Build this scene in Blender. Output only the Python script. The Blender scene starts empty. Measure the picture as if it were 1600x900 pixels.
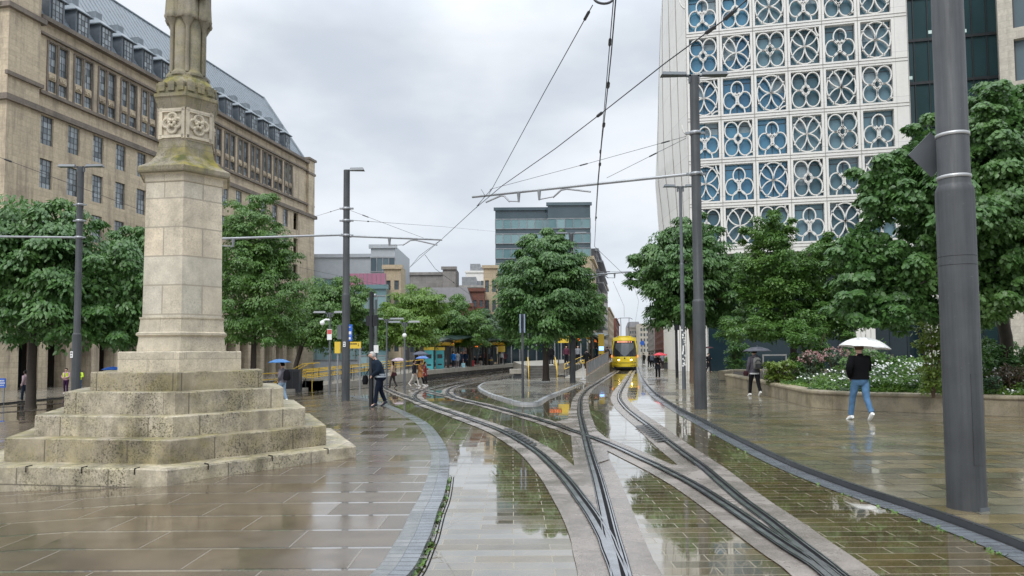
import bpy, bmesh, math, random
import numpy as np
from math import radians, sin, cos, pi, sqrt, atan2
from mathutils import Vector, Matrix

random.seed(7); np.random.seed(7)
scene = bpy.context.scene
C = scene.collection

# ------------------------------------------------------------------ camera
CAMH = 1.65; F = 1150.0; PX = 800.0; PY = 491.0
PITCH = radians(3.06); ROLL = radians(0.40)
fw = Vector((0, cos(PITCH), sin(PITCH))); up0 = Vector((0, -sin(PITCH), cos(PITCH))); rt0 = Vector((1, 0, 0))
rt = rt0*cos(ROLL) - up0*sin(ROLL); upv = up0*cos(ROLL) + rt0*sin(ROLL)
CAM = Vector((0, 0, CAMH))
cam_d = bpy.data.cameras.new('camera'); cam = bpy.data.objects.new('camera', cam_d); C.objects.link(cam)
cam.matrix_world = Matrix(((rt.x, upv.x, -fw.x, CAM.x), (rt.y, upv.y, -fw.y, CAM.y), (rt.z, upv.z, -fw.z, CAM.z), (0, 0, 0, 1)))
cam_d.sensor_width = 36.0; cam_d.lens = F*36.0/1600.0; cam_d.shift_y = (PY-450.0)/1600.0
cam_d.clip_start = 0.05; cam_d.clip_end = 3000
scene.camera = cam

# ------------------------------------------------------------------ world: overcast sky over a Nishita sky
SUN_EL, SUN_ROT = radians(48), radians(208)
w = bpy.data.worlds.new("World"); scene.world = w; w.use_nodes = True
nt = w.node_tree; nt.nodes.clear()
def N(nt, typ, **kw):
    n = nt.nodes.new(typ)
    for k, v in kw.items(): setattr(n, k, v)
    return n
L = lambda nt, a, b: nt.links.new(a, b)
def mathn(nt, op, a, b=None, clamp=False):
    n = N(nt, 'ShaderNodeMath', operation=op); n.use_clamp = clamp
    for i, v in enumerate((a, b)):
        if v is None: continue
        if isinstance(v, (int, float)): n.inputs[i].default_value = v
        else: L(nt, v, n.inputs[i])
    return n.outputs[0]
def mixc(nt, fac, a, b, blend='MIX'):
    n = N(nt, 'ShaderNodeMix', data_type='RGBA', blend_type=blend)
    for i, v in ((0, fac), (6, a), (7, b)):
        if isinstance(v, (int, float)): n.inputs[i].default_value = v
        elif isinstance(v, tuple): n.inputs[i].default_value = (v[0], v[1], v[2], 1)
        else: L(nt, v, n.inputs[i])
    return n.outputs[2]
def mrange(nt, v, a, b, c, d, smooth=False):
    n = N(nt, 'ShaderNodeMapRange'); n.clamp = True
    if smooth: n.interpolation_type = 'SMOOTHSTEP'
    L(nt, v, n.inputs[0])
    for i, x in enumerate((a, b, c, d)): n.inputs[i+1].default_value = x
    return n.outputs[0]
out = N(nt, 'ShaderNodeOutputWorld'); bgd = N(nt, 'ShaderNodeBackground')
sky = N(nt, 'ShaderNodeTexSky'); sky.sky_type = 'NISHITA'; sky.sun_disc = False
sky.sun_elevation = SUN_EL; sky.sun_rotation = SUN_ROT
tc = N(nt, 'ShaderNodeTexCoord'); sep = N(nt, 'ShaderNodeSeparateXYZ'); L(nt, tc.outputs['Generated'], sep.inputs[0])
mp = N(nt, 'ShaderNodeMapping'); mp.inputs['Scale'].default_value = (1.5, 1.5, 3.2); mp.inputs['Location'].default_value = (3.1, 0.4, 1.7)
L(nt, tc.outputs['Generated'], mp.inputs[0])
n1 = N(nt, 'ShaderNodeTexNoise'); n1.inputs['Scale'].default_value = 1.7; n1.inputs['Detail'].default_value = 5; n1.inputs['Roughness'].default_value = .5
L(nt, mp.outputs[0], n1.inputs['Vector'])
cl = mrange(nt, n1.outputs[0], .36, .66, 0, 1, True)
cloud = mixc(nt, cl, (6.2, 6.8, 7.6), (9.0, 9.4, 9.9))            # grey-blue undersides to white, x 0.1
zen = mrange(nt, sep.outputs[2], 0.40, 0.92, 1.0, 3.3)              # an overcast sky is brighter overhead
low = mrange(nt, sep.outputs[2], -.02, .22, 1.04, 1.0)
g = mathn(nt, 'MULTIPLY', zen, low)
vm = N(nt, 'ShaderNodeVectorMath', operation='SCALE'); L(nt, cloud, vm.inputs[0]); L(nt, g, vm.inputs['Scale'])
skymix = mixc(nt, .93, sky.outputs[0], vm.outputs[0])
L(nt, skymix, bgd.inputs[0]); bgd.inputs[1].default_value = 0.10
L(nt, bgd.outputs[0], out.inputs[0])

sun_d = bpy.data.lights.new('sun', 'SUN'); sun_d.energy = 1.4; sun_d.angle = radians(25); sun_d.color = (1, .97, .92)
sun = bpy.data.objects.new('sun', sun_d); C.objects.link(sun)
sdir = Vector((sin(SUN_ROT)*cos(SUN_EL), cos(SUN_ROT)*cos(SUN_EL), sin(SUN_EL)))
sun.rotation_euler = sdir.to_track_quat('Z', 'Y').to_euler()
sun.location = (0, 0, 60)
vs = scene.view_settings; vs.view_transform = 'Standard'; vs.look = 'None'; vs.gamma = 1; vs.use_curve_mapping = False; vs.exposure = 0.08

# ------------------------------------------------------------------ ground height and pixel -> place helpers
def sst(t): t = min(max(t, 0.0), 1.0); return t*t*(3-2*t)
def zg(x, y):
    """the square falls gently to the left and away from the camera"""
    sy = sst((y-24)/40); return -0.055*min(max(-4-x, 0), 16)*(1-.65*sy) - sy*(.22+.38*sst((9-x)/12))
GX = [-20+i for i in range(31)]; GY = [24+2*i for i in range(21)]
def ray(px, py): return fw + rt*((px-PX)/F) + upv*((PY-py)/F)
def G(px, py, dz=0.0, flat=None):
    """point where the sight line meets the ground (+dz), or the level plane z=flat"""
    d = ray(px, py); z = dz if flat is None else flat
    for _ in range(12):
        t = (z-CAMH)/d.z; p = CAM + d*t
        if flat is not None: break
        z = zg(p.x, p.y)+dz
    return p
def At(px, py, Y):
    d = ray(px, py); return CAM + d*(Y/d.y)

# ------------------------------------------------------------------ mesh builder
class MB:
    def __init__(s): s.v = []; s.f = []; s.m = []; s.sm = []; s.cur = 0; s.M = None
    def add(s, vs, fs, smooth=False):
        o = len(s.v)
        if s.M is not None: vs = [s.M @ Vector(v) for v in vs]
        s.v += [tuple(v) for v in vs]
        for f in fs: s.f.append(tuple(i+o for i in f)); s.m.append(s.cur); s.sm.append(smooth)
    def quad(s, a, b, c, d): s.add([a, b, c, d], [(0, 1, 2, 3)])
    def box(s, x0, x1, y0, y1, z0, z1):
        s.add([(x0,y0,z0),(x1,y0,z0),(x1,y1,z0),(x0,y1,z0),(x0,y0,z1),(x1,y0,z1),(x1,y1,z1),(x0,y1,z1)],
              [(0,3,2,1),(4,5,6,7),(0,1,5,4),(1,2,6,5),(2,3,7,6),(3,0,4,7)])
    def rbox(s, c, size, rz=0, rx=0, ry=0):
        m = Matrix.Translation(Vector(c)) @ Matrix.Rotation(rz, 4, 'Z') @ Matrix.Rotation(ry, 4, 'Y') @ Matrix.Rotation(rx, 4, 'X')
        o = s.M; s.M = m if o is None else o @ m
        a, b, c2 = size[0]/2, size[1]/2, size[2]/2; s.box(-a, a, -b, b, -c2, c2); s.M = o
    def prism(s, poly, z0, z1, top=None):
        n = len(poly); top = top or poly
        vs = [(p[0], p[1], z0) for p in poly] + [(p[0], p[1], z1) for p in top]
        fs = [tuple(range(n-1, -1, -1)), tuple(range(n, 2*n))] + [(i, (i+1) % n, n+(i+1) % n, n+i) for i in range(n)]
        s.add(vs, fs)
    def rings(s, rings, closed=True, cap=True, smooth=True):
        n = len(rings[0]); vs = [p for r in rings for p in r]; fs = []
        for k in range(len(rings)-1):
            for i in range(n if closed else n-1):
                j = (i+1) % n; fs.append((k*n+i, k*n+j, (k+1)*n+j, (k+1)*n+i))
        s.add(vs, fs, smooth)
        if cap and closed:
            s.add(rings[0], [tuple(range(n-1, -1, -1))]); s.add(rings[-1], [tuple(range(n))])
    def lathe(s, prof, c=(0, 0, 0), n=16, smooth=True, cap=True, a0=0):
        s.rings([[(c[0]+r*cos(a0+2*pi*i/n), c[1]+r*sin(a0+2*pi*i/n), c[2]+z) for i in range(n)] for r, z in prof], smooth=smooth, cap=cap)
    def ell(s, prof, n=14, smooth=True):
        """prof: (cx, cy, z, rx, ry)"""
        s.rings([[(c[0]+c[3]*cos(2*pi*i/n), c[1]+c[4]*sin(2*pi*i/n), c[2]) for i in range(n)] for c in prof], smooth=smooth)
    def tube(s, pts, r, n=8, cap=True, smooth=True, flat=1.0):
        pts = [Vector(p) for p in pts]; R = r if isinstance(r, (list, tuple)) else [r]*len(pts); rings = []
        ref = None
        for i, p in enumerate(pts):
            a = pts[max(i-1, 0)]; b = pts[min(i+1, len(pts)-1)]; t = (b-a)
            if t.length < 1e-9: t = Vector((0, 0, 1))
            t.normalize()
            if ref is None:
                ref = Vector((0, 0, 1)) if abs(t.z) < .9 else Vector((1, 0, 0))
            u = t.cross(ref).normalized(); v = u.cross(t).normalized(); ref = v
            rings.append([tuple(p+(u*cos(2*pi*k/n)+v*sin(2*pi*k/n)*flat)*R[i]) for k in range(n)])
        s.rings(rings, cap=cap, smooth=smooth)
    def sphere(s, c, r, n=12, m=8, sc=(1, 1, 1)):
        rings = []
        for k in range(m+1):
            a = -pi/2+pi*k/m; rr = max(cos(a), .02)
            rings.append([(c[0]+r*sc[0]*rr*cos(2*pi*i/n), c[1]+r*sc[1]*rr*sin(2*pi*i/n), c[2]+r*sc[2]*sin(a)) for i in range(n)])
        s.rings(rings)
    def facade(s, x0, x1, z0, z1, holes, rev=.25, y=0.0):
        """vertical wall in plane y facing -y with rectangular holes and reveals"""
        xs = sorted({round(q, 4) for q in [x0, x1]+[h[0] for h in holes]+[h[1] for h in holes]})
        zs = sorted({round(q, 4) for q in [z0, z1]+[h[2] for h in holes]+[h[3] for h in holes]})
        for j in range(len(zs)-1):
            run = None
            for i in range(len(xs)-1):
                mx, mz = (xs[i]+xs[i+1])/2, (zs[j]+zs[j+1])/2
                hole = any(h[0] < mx < h[1] and h[2] < mz < h[3] for h in holes)
                if not hole and run is None: run = xs[i]
                if run is not None and (hole or i == len(xs)-2):
                    e = xs[i] if hole else xs[i+1]
                    s.quad((run, y, zs[j]), (e, y, zs[j]), (e, y, zs[j+1]), (run, y, zs[j+1])); run = None
        for a, b, c, d in holes:
            r = y+rev
            s.quad((a, y, c), (a, y, d), (a, r, d), (a, r, c)); s.quad((b, y, d), (b, y, c), (b, r, c), (b, r, d))
            s.quad((a, y, d), (b, y, d), (b, r, d), (a, r, d)); s.quad((b, y, c), (a, y, c), (a, r, c), (b, r, c))
    def mesh(s, name, mats):
        me = bpy.data.meshes.new(name)
        me.from_pydata(s.v, [], s.f)
        for m in (mats if isinstance(mats, (list, tuple)) else [mats]): me.materials.append(m)
        if s.f:
            me.polygons.foreach_set('material_index', s.m); me.polygons.foreach_set('use_smooth', s.sm)
        box_uv(me); return me
    def obj(s, name, mats, parent=None, loc=None):
        o = bpy.data.objects.new(name, s.mesh(name, mats)); C.objects.link(o)
        if parent is not None: o.parent = parent
        if loc is not None: o.location = loc
        return o
def box_uv(me):
    uv = me.uv_layers.new(name='uv'); nl = len(me.loops)
    if nl == 0: return
    co = np.empty(len(me.vertices)*3, 'f'); me.vertices.foreach_get('co', co); co = co.reshape(-1, 3)
    vi = np.empty(nl, 'i'); me.loops.foreach_get('vertex_index', vi)
    npol = len(me.polygons); nr = np.empty(npol*3, 'f'); me.polygons.foreach_get('normal', nr); nr = nr.reshape(-1, 3)
    lt = np.empty(npol, 'i'); me.polygons.foreach_get('loop_total', lt)
    nn = np.repeat(nr, lt, axis=0); p = co[vi]
    t = np.stack([-nn[:, 1], nn[:, 0], np.zeros(nl)], 1); ln = np.linalg.norm(t, axis=1, keepdims=True)
    flat = (np.abs(nn[:, 2]) > .85) | (ln[:, 0] < 1e-4); t = t/np.maximum(ln, 1e-6)
    u = np.where(flat, p[:, 0], (p*t).sum(1)); v = np.where(flat, p[:, 1], p[:, 2])
    uv.data.foreach_set('uv', np.stack([u, v], 1).astype('f').ravel())

def tag(o, label=None, cat=None, group=None, kind=None):
    if label: o['label'] = label
    if cat: o['category'] = cat
    if group: o['group'] = group
    if kind: o['kind'] = kind
    return o
def thing(name, label, cat, loc=(0, 0, 0), rz=0, group=None):
    o = bpy.data.objects.new(name, None); C.objects.link(o); o.empty_display_size = .2
    o.location = loc; o.rotation_euler = (0, 0, rz); return tag(o, label, cat, group)
def copy_tree(o, parent=None):
    c = o.copy(); C.objects.link(c); c.parent = parent
    for ch in list(o.children): copy_tree(ch, c)
    return c
def inst(name, me, parent=None, loc=(0, 0, 0), rz=0):
    o = bpy.data.objects.new(name, me); C.objects.link(o); o.location = loc; o.rotation_euler = (0, 0, rz)
    if parent is not None: o.parent = parent
    return o

# ------------------------------------------------------------------ materials
MAT = {}
def newmat(name):
    m = bpy.data.materials.new(name); m.use_nodes = True; nt = m.node_tree; nt.nodes.clear()
    o = N(nt, 'ShaderNodeOutputMaterial'); b = N(nt, 'ShaderNodeBsdfPrincipled'); L(nt, b.outputs[0], o.inputs[0])
    MAT[name] = m; return m, nt, b, o
def noise(nt, vec, scale, detail=4, rough=.55):
    n = N(nt, 'ShaderNodeTexNoise'); n.inputs['Scale'].default_value = scale; n.inputs['Detail'].default_value = detail; n.inputs['Roughness'].default_value = rough
    if vec is not None: L(nt, vec, n.inputs['Vector'])
    return n.outputs[0]
def scl(nt, col, fac):
    v = N(nt, 'ShaderNodeVectorMath', operation='SCALE')
    if isinstance(col, tuple): v.inputs[0].default_value = col
    else: L(nt, col, v.inputs[0])
    if isinstance(fac, (int, float)): v.inputs['Scale'].default_value = fac
    else: L(nt, fac, v.inputs['Scale'])
    return v.outputs[0]
def bump(nt, b, h, strength=.3, dist=.02):
    n = N(nt, 'ShaderNodeBump'); n.inputs['Strength'].default_value = strength; n.inputs['Distance'].default_value = dist
    L(nt, h, n.inputs['Height']); L(nt, n.outputs[0], b.inputs['Normal']); return n
def mk(name, col, rough=.6, metal=0, var=.15, vs=2.0, bmp=0, bs=40, spec=None, emit=None, es=0):
    m, nt, b, o = newmat(name); tcn = N(nt, 'ShaderNodeTexCoord')
    n = noise(nt, tcn.outputs['Object'], vs)
    L(nt, scl(nt, tuple(col), mrange(nt, n, .3, .7, 1-var, 1+var)), b.inputs['Base Color'])
    L(nt, mrange(nt, n, .3, .7, rough*.85, min(1, rough*1.15)), b.inputs['Roughness'])
    b.inputs['Metallic'].default_value = metal
    if spec is not None: b.inputs['IOR'].default_value = spec
    if bmp: bump(nt, b, noise(nt, tcn.outputs['Object'], bs), bmp, .01)
    if emit: b.inputs['Emission Color'].default_value = (*emit, 1); b.inputs['Emission Strength'].default_value = es
    return m
def brick(nt, vec, bw, bh, mortar, off=.5, c1=(0, 0, 0), c2=(1, 1, 1), cm=(.5, .5, .5), smooth=.1, sq=1.0):
    n = N(nt, 'ShaderNodeTexBrick'); n.offset = off; n.squash = sq
    n.inputs['Color1'].default_value = (*c1, 1); n.inputs['Color2'].default_value = (*c2, 1); n.inputs['Mortar'].default_value = (*cm, 1)
    n.inputs['Scale'].default_value = 1; n.inputs['Mortar Size'].default_value = mortar; n.inputs['Mortar Smooth'].default_value = smooth
    n.inputs['Brick Width'].default_value = bw; n.inputs['Row Height'].default_value = bh; L(nt, vec, n.inputs['Vector']); return n
def uvv(nt, rot=0, scale=1, loc=(0, 0, 0)):
    t = N(nt, 'ShaderNodeUVMap'); m = N(nt, 'ShaderNodeMapping'); L(nt, t.outputs[0], m.inputs[0])
    m.inputs['Rotation'].default_value = (0, 0, rot); m.inputs['Scale'].default_value = (scale,)*3; m.inputs['Location'].default_value = loc
    return m.outputs[0]

def wetpave(name, cA, cB, cC, bw, bh, mortar, mcol, rough=(.05, .22), tilt=.012, ior=1.5, rot=0, pud=(.42, .6), bstr=.15, mrough=.3, coat=0.0, nscale=.35, strip=0):
    """wet stone paving: courses of slabs, each of its own tone and very slight tilt, with puddled film"""
    m, nt, b, o = newmat(name); v = uvv(nt, rot)
    br = brick(nt, v, bw, bh, mortar); f = N(nt, 'ShaderNodeSeparateColor'); L(nt, br.outputs['Color'], f.inputs[0]); f = f.outputs[0]
    ms = br.outputs['Fac']
    big = noise(nt, v, nscale, 3); fine = noise(nt, v, 75, 4, .8); mid = noise(nt, v, 3.5, 5, .6)
    col = mixc(nt, f, tuple(cA), tuple(cB))
    g2 = mathn(nt, 'FRACT', mathn(nt, 'MULTIPLY', f, 7.31))
    col = mixc(nt, mathn(nt, 'MULTIPLY', g2, .6), col, tuple(cC))
    col = scl(nt, col, mrange(nt, mid, .3, .7, .72, 1.25))
    col = scl(nt, col, mrange(nt, fine, .35, .65, .72, 1.28))
    col = mixc(nt, ms, col, tuple(mcol))
    if strip:
        sv = N(nt, 'ShaderNodeSeparateXYZ'); L(nt, v, sv.inputs[0])
        wob = mathn(nt, 'MULTIPLY', mathn(nt, 'SUBTRACT', noise(nt, v, .9, 2), .5), .0)
        fr_ = mathn(nt, 'FRACT', mathn(nt, 'DIVIDE', mathn(nt, 'ADD', sv.outputs[1], .02), strip))
        sm_ = mathn(nt, 'LESS_THAN', fr_, .075)
        edge_ = mathn(nt, 'LESS_THAN', mathn(nt, 'ABSOLUTE', mathn(nt, 'SUBTRACT', fr_, .088)), .014)
        col = mixc(nt, sm_, col, (.16, .14, .115)); col = mixc(nt, edge_, col, (.03, .026, .02))  # edge line paints the dark shading of the recess beside each strip
    L(nt, col, b.inputs['Base Color'])
    film = mrange(nt, mathn(nt, 'ADD', mathn(nt, 'MULTIPLY', big, .75), mathn(nt, 'MULTIPLY', g2, .22)), pud[0], pud[1], 0, 1, True)
    r = N(nt, 'ShaderNodeMix', data_type='FLOAT'); L(nt, film, r.inputs[0]); r.inputs[2].default_value = rough[1]; r.inputs[3].default_value = rough[0]
    r2 = N(nt, 'ShaderNodeMix', data_type='FLOAT'); L(nt, ms, r2.inputs[0]); L(nt, r.outputs[0], r2.inputs[2]); r2.inputs[3].default_value = mrough
    ro_ = r2.outputs[0]
    if strip:
        r3 = N(nt, 'ShaderNodeMix', data_type='FLOAT'); L(nt, sm_, r3.inputs[0]); L(nt, ro_, r3.inputs[2]); r3.inputs[3].default_value = .03; ro_ = r3.outputs[0]
    L(nt, ro_, b.inputs['Roughness'])
    b.inputs['IOR'].default_value = ior
    if coat or strip:
        cw_ = mathn(nt, 'MULTIPLY', mathn(nt, 'SUBTRACT', 1.0, ms), mathn(nt, 'MULTIPLY', mrange(nt, film, 0, 1, .35, 1), coat))
        if strip: cw_ = mathn(nt, 'MAXIMUM', cw_, mathn(nt, 'MULTIPLY', sm_, .9))
        L(nt, cw_, b.inputs['Coat Weight']); b.inputs['Coat Roughness'].default_value = .02; b.inputs['Coat IOR'].default_value = 2.1
    dry = mathn(nt, 'SUBTRACT', 1.0, film)
    h = mathn(nt, 'SUBTRACT', mathn(nt, 'MULTIPLY', fine, mathn(nt, 'MULTIPLY', dry, .35)), mathn(nt, 'MULTIPLY', ms, 1.0))
    h = mathn(nt, 'ADD', h, mathn(nt, 'MULTIPLY', mid, mathn(nt, 'MULTIPLY', dry, .3)))
    bn = bump(nt, b, h, bstr, .01)
    # slab tilt
    cx = N(nt, 'ShaderNodeCombineXYZ'); L(nt, mathn(nt, 'MULTIPLY', mathn(nt, 'SUBTRACT', f, .5), tilt), cx.inputs[0])
    L(nt, mathn(nt, 'MULTIPLY', mathn(nt, 'SUBTRACT', g2, .5), tilt), cx.inputs[1])
    ad = N(nt, 'ShaderNodeVectorMath', operation='ADD'); L(nt, bn.outputs[0], ad.inputs[0]); L(nt, cx.outputs[0], ad.inputs[1])
    nz = N(nt, 'ShaderNodeVectorMath', operation='NORMALIZE'); L(nt, ad.outputs[0], nz.inputs[0]); L(nt, nz.outputs[0], b.inputs['Normal'])
    return m

wetpave('tram_paving', (.13, .095, .042), (.07, .057, .029), (.15, .125, .08), .62, .185, .0045, (.24, .205, .14), rough=(.012, .09), tilt=.010, ior=2.3, pud=(.33, .50), mrough=.35, bstr=.10, coat=.8)
wetpave('left_paving', (.105, .074, .042), (.075, .055, .036), (.125, .096, .066), 1.25, .62, .006, (.18, .155, .12), rough=(.09, .22), tilt=.012, ior=2.45, pud=(.42, .62), mrough=.3, bstr=.2, strip=.62)
wetpave('right_paving', (.18, .135, .065), (.08, .070, .042), (.22, .215, .165), .82, .40, .010, (.035, .03, .022), rough=(.07, .20), tilt=.03, ior=2.0, pud=(.42, .62), bstr=.10, nscale=.5)
wetpave('far_paving', (.20, .18, .14), (.14, .125, .10), (.22, .20, .17), .8, .4, .01, (.07, .06, .05), rough=(.08, .25), ior=1.9, bstr=.05)
wetpave('sett_light', (.16, .165, .16), (.12, .13, .13), (.19, .19, .185), .115, .22, .008, (.10, .11, .11), rough=(.08, .2), ior=1.5, tilt=.03)
wetpave('sett_dark', (.15, .165, .18), (.12, .13, .145), (.17, .18, .19), .115, .22, .008, (.05, .05, .055), rough=(.08, .2), ior=1.5, tilt=.03)
# track concrete: pale pinkish exposed aggregate, damp
m, nt, b, o = newmat('track_concrete'); v = uvv(nt)
a1 = noise(nt, v, 90, 3, .7); a2 = noise(nt, v, 1.3, 5, .6); a3 = noise(nt, v, 14, 4, .7)
col = mixc(nt, mrange(nt, a1, .35, .65, 0, 1), (.13, .11, .095), (.36, .315, .28))
col = scl(nt, col, mrange(nt, a2, .3, .7, .66, 1.18)); col = scl(nt, col, mrange(nt, a3, .3, .7, .8, 1.12))
L(nt, col, b.inputs['Base Color']); L(nt, mrange(nt, a2, .35, .65, .10, .38), b.inputs['Roughness']); b.inputs['IOR'].default_value = 1.6
bump(nt, b, a1, .25, .006)
mk('rail_steel', (.42, .43, .45), .2, metal=.9, var=.25, vs=5)
mk('rail_groove', (.008, .008, .009), .75, var=.3, vs=20, spec=1.2)
mk('grating', (.03, .03, .032), .4, metal=.3)
mk('arcade_shade', (.035, .028, .022), .9)  # near-black colour stands in for the deep shade inside the arcade
mk('step_dark', (.10, .095, .085), .4, var=.3, vs=3)
mk('kerb_dark', (.05, .053, .058), .25, bmp=.2, bs=80)
mk('kerb_light', (.33, .34, .35), .25, var=.15, bmp=.1)
mk('weed', (.09, .17, .03), .6, var=.4, vs=8)
mk('soil', (.03, .022, .015), .9, var=.3, vs=6)

# stone block masonry in metres (UV)
def masonry(name, cA, cB, bw, bh, mortar, mcol, stain=(.05, .045, .04), sfac=.5, moss=0, bs=.3, rough=.75, pits=0, sq=1.0, off=.5, sscale=.5, grain=1.0):
    m, nt, b, o = newmat(name); v = uvv(nt); tcn = N(nt, 'ShaderNodeTexCoord'); ob = tcn.outputs['Object']
    br = brick(nt, v, bw, bh, mortar, off=off, sq=sq); sp = N(nt, 'ShaderNodeSeparateColor'); L(nt, br.outputs['Color'], sp.inputs[0])
    col = mixc(nt, sp.outputs[0], tuple(cA), tuple(cB))
    n1 = noise(nt, ob, sscale, 6, .6); n2 = noise(nt, ob, 5, 5, .65); n3 = noise(nt, ob, 45, 3, .7)
    mpn = N(nt, 'ShaderNodeMapping'); mpn.inputs['Scale'].default_value = (1.6, 1.6, .16); L(nt, ob, mpn.inputs[0]); st = noise(nt, mpn.outputs[0], 1.2, 5, .6)
    col = scl(nt, col, mrange(nt, n2, .3, .7, 1-.18*grain, 1+.14*grain)); col = scl(nt, col, mrange(nt, n3, .3, .7, 1-.12*grain, 1+.1*grain))
    s = mathn(nt, 'MULTIPLY', mrange(nt, mathn(nt, 'ADD', mathn(nt, 'MULTIPLY', n1, .5), mathn(nt, 'MULTIPLY', st, .5)), .48, .66, 0, 1), sfac)
    col = mixc(nt, s, col, tuple(stain))
    if pits:
        pz = noise(nt, ob, 38, 4, .75); pm = noise(nt, ob, 1.4, 4, .6)
        pf = mathn(nt, 'MULTIPLY', mrange(nt, pz, .50, .60, 0, 1), mrange(nt, pm, .42, .6, .08, 1))
        col = mixc(nt, mathn(nt, 'MULTIPLY', pf, pits), col, (.045, .04, .028))
    if moss:
        gm = N(nt, 'ShaderNodeNewGeometry'); sg = N(nt, 'ShaderNodeSeparateXYZ'); L(nt, gm.outputs['Normal'], sg.inputs[0])
        mo = noise(nt, ob, 2.6, 5, .7)
        mf = mathn(nt, 'MULTIPLY', mrange(nt, mo, .40, .58, 0, 1), mrange(nt, sg.outputs[2], -.2, .5, .25, 1)); mf = mathn(nt, 'MULTIPLY', mf, moss)
        col = mixc(nt, mf, col, mixc(nt, mrange(nt, n2, .4, .6, 0, 1), (.07, .075, .014), (.24, .20, .035)))
    col = mixc(nt, mathn(nt, 'MULTIPLY', br.outputs['Fac'], .7), col, tuple(mcol))
    L(nt, col, b.inputs['Base Color']); b.inputs['Roughness'].default_value = rough
    h = mathn(nt, 'SUBTRACT', mathn(nt, 'ADD', mathn(nt, 'MULTIPLY', n3, .5), mathn(nt, 'MULTIPLY', n2, .6)), br.outputs['Fac'])
    bump(nt, b, h, bs, .015); return m
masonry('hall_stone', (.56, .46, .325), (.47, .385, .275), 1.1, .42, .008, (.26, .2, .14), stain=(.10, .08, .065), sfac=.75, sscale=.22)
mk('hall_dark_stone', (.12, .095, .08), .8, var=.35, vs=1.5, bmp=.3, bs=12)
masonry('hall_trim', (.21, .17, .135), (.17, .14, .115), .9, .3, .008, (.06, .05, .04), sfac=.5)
masonry('monument_stone', (.62, .54, .41), (.52, .46, .355), .85, .40, .005, (.26, .23, .18), stain=(.12, .10, .075), sfac=.5, pits=.35, moss=.12, rough=.6, sscale=.9)
masonry('shaft_stone', (.68, .575, .43), (.55, .51, .42), .62, .46, .012, (.28, .245, .19), stain=(.19, .165, .125), sfac=.5, pits=.25, moss=.08, sq=1.4, rough=.65, sscale=.9)
masonry('step_stone', (.52, .455, .34), (.38, .33, .25), 1.35, 3.0, .010, (.08, .07, .05), stain=(.10, .085, .055), sfac=1.0, pits=1.0, moss=.45, rough=.42, sscale=1.6, grain=1.8)
masonry('step_stone_dark', (.40, .34, .24), (.33, .28, .20), 1.25, 3.0, .010, (.07, .06, .045), stain=(.075, .06, .035), sfac=1.0, pits=1.0, moss=.6, rough=.45, sscale=1.1)
masonry('moss_stone', (.30, .26, .19), (.25, .22, .16), .7, .5, .006, (.14, .12, .09), stain=(.09, .08, .05), sfac=.6, pits=.7, moss=1.0, rough=.8, sscale=.9)
masonry('statue_stone', (.30, .26, .195), (.26, .23, .175), 3, 3, .001, (.2, .18, .14), stain=(.10, .09, .07), sfac=.8, pits=.55, moss=.5, rough=.8, sscale=1.4)
masonry('white_stone', (.74, .72, .68), (.70, .69, .655), 6.2, 4.17, .015, (.33, .32, .3), stain=(.5, .48, .44), sfac=.3, bs=.02, off=0, grain=.25)
masonry('brick_red', (.19, .065, .042), (.13, .05, .038), .5, .2, .01, (.2, .16, .13), sfac=.4)
masonry('brick_dark', (.11, .075, .065), (.085, .06, .055), .5, .2, .01, (.12, .1, .09), sfac=.4)
masonry('beige_stone', (.50, .40, .27), (.44, .36, .25), 1.4, .7, .012, (.28, .23, .17), sfac=.25)
masonry('grey_stone', (.30, .28, .26), (.25, .235, .22), 1.2, .5, .01, (.16, .15, .14), sfac=.4)
masonry('cream_stone', (.50, .46, .38), (.43, .39, .33), 1.2, .5, .01, (.24, .22, .18), sfac=.4)
masonry('planter_stone', (.36, .30, .21), (.31, .26, .19), 1.1, .8, .008, (.12, .1, .07), stain=(.11, .09, .06), sfac=.9, pits=.4, moss=.3, rough=.5, sscale=1.4)
masonry('platform_stone', (.33, .30, .25), (.28, .26, .22), 1.0, 1.2, .012, (.12, .11, .09), stain=(.10, .09, .07), sfac=.5, rough=.5)
mk('concrete_grey', (.32, .31, .29), .55, var=.2, vs=1.2, bmp=.15)
mk('lead_roof', (.17, .20, .225), .45, var=.18, vs=1.0, bmp=.1)
mk('lead_dormer', (.13, .15, .17), .5, var=.2, vs=1.5)
mk('slate', (.12, .115, .12), .5, var=.2, vs=1.5)
m, nt, b, o = newmat('pole_paint'); t_ = N(nt, 'ShaderNodeTexCoord'); mq = N(nt, 'ShaderNodeMapping'); mq.inputs['Scale'].default_value = (9, 9, .35); L(nt, t_.outputs['Object'], mq.inputs[0])
st1 = noise(nt, mq.outputs[0], 2.2, 5, .65); st2 = noise(nt, t_.outputs['Object'], 2.0, 5, .6); st3 = noise(nt, t_.outputs['Object'], 30, 3, .7)
cc = mixc(nt, mrange(nt, st1, .38, .66, 0, 1), (.055, .058, .061), (.038, .041, .044)); cc = scl(nt, cc, mrange(nt, st2, .3, .7, .8, 1.25)); cc = mixc(nt, mrange(nt, st3, .66, .74, 0, .35), cc, (.16, .17, .17))
L(nt, cc, b.inputs['Base Color']); L(nt, mrange(nt, st1, .35, .65, .45, .62), b.inputs['Roughness']); bump(nt, b, st2, .08, .01)
mk('black_paint', (.012, .013, .016), .35, var=.2)
mk('lamp_grey', (.11, .12, .13), .4, metal=.2)
mk('silver_cladding', (.40, .43, .46), .45, var=.06)
mk('galv', (.30, .31, .32), .4, metal=.7, var=.2)
mk('steel_band', (.45, .45, .45), .45, metal=.7)
mk('blind', (.22, .29, .33), .7)
mk('wire', (.035, .036, .04), .5)
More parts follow.
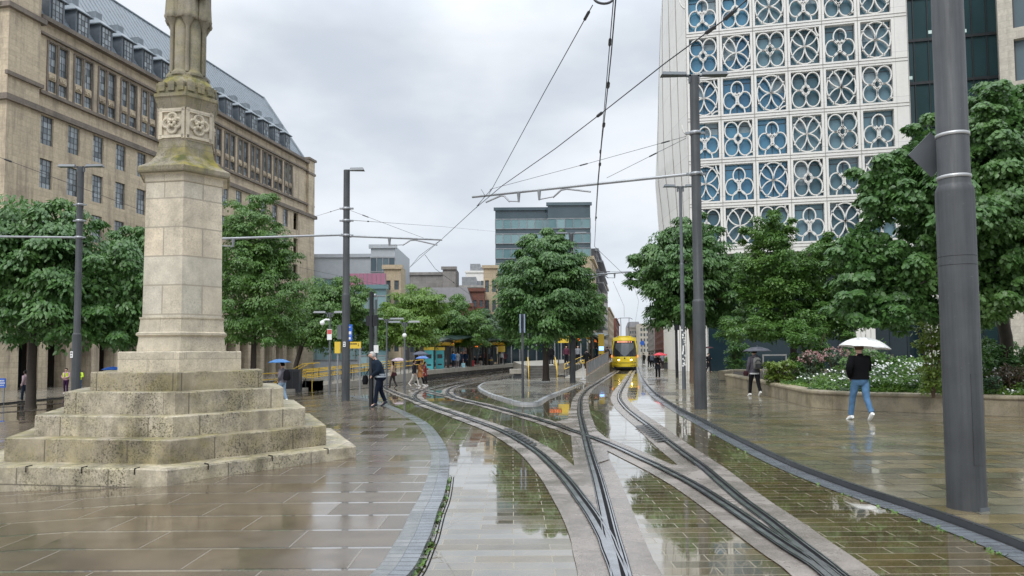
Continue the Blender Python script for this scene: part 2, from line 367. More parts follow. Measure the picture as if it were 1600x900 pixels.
mk('yellow_paint', (.72, .46, .03), .4, var=.1)
mk('sign_yellow', (.70, .48, .05), .4, var=.05)
mk('tram_yellow', (.80, .60, .035), .28, var=.08, vs=1)
mk('tram_dark', (.022, .025, .028), .2, var=.2)
mk('tram_glass', (.10, .115, .125), .06, var=.1, spec=1.7)
mk('sign_blue', (.03, .13, .55), .4, var=.05)
mk('white_paint', (.78, .78, .76), .4, var=.05)
mk('cyan_panel', (.07, .40, .44), .35, var=.1)
mk('orange_led', (.25, .05, .01), .5, emit=(1, .22, .03), es=1.6)
mk('tram_led', (.3, .1, .05), .5, emit=(1, .42, .25), es=1.0)
mk('headlight', (.9, .8, .5), .2, emit=(1, .72, .3), es=9)
mk('blue_lamp', (.1, .2, .8), .3, emit=(.2, .4, 1), es=3)
mk('green_canopy', (.018, .035, .03), .35, var=.2)
mk('timber', (.26, .14, .05), .6)
mk('steel_dark', (.04, .045, .05), .4)
mk('window_frame', (.055, .06, .065), .5)
mk('bark', (.045, .034, .026), .8, var=.35, vs=9, bmp=.6, bs=25)
mk('bark_brown', (.13, .085, .055), .8, var=.3, vs=9, bmp=.5, bs=25)
def glass(name, c1, c2, rough=.06, ior=1.5, vs=.25, metal=0.0):
    m, nt, b, o = newmat(name); t = N(nt, 'ShaderNodeTexCoord'); gi = N(nt, 'ShaderNodeNewGeometry')
    oi = N(nt, 'ShaderNodeObjectInfo')
    f = mathn(nt, 'FRACT', mathn(nt, 'ADD', mathn(nt, 'MULTIPLY', gi.outputs['Random Per Island'], .9), mathn(nt, 'MULTIPLY', oi.outputs['Random'], 3.7)))
    n = noise(nt, t.outputs['Object'], vs, 3)
    f = mathn(nt, 'ADD', mathn(nt, 'MULTIPLY', f, .6), mathn(nt, 'MULTIPLY', n, .5))
    L(nt, mixc(nt, mrange(nt, f, .2, .8, 0, 1), tuple(c1), tuple(c2)), b.inputs['Base Color'])
    b.inputs['Roughness'].default_value = rough; b.inputs['IOR'].default_value = ior; b.inputs['Metallic'].default_value = metal; return m
glass('hall_glass', (.06, .075, .085), (.34, .38, .40), ior=1.8)  # pale end of the range puts the sky's reflection into the pane colour
glass('sky_reflect_glass', (.05, .14, .24), (.10, .26, .38), ior=1.55, metal=.25)  # brighter blue paints reflected sky into the left-hand tracery panes
glass('dark_glass', (.012, .03, .035), (.035, .075, .085), ior=1.45)
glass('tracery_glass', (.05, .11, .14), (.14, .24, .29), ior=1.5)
glass('deep_glass', (.006, .012, .018), (.015, .03, .038), ior=1.4)
glass('teal_glass', (.10, .19, .21), (.24, .36, .38), ior=1.5)
glass('slate_glass', (.05, .075, .09), (.11, .15, .17), ior=1.5)
glass('pink_glass', (.34, .12, .19), (.42, .18, .26), ior=1.5)
def leafmat(name, c1, c2, c3, trans=.34, rough=.36):
    m, nt, b, o = newmat(name); gi = N(nt, 'ShaderNodeNewGeometry'); t = N(nt, 'ShaderNodeTexCoord')
    n = noise(nt, t.outputs['Object'], .55, 3)
    col = mixc(nt, gi.outputs['Random Per Island'], tuple(c1), tuple(c2)); col = mixc(nt, mrange(nt, n, .5, .75, 0, .75), col, tuple(c3))
    L(nt, col, b.inputs['Base Color']); b.inputs['Roughness'].default_value = rough
    tr = N(nt, 'ShaderNodeBsdfTranslucent'); L(nt, scl(nt, col, 1.1), tr.inputs[0])
    mx = N(nt, 'ShaderNodeMixShader'); mx.inputs[0].default_value = trans; L(nt, b.outputs[0], mx.inputs[1]); L(nt, tr.outputs[0], mx.inputs[2]); L(nt, mx.outputs[0], o.inputs[0])
    return m
leafmat('leaf_deep', (.055, .135, .034), (.105, .215, .055), (.14, .255, .065))
leafmat('leaf_mid', (.065, .155, .03), (.115, .22, .042), (.16, .28, .052))
leafmat('leaf_fresh', (.12, .22, .03), (.16, .28, .045), (.2, .32, .06))
leafmat('leaf_far', (.06, .12, .06), (.085, .155, .075), (.12, .18, .08))
leafmat('leaf_lime', (.16, .24, .04), (.22, .30, .07), (.25, .32, .10))
leafmat('leaf_grey', (.09, .14, .08), (.14, .19, .12), (.17, .2, .12))
leafmat('leaf_rust', (.10, .09, .05), (.15, .10, .065), (.10, .13, .05))
leafmat('petal_white', (.75, .76, .72), (.85, .85, .82), (.8, .8, .78), trans=.1, rough=.6)
leafmat('petal_pink', (.36, .20, .20), (.44, .27, .25), (.3, .2, .18), trans=.1, rough=.6)
# ------------------------------------------------------------------ ground and flat layers
def flat_poly(name, pts, dz, mat, kerb=0.0, kind='structure', parent=None, mats=None):
    """pts world xy; a sheet draped on the ground (creases at x=-4 and x=-20); kerb = side height down"""
    bm = bmesh.new()
    vs = [bm.verts.new((p[0], p[1], 0)) for p in pts]; bm.faces.new(vs)
    bmesh.ops.triangulate(bm, faces=bm.faces[:])
    xs_ = [v.co.x for v in bm.verts]; ys_ = [v.co.y for v in bm.verts]
    for cx in GX:
        if min(xs_) < cx < max(xs_): bmesh.ops.bisect_plane(bm, geom=bm.verts[:]+bm.edges[:]+bm.faces[:], plane_co=(cx, 0, 0), plane_no=(1, 0, 0))
    for cy in GY:
        if min(ys_) < cy < max(ys_): bmesh.ops.bisect_plane(bm, geom=bm.verts[:]+bm.edges[:]+bm.faces[:], plane_co=(0, cy, 0), plane_no=(0, 1, 0))
    for v in bm.verts: v.co.z = zg(v.co.x, v.co.y)+dz
    for f in bm.faces:
        f.normal_update()
        if f.normal.z < 0: f.normal_flip()
    if kerb:
        be = [e for e in bm.edges if len(e.link_faces) == 1]; low = {}
        for e in be:
            for v in e.verts:
                if v not in low: low[v] = bm.verts.new((v.co.x, v.co.y, v.co.z-kerb))
        for e in be:
            l = e.link_loops[0] if e.link_loops else None; a, b = (l.vert, l.link_loop_next.vert) if l else e.verts
            f = bm.faces.new((b, a, low[a], low[b])); f.material_index = 1 if mats else 0
    me = bpy.data.meshes.new(name); bm.to_mesh(me); bm.free()
    for m_ in (mats or [mat]): me.materials.append(m_)
    box_uv(me)
    o = bpy.data.objects.new(name, me); C.objects.link(o)
    if parent is not None: o.parent = parent
    if kind: o['kind'] = kind
    return o
def smooth(pts, k=6, closed=False):
    P = [Vector((p[0], p[1])) for p in pts]; n = len(P); outp = []
    rng = range(n) if closed else range(n-1)
    for i in rng:
        a, b, c, d = (P[(i-1) % n] if closed or i > 0 else P[0]), P[i], P[(i+1) % n], (P[(i+2) % n] if closed or i+2 < n else P[-1])
        for q in range(k):
            t = q/k; t2 = t*t; t3 = t2*t
            outp.append(.5*((2*b)+(c-a)*t+(2*a-5*b+4*c-d)*t2+(-a+3*b-3*c+d)*t3))
    if not closed: outp.append(P[-1])
    return outp
def gpts(px): return [G(x, y).xy for x, y in px]
def ribbon_mb(mb, cl, o0, o1, dz):
    """strip between lateral offsets o0..o1 (right positive) along centreline"""
    n = len(cl); A = []; B = []
    for i, p in enumerate(cl):
        a = cl[max(i-1, 0)]; b = cl[min(i+1, n-1)]; t = (b-a).normalized(); r = Vector((t.y, -t.x))
        q = p+r*o0; s = p+r*o1
        A.append((q.x, q.y, zg(q.x, q.y)+dz)); B.append((s.x, s.y, zg(s.x, s.y)+dz))
    mb.add(A+B, [(i, n+i, n+i+1, i+1) for i in range(n-1)])

def arc_uv(me, cl, lat):
    """lay the setts along the kerb: u = length along it, v = across"""
    n = len(cl); s_ = [0.0]
    for i in range(1, n): s_.append(s_[-1]+(cl[i]-cl[i-1]).length)
    uvl = me.uv_layers[0].data
    for lp in me.loops:
        k = lp.vertex_index; uvl[lp.index].uv = (s_[k % n], 0.003 if (k//n) % 2 == 0 else .217)
gm = MB()
gxs = [-700]+GX+[700]; gys = [-30]+GY+[120, 1500]
for x0, x1 in zip(gxs[:-1], gxs[1:]):
    for y0, y1 in zip(gys[:-1], gys[1:]):
        gm.quad((x0, y0, zg(x0, y0)), (x1, y0, zg(x1, y0)), (x1, y1, zg(x1, y1)), (x0, y1, zg(x0, y1)))
gm.obj('ground', MAT['tram_paving'])['kind'] = 'structure'

# left pavement (raised 5 cm) with its two setts rows
lp_px = [(560, 990), (612, 935), (648, 896), (666, 858), (674, 840), (684, 806), (694, 780), (700, 750), (702, 726), (698, 706), (686, 684), (670, 666), (650, 654), (620, 640), (594, 631), (572, 625), (545, 619), (510, 618)]
edge = smooth(gpts(lp_px), 6)
def offset(cl, d):
    n = len(cl); r_ = []
    for i, p in enumerate(cl):
        t = (cl[min(i+1, n-1)]-cl[max(i-1, 0)]).normalized(); r_.append(p+Vector((t.y, -t.x))*d)
    return r_
far_l = gpts([(440, 621), (330, 628), (200, 640), (60, 656), (-60, 668), (-400, 690)])
KL = .05
poly = offset(edge, -.27)+far_l+[Vector((-14, 2)), Vector((-14, -6)), Vector((-1.5, -6)), Vector((-1.2, 3.0))]
flat_poly('pavement_left', poly, KL, MAT['left_paving'], kerb=.3)
for nm, a, b_, mt, dz in (('kerb_setts_inner', -.27, -.14, 'sett_light', KL+.004), ('kerb_setts_outer', -.14, 0, 'sett_dark', KL+.004)):
    mb = MB(); ribbon_mb(mb, edge, a, b_, dz)
    if b_ == 0:   # outer face of the kerb
        cl = edge; mb.add([(p.x, p.y, zg(p.x, p.y)+dz) for p in cl]+[(p.x, p.y, zg(p.x, p.y)-.05) for p in cl], [(i, len(cl)+i, len(cl)+i+1, i+1) for i in range(len(cl)-1)])
    o_s = mb.obj(nm, MAT[mt]); o_s['kind'] = 'structure'; arc_uv(o_s.data, edge, a)
mb = MB(); ribbon_mb(mb, edge[:44], .035, .047, .003); ribbon_mb(mb, edge[:44], .065, .077, .003)
mb.obj('kerb_drain_slot', MAT['rail_groove'])['kind'] = 'structure'

# right pavement
rp_px = [(1840, 985), (1720, 922), (1600, 862), (1491, 820), (1416, 794), (1321, 762), (1227, 725), (1151, 688), (1094, 658), (1055, 637), (1023, 615), (1008, 598), (1001, 585), (996.5, 572), (993.5, 563)]
redge = smooth(gpts(rp_px), 6)
KR = .07
tail = [redge[-1]+Vector((.161, .987))*200, Vector((90, 260)), Vector((90, 2)), Vector((20, 1))]
flat_poly('pavement_right', redge+tail, KR, MAT['right_paving'], kerb=.3, mats=[MAT['right_paving'], MAT['kerb_dark']])
mb = MB(); ribbon_mb(mb, redge, 0, .05, KR+.004); mb.obj('kerb_right', MAT['kerb_dark'])['kind'] = 'structure'
mb = MB(); ribbon_mb(mb, redge, -.24, -.015, .006); o_s = mb.obj('gutter_setts_right', MAT['sett_dark']); o_s['kind'] = 'structure'; arc_uv(o_s.data, redge, -.24)
# island
isl_px = [(912, 599), (885, 611), (858, 622), (844, 630.5), (828, 632.5), (808, 631.5), (792, 627), (778, 622.5), (762, 617), (748, 609), (748, 604), (760, 598.5), (800, 592.5), (840, 588), (900, 586), (948, 577)]
ipts = gpts(isl_px); isl = smooth(ipts, 4)
isl2 = isl+[G(962, 566).xy, G(900, 566).xy, G(820, 578).xy]
flat_poly('pavement_island', isl2, .07, MAT['far_paving'], kerb=.2, mats=[MAT['far_paving'], MAT['kerb_light']])
mb = MB(); ribbon_mb(mb, isl[:-5], .0, .15, .074); mb.obj('kerb_island', MAT['kerb_light'])['kind'] = 'structure'
# far-left pavement in front of the hall arcade
fl = gpts([(430, 596), (330, 603), (200, 613), (60, 626), (-80, 640), (-400, 660)])
flat_poly('pavement_hall', fl+[Vector((-90, 30)), Vector((-90, 140)), Vector((-15, 140)), Vector((-13, 60))], .08, MAT['far_paving'], kerb=.2, mats=[MAT['far_paving'], MAT['kerb_dark']])

# ------------------------------------------------------------------ track
railA = [(985, 1000), (975, 925), (966, 880), (955, 838), (944, 790), (934, 750), (926, 724), (919, 700), (914, 680), (909, 660), (906, 642), (908, 622), (917, 610), (930, 601), (945, 591.5), (960, 582), (968, 577)]
railB = [(1440, 1000), (1345, 930), (1306, 900), (1280, 878), (1240, 847), (1200, 815), (1160, 785), (1126, 756), (1096, 730), (1066, 708), (1040, 688), (1016, 668), (992, 650), (976, 636), (967.5, 622), (971, 609), (980, 594), (987, 582), (991, 577)]
railC = [(1425, 1000), (1320, 922), (1280, 889), (1240, 864), (1200, 837), (1160, 809), (1120, 782), (1080, 757), (1032, 732), (1000, 717), (968, 702), (936, 689), (908, 679), (880, 669), (840, 656), (800, 645), (760, 634), (725, 626), (706, 620), (699, 613), (708, 605.5), (740, 598), (800, 587.5), (850, 582)]
railD = [(990, 1000), (975, 925), (966, 893), (953, 862), (946, 843), (926, 808), (906, 780), (884, 751), (862, 728), (840, 708), (812, 690), (780, 673), (740, 658), (700, 644), (668, 633), (652, 625), (648, 618), (658, 611), (680, 605), (720, 597), (798, 582), (850, 575)]
railE = [(668, 633), (630, 619), (604, 608), (599, 604), (610, 600), (660, 594), (740, 585), (800, 578), (850, 572.5)]      # outer curve
railF = [(706, 620), (690, 617.5), (660, 611), (640, 606.5), (625, 603)]                               # crossing leg
railH = [(-300, 668), (0, 645), (200, 632), (440, 617), (520, 611), (575, 606), (625, 601), (690, 594), (760, 586), (850, 577)]
railI = [(-300, 655), (0, 636), (200, 625), (440, 611), (520, 606), (575, 602), (620, 598), (690, 590), (760, 582.5), (850, 575)]
rails = {k: smooth(gpts(v), 7) for k, v in dict(A=railA, B=railB, C=railC, D=railD, E=railE, F=railF, H=railH, I=railI).items()}
far = Vector((.161, .987))
for k in ('A', 'B'): rails[k].append(rails[k][-1]+far*180)
zb = .008
for k, wid in (('B', .31), ('C', .27), ('A', .28), ('D', .31), ('E', .25), ('F', .25), ('H', .28), ('I', .28)):
    mb = MB(); ribbon_mb(mb, rails[k], -wid, wid, zb); zb += .0015
    o = mb.obj('track_slab', MAT['track_concrete']); o['kind'] = 'structure'
# filled wedges of concrete where the tracks merge
def wedge(px, dz): flat_poly('track_slab', [p for p in gpts(px)], dz, MAT['track_concrete'])
wedge([(884, 750), (908, 728), (928, 728), (948, 790), (966, 860), (966, 905), (955, 870), (930, 815), (905, 780)], .0205)
wedge([(905, 735), (930, 735), (925, 700), (915, 690), (897, 683), (905, 700), (906, 725)], .0218)
wedge([(1040, 728), (1078, 729), (1100, 732), (1150, 776), (1220, 830), (1300, 896), (1290, 898), (1200, 838), (1120, 784), (1070, 755), (1035, 735)], .023)
wedge([(920, 692), (948, 703), (952, 720), (934, 726)], .0235)
wedge([(900, 640), (905, 655), (912, 678), (895, 672), (868, 660), (888, 656), (889, 640)], .0241)
wedge([(925, 660), (930, 672), (955, 692), (925, 684)], .0245)
z0 = .0265
for k in rails:
    mb = MB(); ribbon_mb(mb, rails[k], -.078, .078, z0)
    root = mb.obj('rail', MAT['rail_groove']); root['kind'] = 'structure'
    sgn = -1 if k in 'AD' else 1
    mb = MB(); ribbon_mb(mb, rails[k], -.055, -.005, z0+.004); ribbon_mb(mb, rails[k], .034, .048, z0+.004)
    if k in 'ABCD': ribbon_mb(mb, rails[k][:90], .060, .072, z0+.004); ribbon_mb(mb, rails[k][:90], -.076, -.068, z0+.004)
    so = mb.obj('rail_head', MAT['rail_steel']); so.parent = root
    z0 += .0006
# point drain gratings beside rail D and rail B
def grate(px, dz):
    p = gpts(px); mb = MB(); n = 9
    for i in range(n):
        a = i/n; b_ = a+.55/n
        q = [p[0].lerp(p[3], a), p[1].lerp(p[2], a), p[1].lerp(p[2], b_), p[0].lerp(p[3], b_)]
        mb.add([(v.x, v.y, zg(v.x, v.y)+dz) for v in q], [(0, 1, 2, 3)])
    o = mb.obj('track_grating', MAT['grating']); o['kind'] = 'structure'
grate([(786, 671), (800, 672), (842, 698), (836, 702)], .035)
grate([(992, 668), (1012, 666), (1048, 692), (1030, 694)], .035)
# pavement gratings
def slot_drain(px, dz, n=14):
    p = gpts(px); mb = MB()
    for i in range(n):
        a = i/n; b_ = a+.5/n
        q = [p[0].lerp(p[1], a), p[0].lerp(p[1], b_), p[3].lerp(p[2], b_), p[3].lerp(p[2], a)]
        mb.add([(v.x, v.y, zg(v.x, v.y)+dz) for v in q], [(0, 1, 2, 3)])
    return mb.obj('drain_grating', MAT['grating'])
tag(slot_drain([(548, 629), (590, 629), (592, 624.5), (552, 624.5)], KL+.006), 'slotted drain grating in the left pavement beside the leaning man', 'grating')
tag(slot_drain([(1026, 619), (1060, 621), (1058, 616), (1024, 615)], KR+.006), 'slotted drain grating in the right pavement near the tall lamp mast', 'grating')
tag(slot_drain([(1012, 595.5), (1040, 596.5), (1040, 594), (1011, 593)], KR+.006), 'slotted drain grating at the feet of the red umbrella walker', 'grating')
tag(slot_drain([(836, 621), (868, 621), (864, 618.6), (834, 618.6)], .078), 'slotted drain grating on the island between the tracks', 'grating')

# weeds growing along the kerbs
rng = np.random.default_rng(3)
def weeds(name, cl, i0, i1, off, n, h, label):
    mb = MB()
    for _ in range(n):
        t = i0+(i1-i0)*rng.random(); i = int(t); p = cl[i].lerp(cl[min(i+1, len(cl)-1)], t-i)
        cl_f = .5+.5*sin(t*2.3)+.3*sin(t*5.1)
        if cl_f < rng.random()*.9: continue
        d = (cl[min(i+1, len(cl)-1)]-cl[i]).normalized(); r_ = Vector((d.y, -d.x)); q = p+r_*(off+rng.normal()*.012)
        a = rng.random()*6.28; hh = h*(.4+rng.random()); wv = Vector((cos(a), sin(a)))*.012; tp = Vector((rng.normal(), rng.normal()))*.022
        z = zg(q.x, q.y)
        mb.add([(q.x-wv.x, q.y-wv.y, z), (q.x+wv.x, q.y+wv.y, z), (q.x+tp.x+wv.x, q.y+tp.y+wv.y, z+hh), (q.x+tp.x-wv.x, q.y+tp.y-wv.y, z+hh*.8)], [(0, 1, 2, 3)])
    o = mb.obj(name, MAT['weed']); tag(o, label, 'weeds', kind='stuff')
weeds('kerb_weeds', edge, 8, 44, .012, 300, .018, 'green weeds growing along the outer edge of the left kerb')
weeds('kerb_weeds', redge, 10, 50, -.25, 150, .022, 'green weeds along the gutter of the right kerb')
# ------------------------------------------------------------------ monument (hexagonal plan)
P0 = G(262, 757, .05); TH = radians(51)
MC = Vector((P0.x+2.86*cos(TH+pi/3), P0.y+2.86*sin(TH+pi/3)))
PH0 = TH+pi/3+pi                      # direction from centre to the near corner
def ringpt(px, py, k):
    """radius and height of hexagon corner k seen at pixel (px,py)"""
    a = PH0+k*pi/3; d = Vector((cos(a), sin(a))); rd = ray(px, py)
    # CAM + t*rd = MC + r*d  (xy)
    M = Matrix(((rd.x, -d.x), (rd.y, -d.y))); t, r = M.inverted() @ Vector((MC.x-CAM.x, MC.y-CAM.y))
    return r, CAM.z+t*rd.z
def hexa(r, rot=0): return [(r*cos(PH0+rot+k*pi/3), r*sin(PH0+rot+k*pi/3)) for k in range(6)]
mon = thing('monument', 'tall weathered hexagonal stone cross memorial on six mossy steps', 'monument', (MC.x, MC.y, 0))
steps = [((556, 696), (556, 717)), ((510, 664), None), ((477, 636), None), ((443, 605), None), ((411, 578), None), ((377, 548.5), None)]
zprev = -.35
for i, (tp, _) in enumerate(steps):
    r, z = ringpt(tp[0], tp[1], 1)
    mb = MB(); bv = .014
    P = [(r, zprev), (r, z-bv), (r-.008, z-bv*.4), (r-bv, z)]
    # arrises knocked about a little
    rr = []
    per = 10
    for (q, zz) in P:
        h = hexa(q); ring = []
        for k in range(6):
            a, b_ = Vector(h[k]), Vector(h[(k+1) % 6])
            for j in range(per):
                t = j/per; c = a.lerp(b_, t); w_ = random.uniform(-.006, .004) if zz > zprev else 0
                c = c*(1+w_/q) ; ring.append((c.x, c.y, zz+(random.uniform(-.006, .003) if zz > zprev else 0)))
        rr.append(ring)
    mb.rings(rr, smooth=False)
    mb.obj('step', MAT['step_stone_dark'] if i in (1, 4) else MAT['step_stone'] if i < 5 else MAT['monument_stone'], mon)
    print('step', i, round(r, 3), round(z, 3)); zprev = z-.02
zs = zprev+.02
def hx(name, prof, mat, smooth=False):
    mb = MB(); mb.rings([[(x, y, z) for x, y in hexa(r)] for r, z in prof]); mb.sm = [False]*len(mb.sm); return mb.obj(name, mat, mon)
def rz(px, py): return ringpt(px, py, 1)
b0 = rz(352, 549); b1 = rz(351, 524); b2 = rz(345, 500); sh0 = rz(346, 497); sh1 = rz(350.5, 292)
hx('base_moulding', [(b0[0], zs-.01), (b0[0], b0[1]+.02), (b1[0]-.01, b1[1]-.03), (b1[0]+.035, b1[1]), (b1[0]+.035, b1[1]+.03), (b1[0]-.01, b1[1]+.05), (sh0[0]+.03, sh0[1]-.04), (sh0[0]+.045, sh0[1]-.02), (sh0[0]+.045, sh0[1])], MAT['monument_stone'])
print('shaft', b0, sh0, sh1)
rs = sh0[0]; zt = sh1[1]
hx('shaft', [(rs, sh0[1]-.005), (rs*.965, zt)], MAT['shaft_stone'])
c1 = rz(355, 275)[1]; c2 = rz(352, 262)[1]
rc = rs*.965
hx('cornice', [(rc+.003, zt-.02), (rc+.02, zt), (rc+.02, zt+.10), (rc+.05, zt+.12), (rc+.09, c1-.06)], MAT['monument_stone'])
hx('cornice_lip', [(rc+.09, c1-.058), (rc+.13, c1-.045), (rc+.14, c1-.02), (rc+.14, c1+.04), (rc+.10, c1+.07)], MAT['moss_stone'])
zz = c1+.07; q0 = rz(330, 225)[1]; q1 = rz(334, 178)[1]; rq = rz(330, 215)[0]
print('drum', rq, q0, q1)
hx('weathered_slope', [(rc+.098, zz-.005), (rc*.93, zz+.08), (rq*1.14, (zz+q0)/2-.04), (rq*1.02, q0-.02)], MAT['moss_stone'])
hx('drum', [(rq, q0-.02), (rq, q1)], MAT['monument_stone'])
# quatrefoil panels on each drum face
ap = rq*cos(pi/6)
for k in range(6):
    a = PH0+pi/6+k*pi/3; mb = MB(); mb.M = Matrix.Rotation(a+pi/2, 4, 'Z') @ Matrix.Translation((0, -ap, (q0+q1)/2))
    hw, hh = rq*.5, (q1-q0)/2
    for (x0_, x1_, z0_, z1_) in ((-hw+.01, hw-.01, hh-.07, hh-.01), (-hw+.01, hw-.01, -hh+.01, -hh+.06), (-hw, -hw+.05, -hh, hh), (hw-.05, hw, -hh, hh)):
        mb.box(x0_, x1_, -.035, .005, z0_, z1_)
    R_ = min(hw, hh)*.42
    for j in range(4):
        cx, cz = R_*.95*cos(pi/4+j*pi/2+pi/4), R_*.95*sin(pi/4+j*pi/2+pi/4)
        pts = [(cx+R_*.82*cos(t), -.012, cz+R_*.82*sin(t)) for t in [pi/4+j*pi/2+pi/4-2.3+4.6*q/14 for q in range(15)]]
        mb.tube(pts, .026, 6, smooth=True)
        mb.tube([(cx+R_*.5*cos(t), -.008, cz+R_*.5*sin(t)) for t in [6.28*q/12 for q in range(13)]], .014, 5)
    for j in range(7): mb.sphere((.045*cos(j), -.03, .045*sin(j)), .032, 7, 5)
    mb.obj('quatrefoil_panel', MAT['monument_stone'], mon)
k1 = rz(339, 162)[1]; k2 = rz(337, 150)[1]
hx('upper_cornice', [(rq+.004, q1-.03), (rq+.03, q1-.01), (rq+.09, k1-.02), (rq+.115, k1), (rq+.115, k1+.05), (rq+.06, k1+.07), (rq+.06, k1+.16)], MAT['moss_stone'])
mb = MB(); rb = rq+.06
for k in range(6):
    a = PH0+pi/6+k*pi/3; L_ = rb; mb.M = Matrix.Rotation(a+pi/2, 4, 'Z')
    for j in range(3):
        xx = (j-1)*L_*.33; mb.box(xx-L_*.11, xx+L_*.11, -rb*cos(pi/6)-.022, -rb*cos(pi/6)+.12, k1+.10, k1+.245)
mb.obj('battlement', MAT['moss_stone'], mon)
zb_ = k1+.16; s0 = rz(322, 128)[1]; rsb = rz(318, 135)[0]
mb = MB(); mb.lathe([(rb*.80, zb_-.01), (rb*.80, zb_+.1), (rb*.74, zb_+.2), (rb*.72, s0-.06), (rb*.62, s0), (rb*.62, s0+.05)], n=24); mb.obj('drum_base', MAT['moss_stone'], mon)
# clustered shaft, moulded feet, corbels and robed figures, then the cross above the picture
mb = MB(); rf = .125
for k in range(6):
    a = PH0+k*pi/3+pi/6; cx, cy = .155*cos(a), .155*sin(a)
    mb.lathe([(rf+.05, s0+.04), (rf+.055, s0+.08), (rf+.02, s0+.12), (rf, s0+.16), (rf, s0+1.9)], (cx, cy, 0), 14)
for k in range(6):
    a = PH0+k*pi/3; mb.lathe([(.035, s0+.1), (.03, s0+.85), (.05, s0+.9), (.09, s0+.98), (.12, s0+1.03), (.11, s0+1.06)], (.27*cos(a), .27*sin(a), 0), 10)
mb.obj('clustered_column', MAT['statue_stone'], mon)
zf = s0+1.0
for k in range(6):
    a = PH0+k*pi/3; mb = MB(); mb.M = Matrix.Translation((.24*cos(a), .24*sin(a), zf)) @ Matrix.Rotation(a+pi/2, 4, 'Z') @ Matrix.Scale(.76, 4)
    n = 40; prof = [(0, .19, .15), (.05, .215, .17), (.1, .20, .16), (.5, .185, .14), (.9, .185, .14), (1.15, .20, .14), (1.3, .17, .11), (1.38, .07, .06), (1.44, .085, .09), (1.56, .09, .10), (1.64, .06, .07), (1.66, .01, .01)]
    rg = []
    for z_, a_, b_ in prof:
        fold = .10*max(0, 1-z_/1.2)
        rg.append([(a_*(1+fold*cos(9*t+z_*2))*cos(t), b_*(1+fold*cos(9*t+z_*2))*sin(t)-.02, z_) for t in [6.2832*i/n for i in range(n)]])
    mb.rings(rg)
    mb.tube([(-.17, -.03, 1.2), (-.2, -.10, .95), (-.06, -.19, .85)], [.065, .06, .045], 8)
    mb.tube([(.17, -.03, 1.2), (.21, -.08, .95), (.1, -.19, .8)], [.065, .06, .045], 8)
    if k % 3 == 1: mb.lathe([(.0, -.02), (.15, -.02), (.165, 0), (.15, .025), (.0, .03)], (0, 0, 0), 20); 
    mb.obj('carved_figure', MAT['statue_stone'], mon)
mb = MB(); mb.M = Matrix.Translation((.30*cos(PH0+.5), .30*sin(PH0+.5), zf+.50)) @ Matrix.Rotation(PH0+.35+pi/2, 4, 'Z')
mb.rings([[(.15*cos(t)*q, -.06-d_, .19*sin(t)*q) for t in [6.2832*i/20 for i in range(20)]] for q, d_ in ((1, 0), (1, .03), (.85, .045), (.5, .05), (.05, .05))])
mb.obj('carved_shield', MAT['statue_stone'], mon)
mb = MB(); mb.lathe([(.42, zf+1.7), (.5, zf+1.8), (.5, zf+1.95), (.3, zf+2.1), (.12, zf+2.4), (.10, zf+3.6)], n=12); mb.box(-.5, .5, -.07, .07, zf+3.0, zf+3.18)
mb.obj('cross_head', MAT['statue_stone'], mon)
# iron cramps in the bottom step
r1, z1 = ringpt(556, 696, 1)
h = hexa(r1)
for (k, ts) in ((0, (.18, .5, .82)), (5, (.85, .6, .33))):
    a, b_ = (Vector(h[0]), Vector(h[1])) if k == 0 else (Vector(h[5]), Vector(h[0]))
    nrm = (a+b_).normalized()
    for t in ts:
        c = a.lerp(b_, t); o_ = c+nrm*.012; i_ = c-nrm*.09
        mb = MB(); mb.tube([(i_.x, i_.y, z1+.006), (o_.x, o_.y, z1+.004), (o_.x, o_.y, z1-.07)], .007, 6); mb.obj('iron_cramp', MAT['rail_groove'], mon)

# ------------------------------------------------------------------ town hall extension (left)
HZ = -.88
hall_dir = Vector((.192, .981)).normalized(); HR = atan2(hall_dir.y, hall_dir.x)
H0 = Vector((-37.6, 54.0))
hall = thing('town_hall', 'long sandstone civic building with grey dormered roof behind the left trees', 'building', (H0.x, H0.y, 0), HR)
LEN = 51.0; XS = 0.0
bays = [5.0+2.745*i for i in range(15)]; sb_ = [3.75+2.745*i for i in range(16)]
Wd = {}   # window sets: (x-half, z0, z1)
rows = {'row1': (.62, 18.45, 20.75), 'row2': (.62, 14.95, 17.3), 'row3': (.62, 11.45, 13.8)}
pairs = (24.6, 27.0); small = (23.0, 23.95)
holes_mid = [(b_-.62, b_+.62, z0_, z1_) for b_ in sb_ for (_, z0_, z1_) in rows.values()]
arch = []
for i in range(-1, 16): 
    c = 3.96+2.737*i+1.37
    if 1.4 < c < 49: arch.append(c)
mb = MB()
# lower wall with arcade holes (arched)
AH, AW = 3.1, .92
mb.facade(XS, 50.4, AH+1.0, 21.0, holes_mid, .28, 0)
xs = [XS]+[q for c in arch for q in (c-AW, c+AW)]+[50.4]
for i in range(0, len(xs), 2): mb.quad((xs[i], 0, HZ-.3), (xs[i+1], 0, HZ-.3), (xs[i+1], 0, AH+1.0), (xs[i], 0, AH+1.0))
for c in arch:
    n = 10; pr = [(c+AW*cos(pi-pi*k/n), AH-.45+.9*sin(pi*k/n)) for k in range(n+1)]
    for k in range(n):
        (xa, za), (xb, zb2) = pr[k], pr[k+1]
        mb.quad((xa, 0, za), (xb, 0, zb2), (xb, 0, AH+1.0), (xa, 0, AH+1.0)); mb.quad((xb, 0, zb2), (xa, 0, za), (xa, 1.1, za), (xb, 1.1, zb2))
    for s_ in (-1, 1):
        x_ = c+s_*AW; mb.quad((x_, 0, HZ-.3), (x_, 0, AH-.45), (x_, 1.1, AH-.45), (x_, 1.1, HZ-.3))
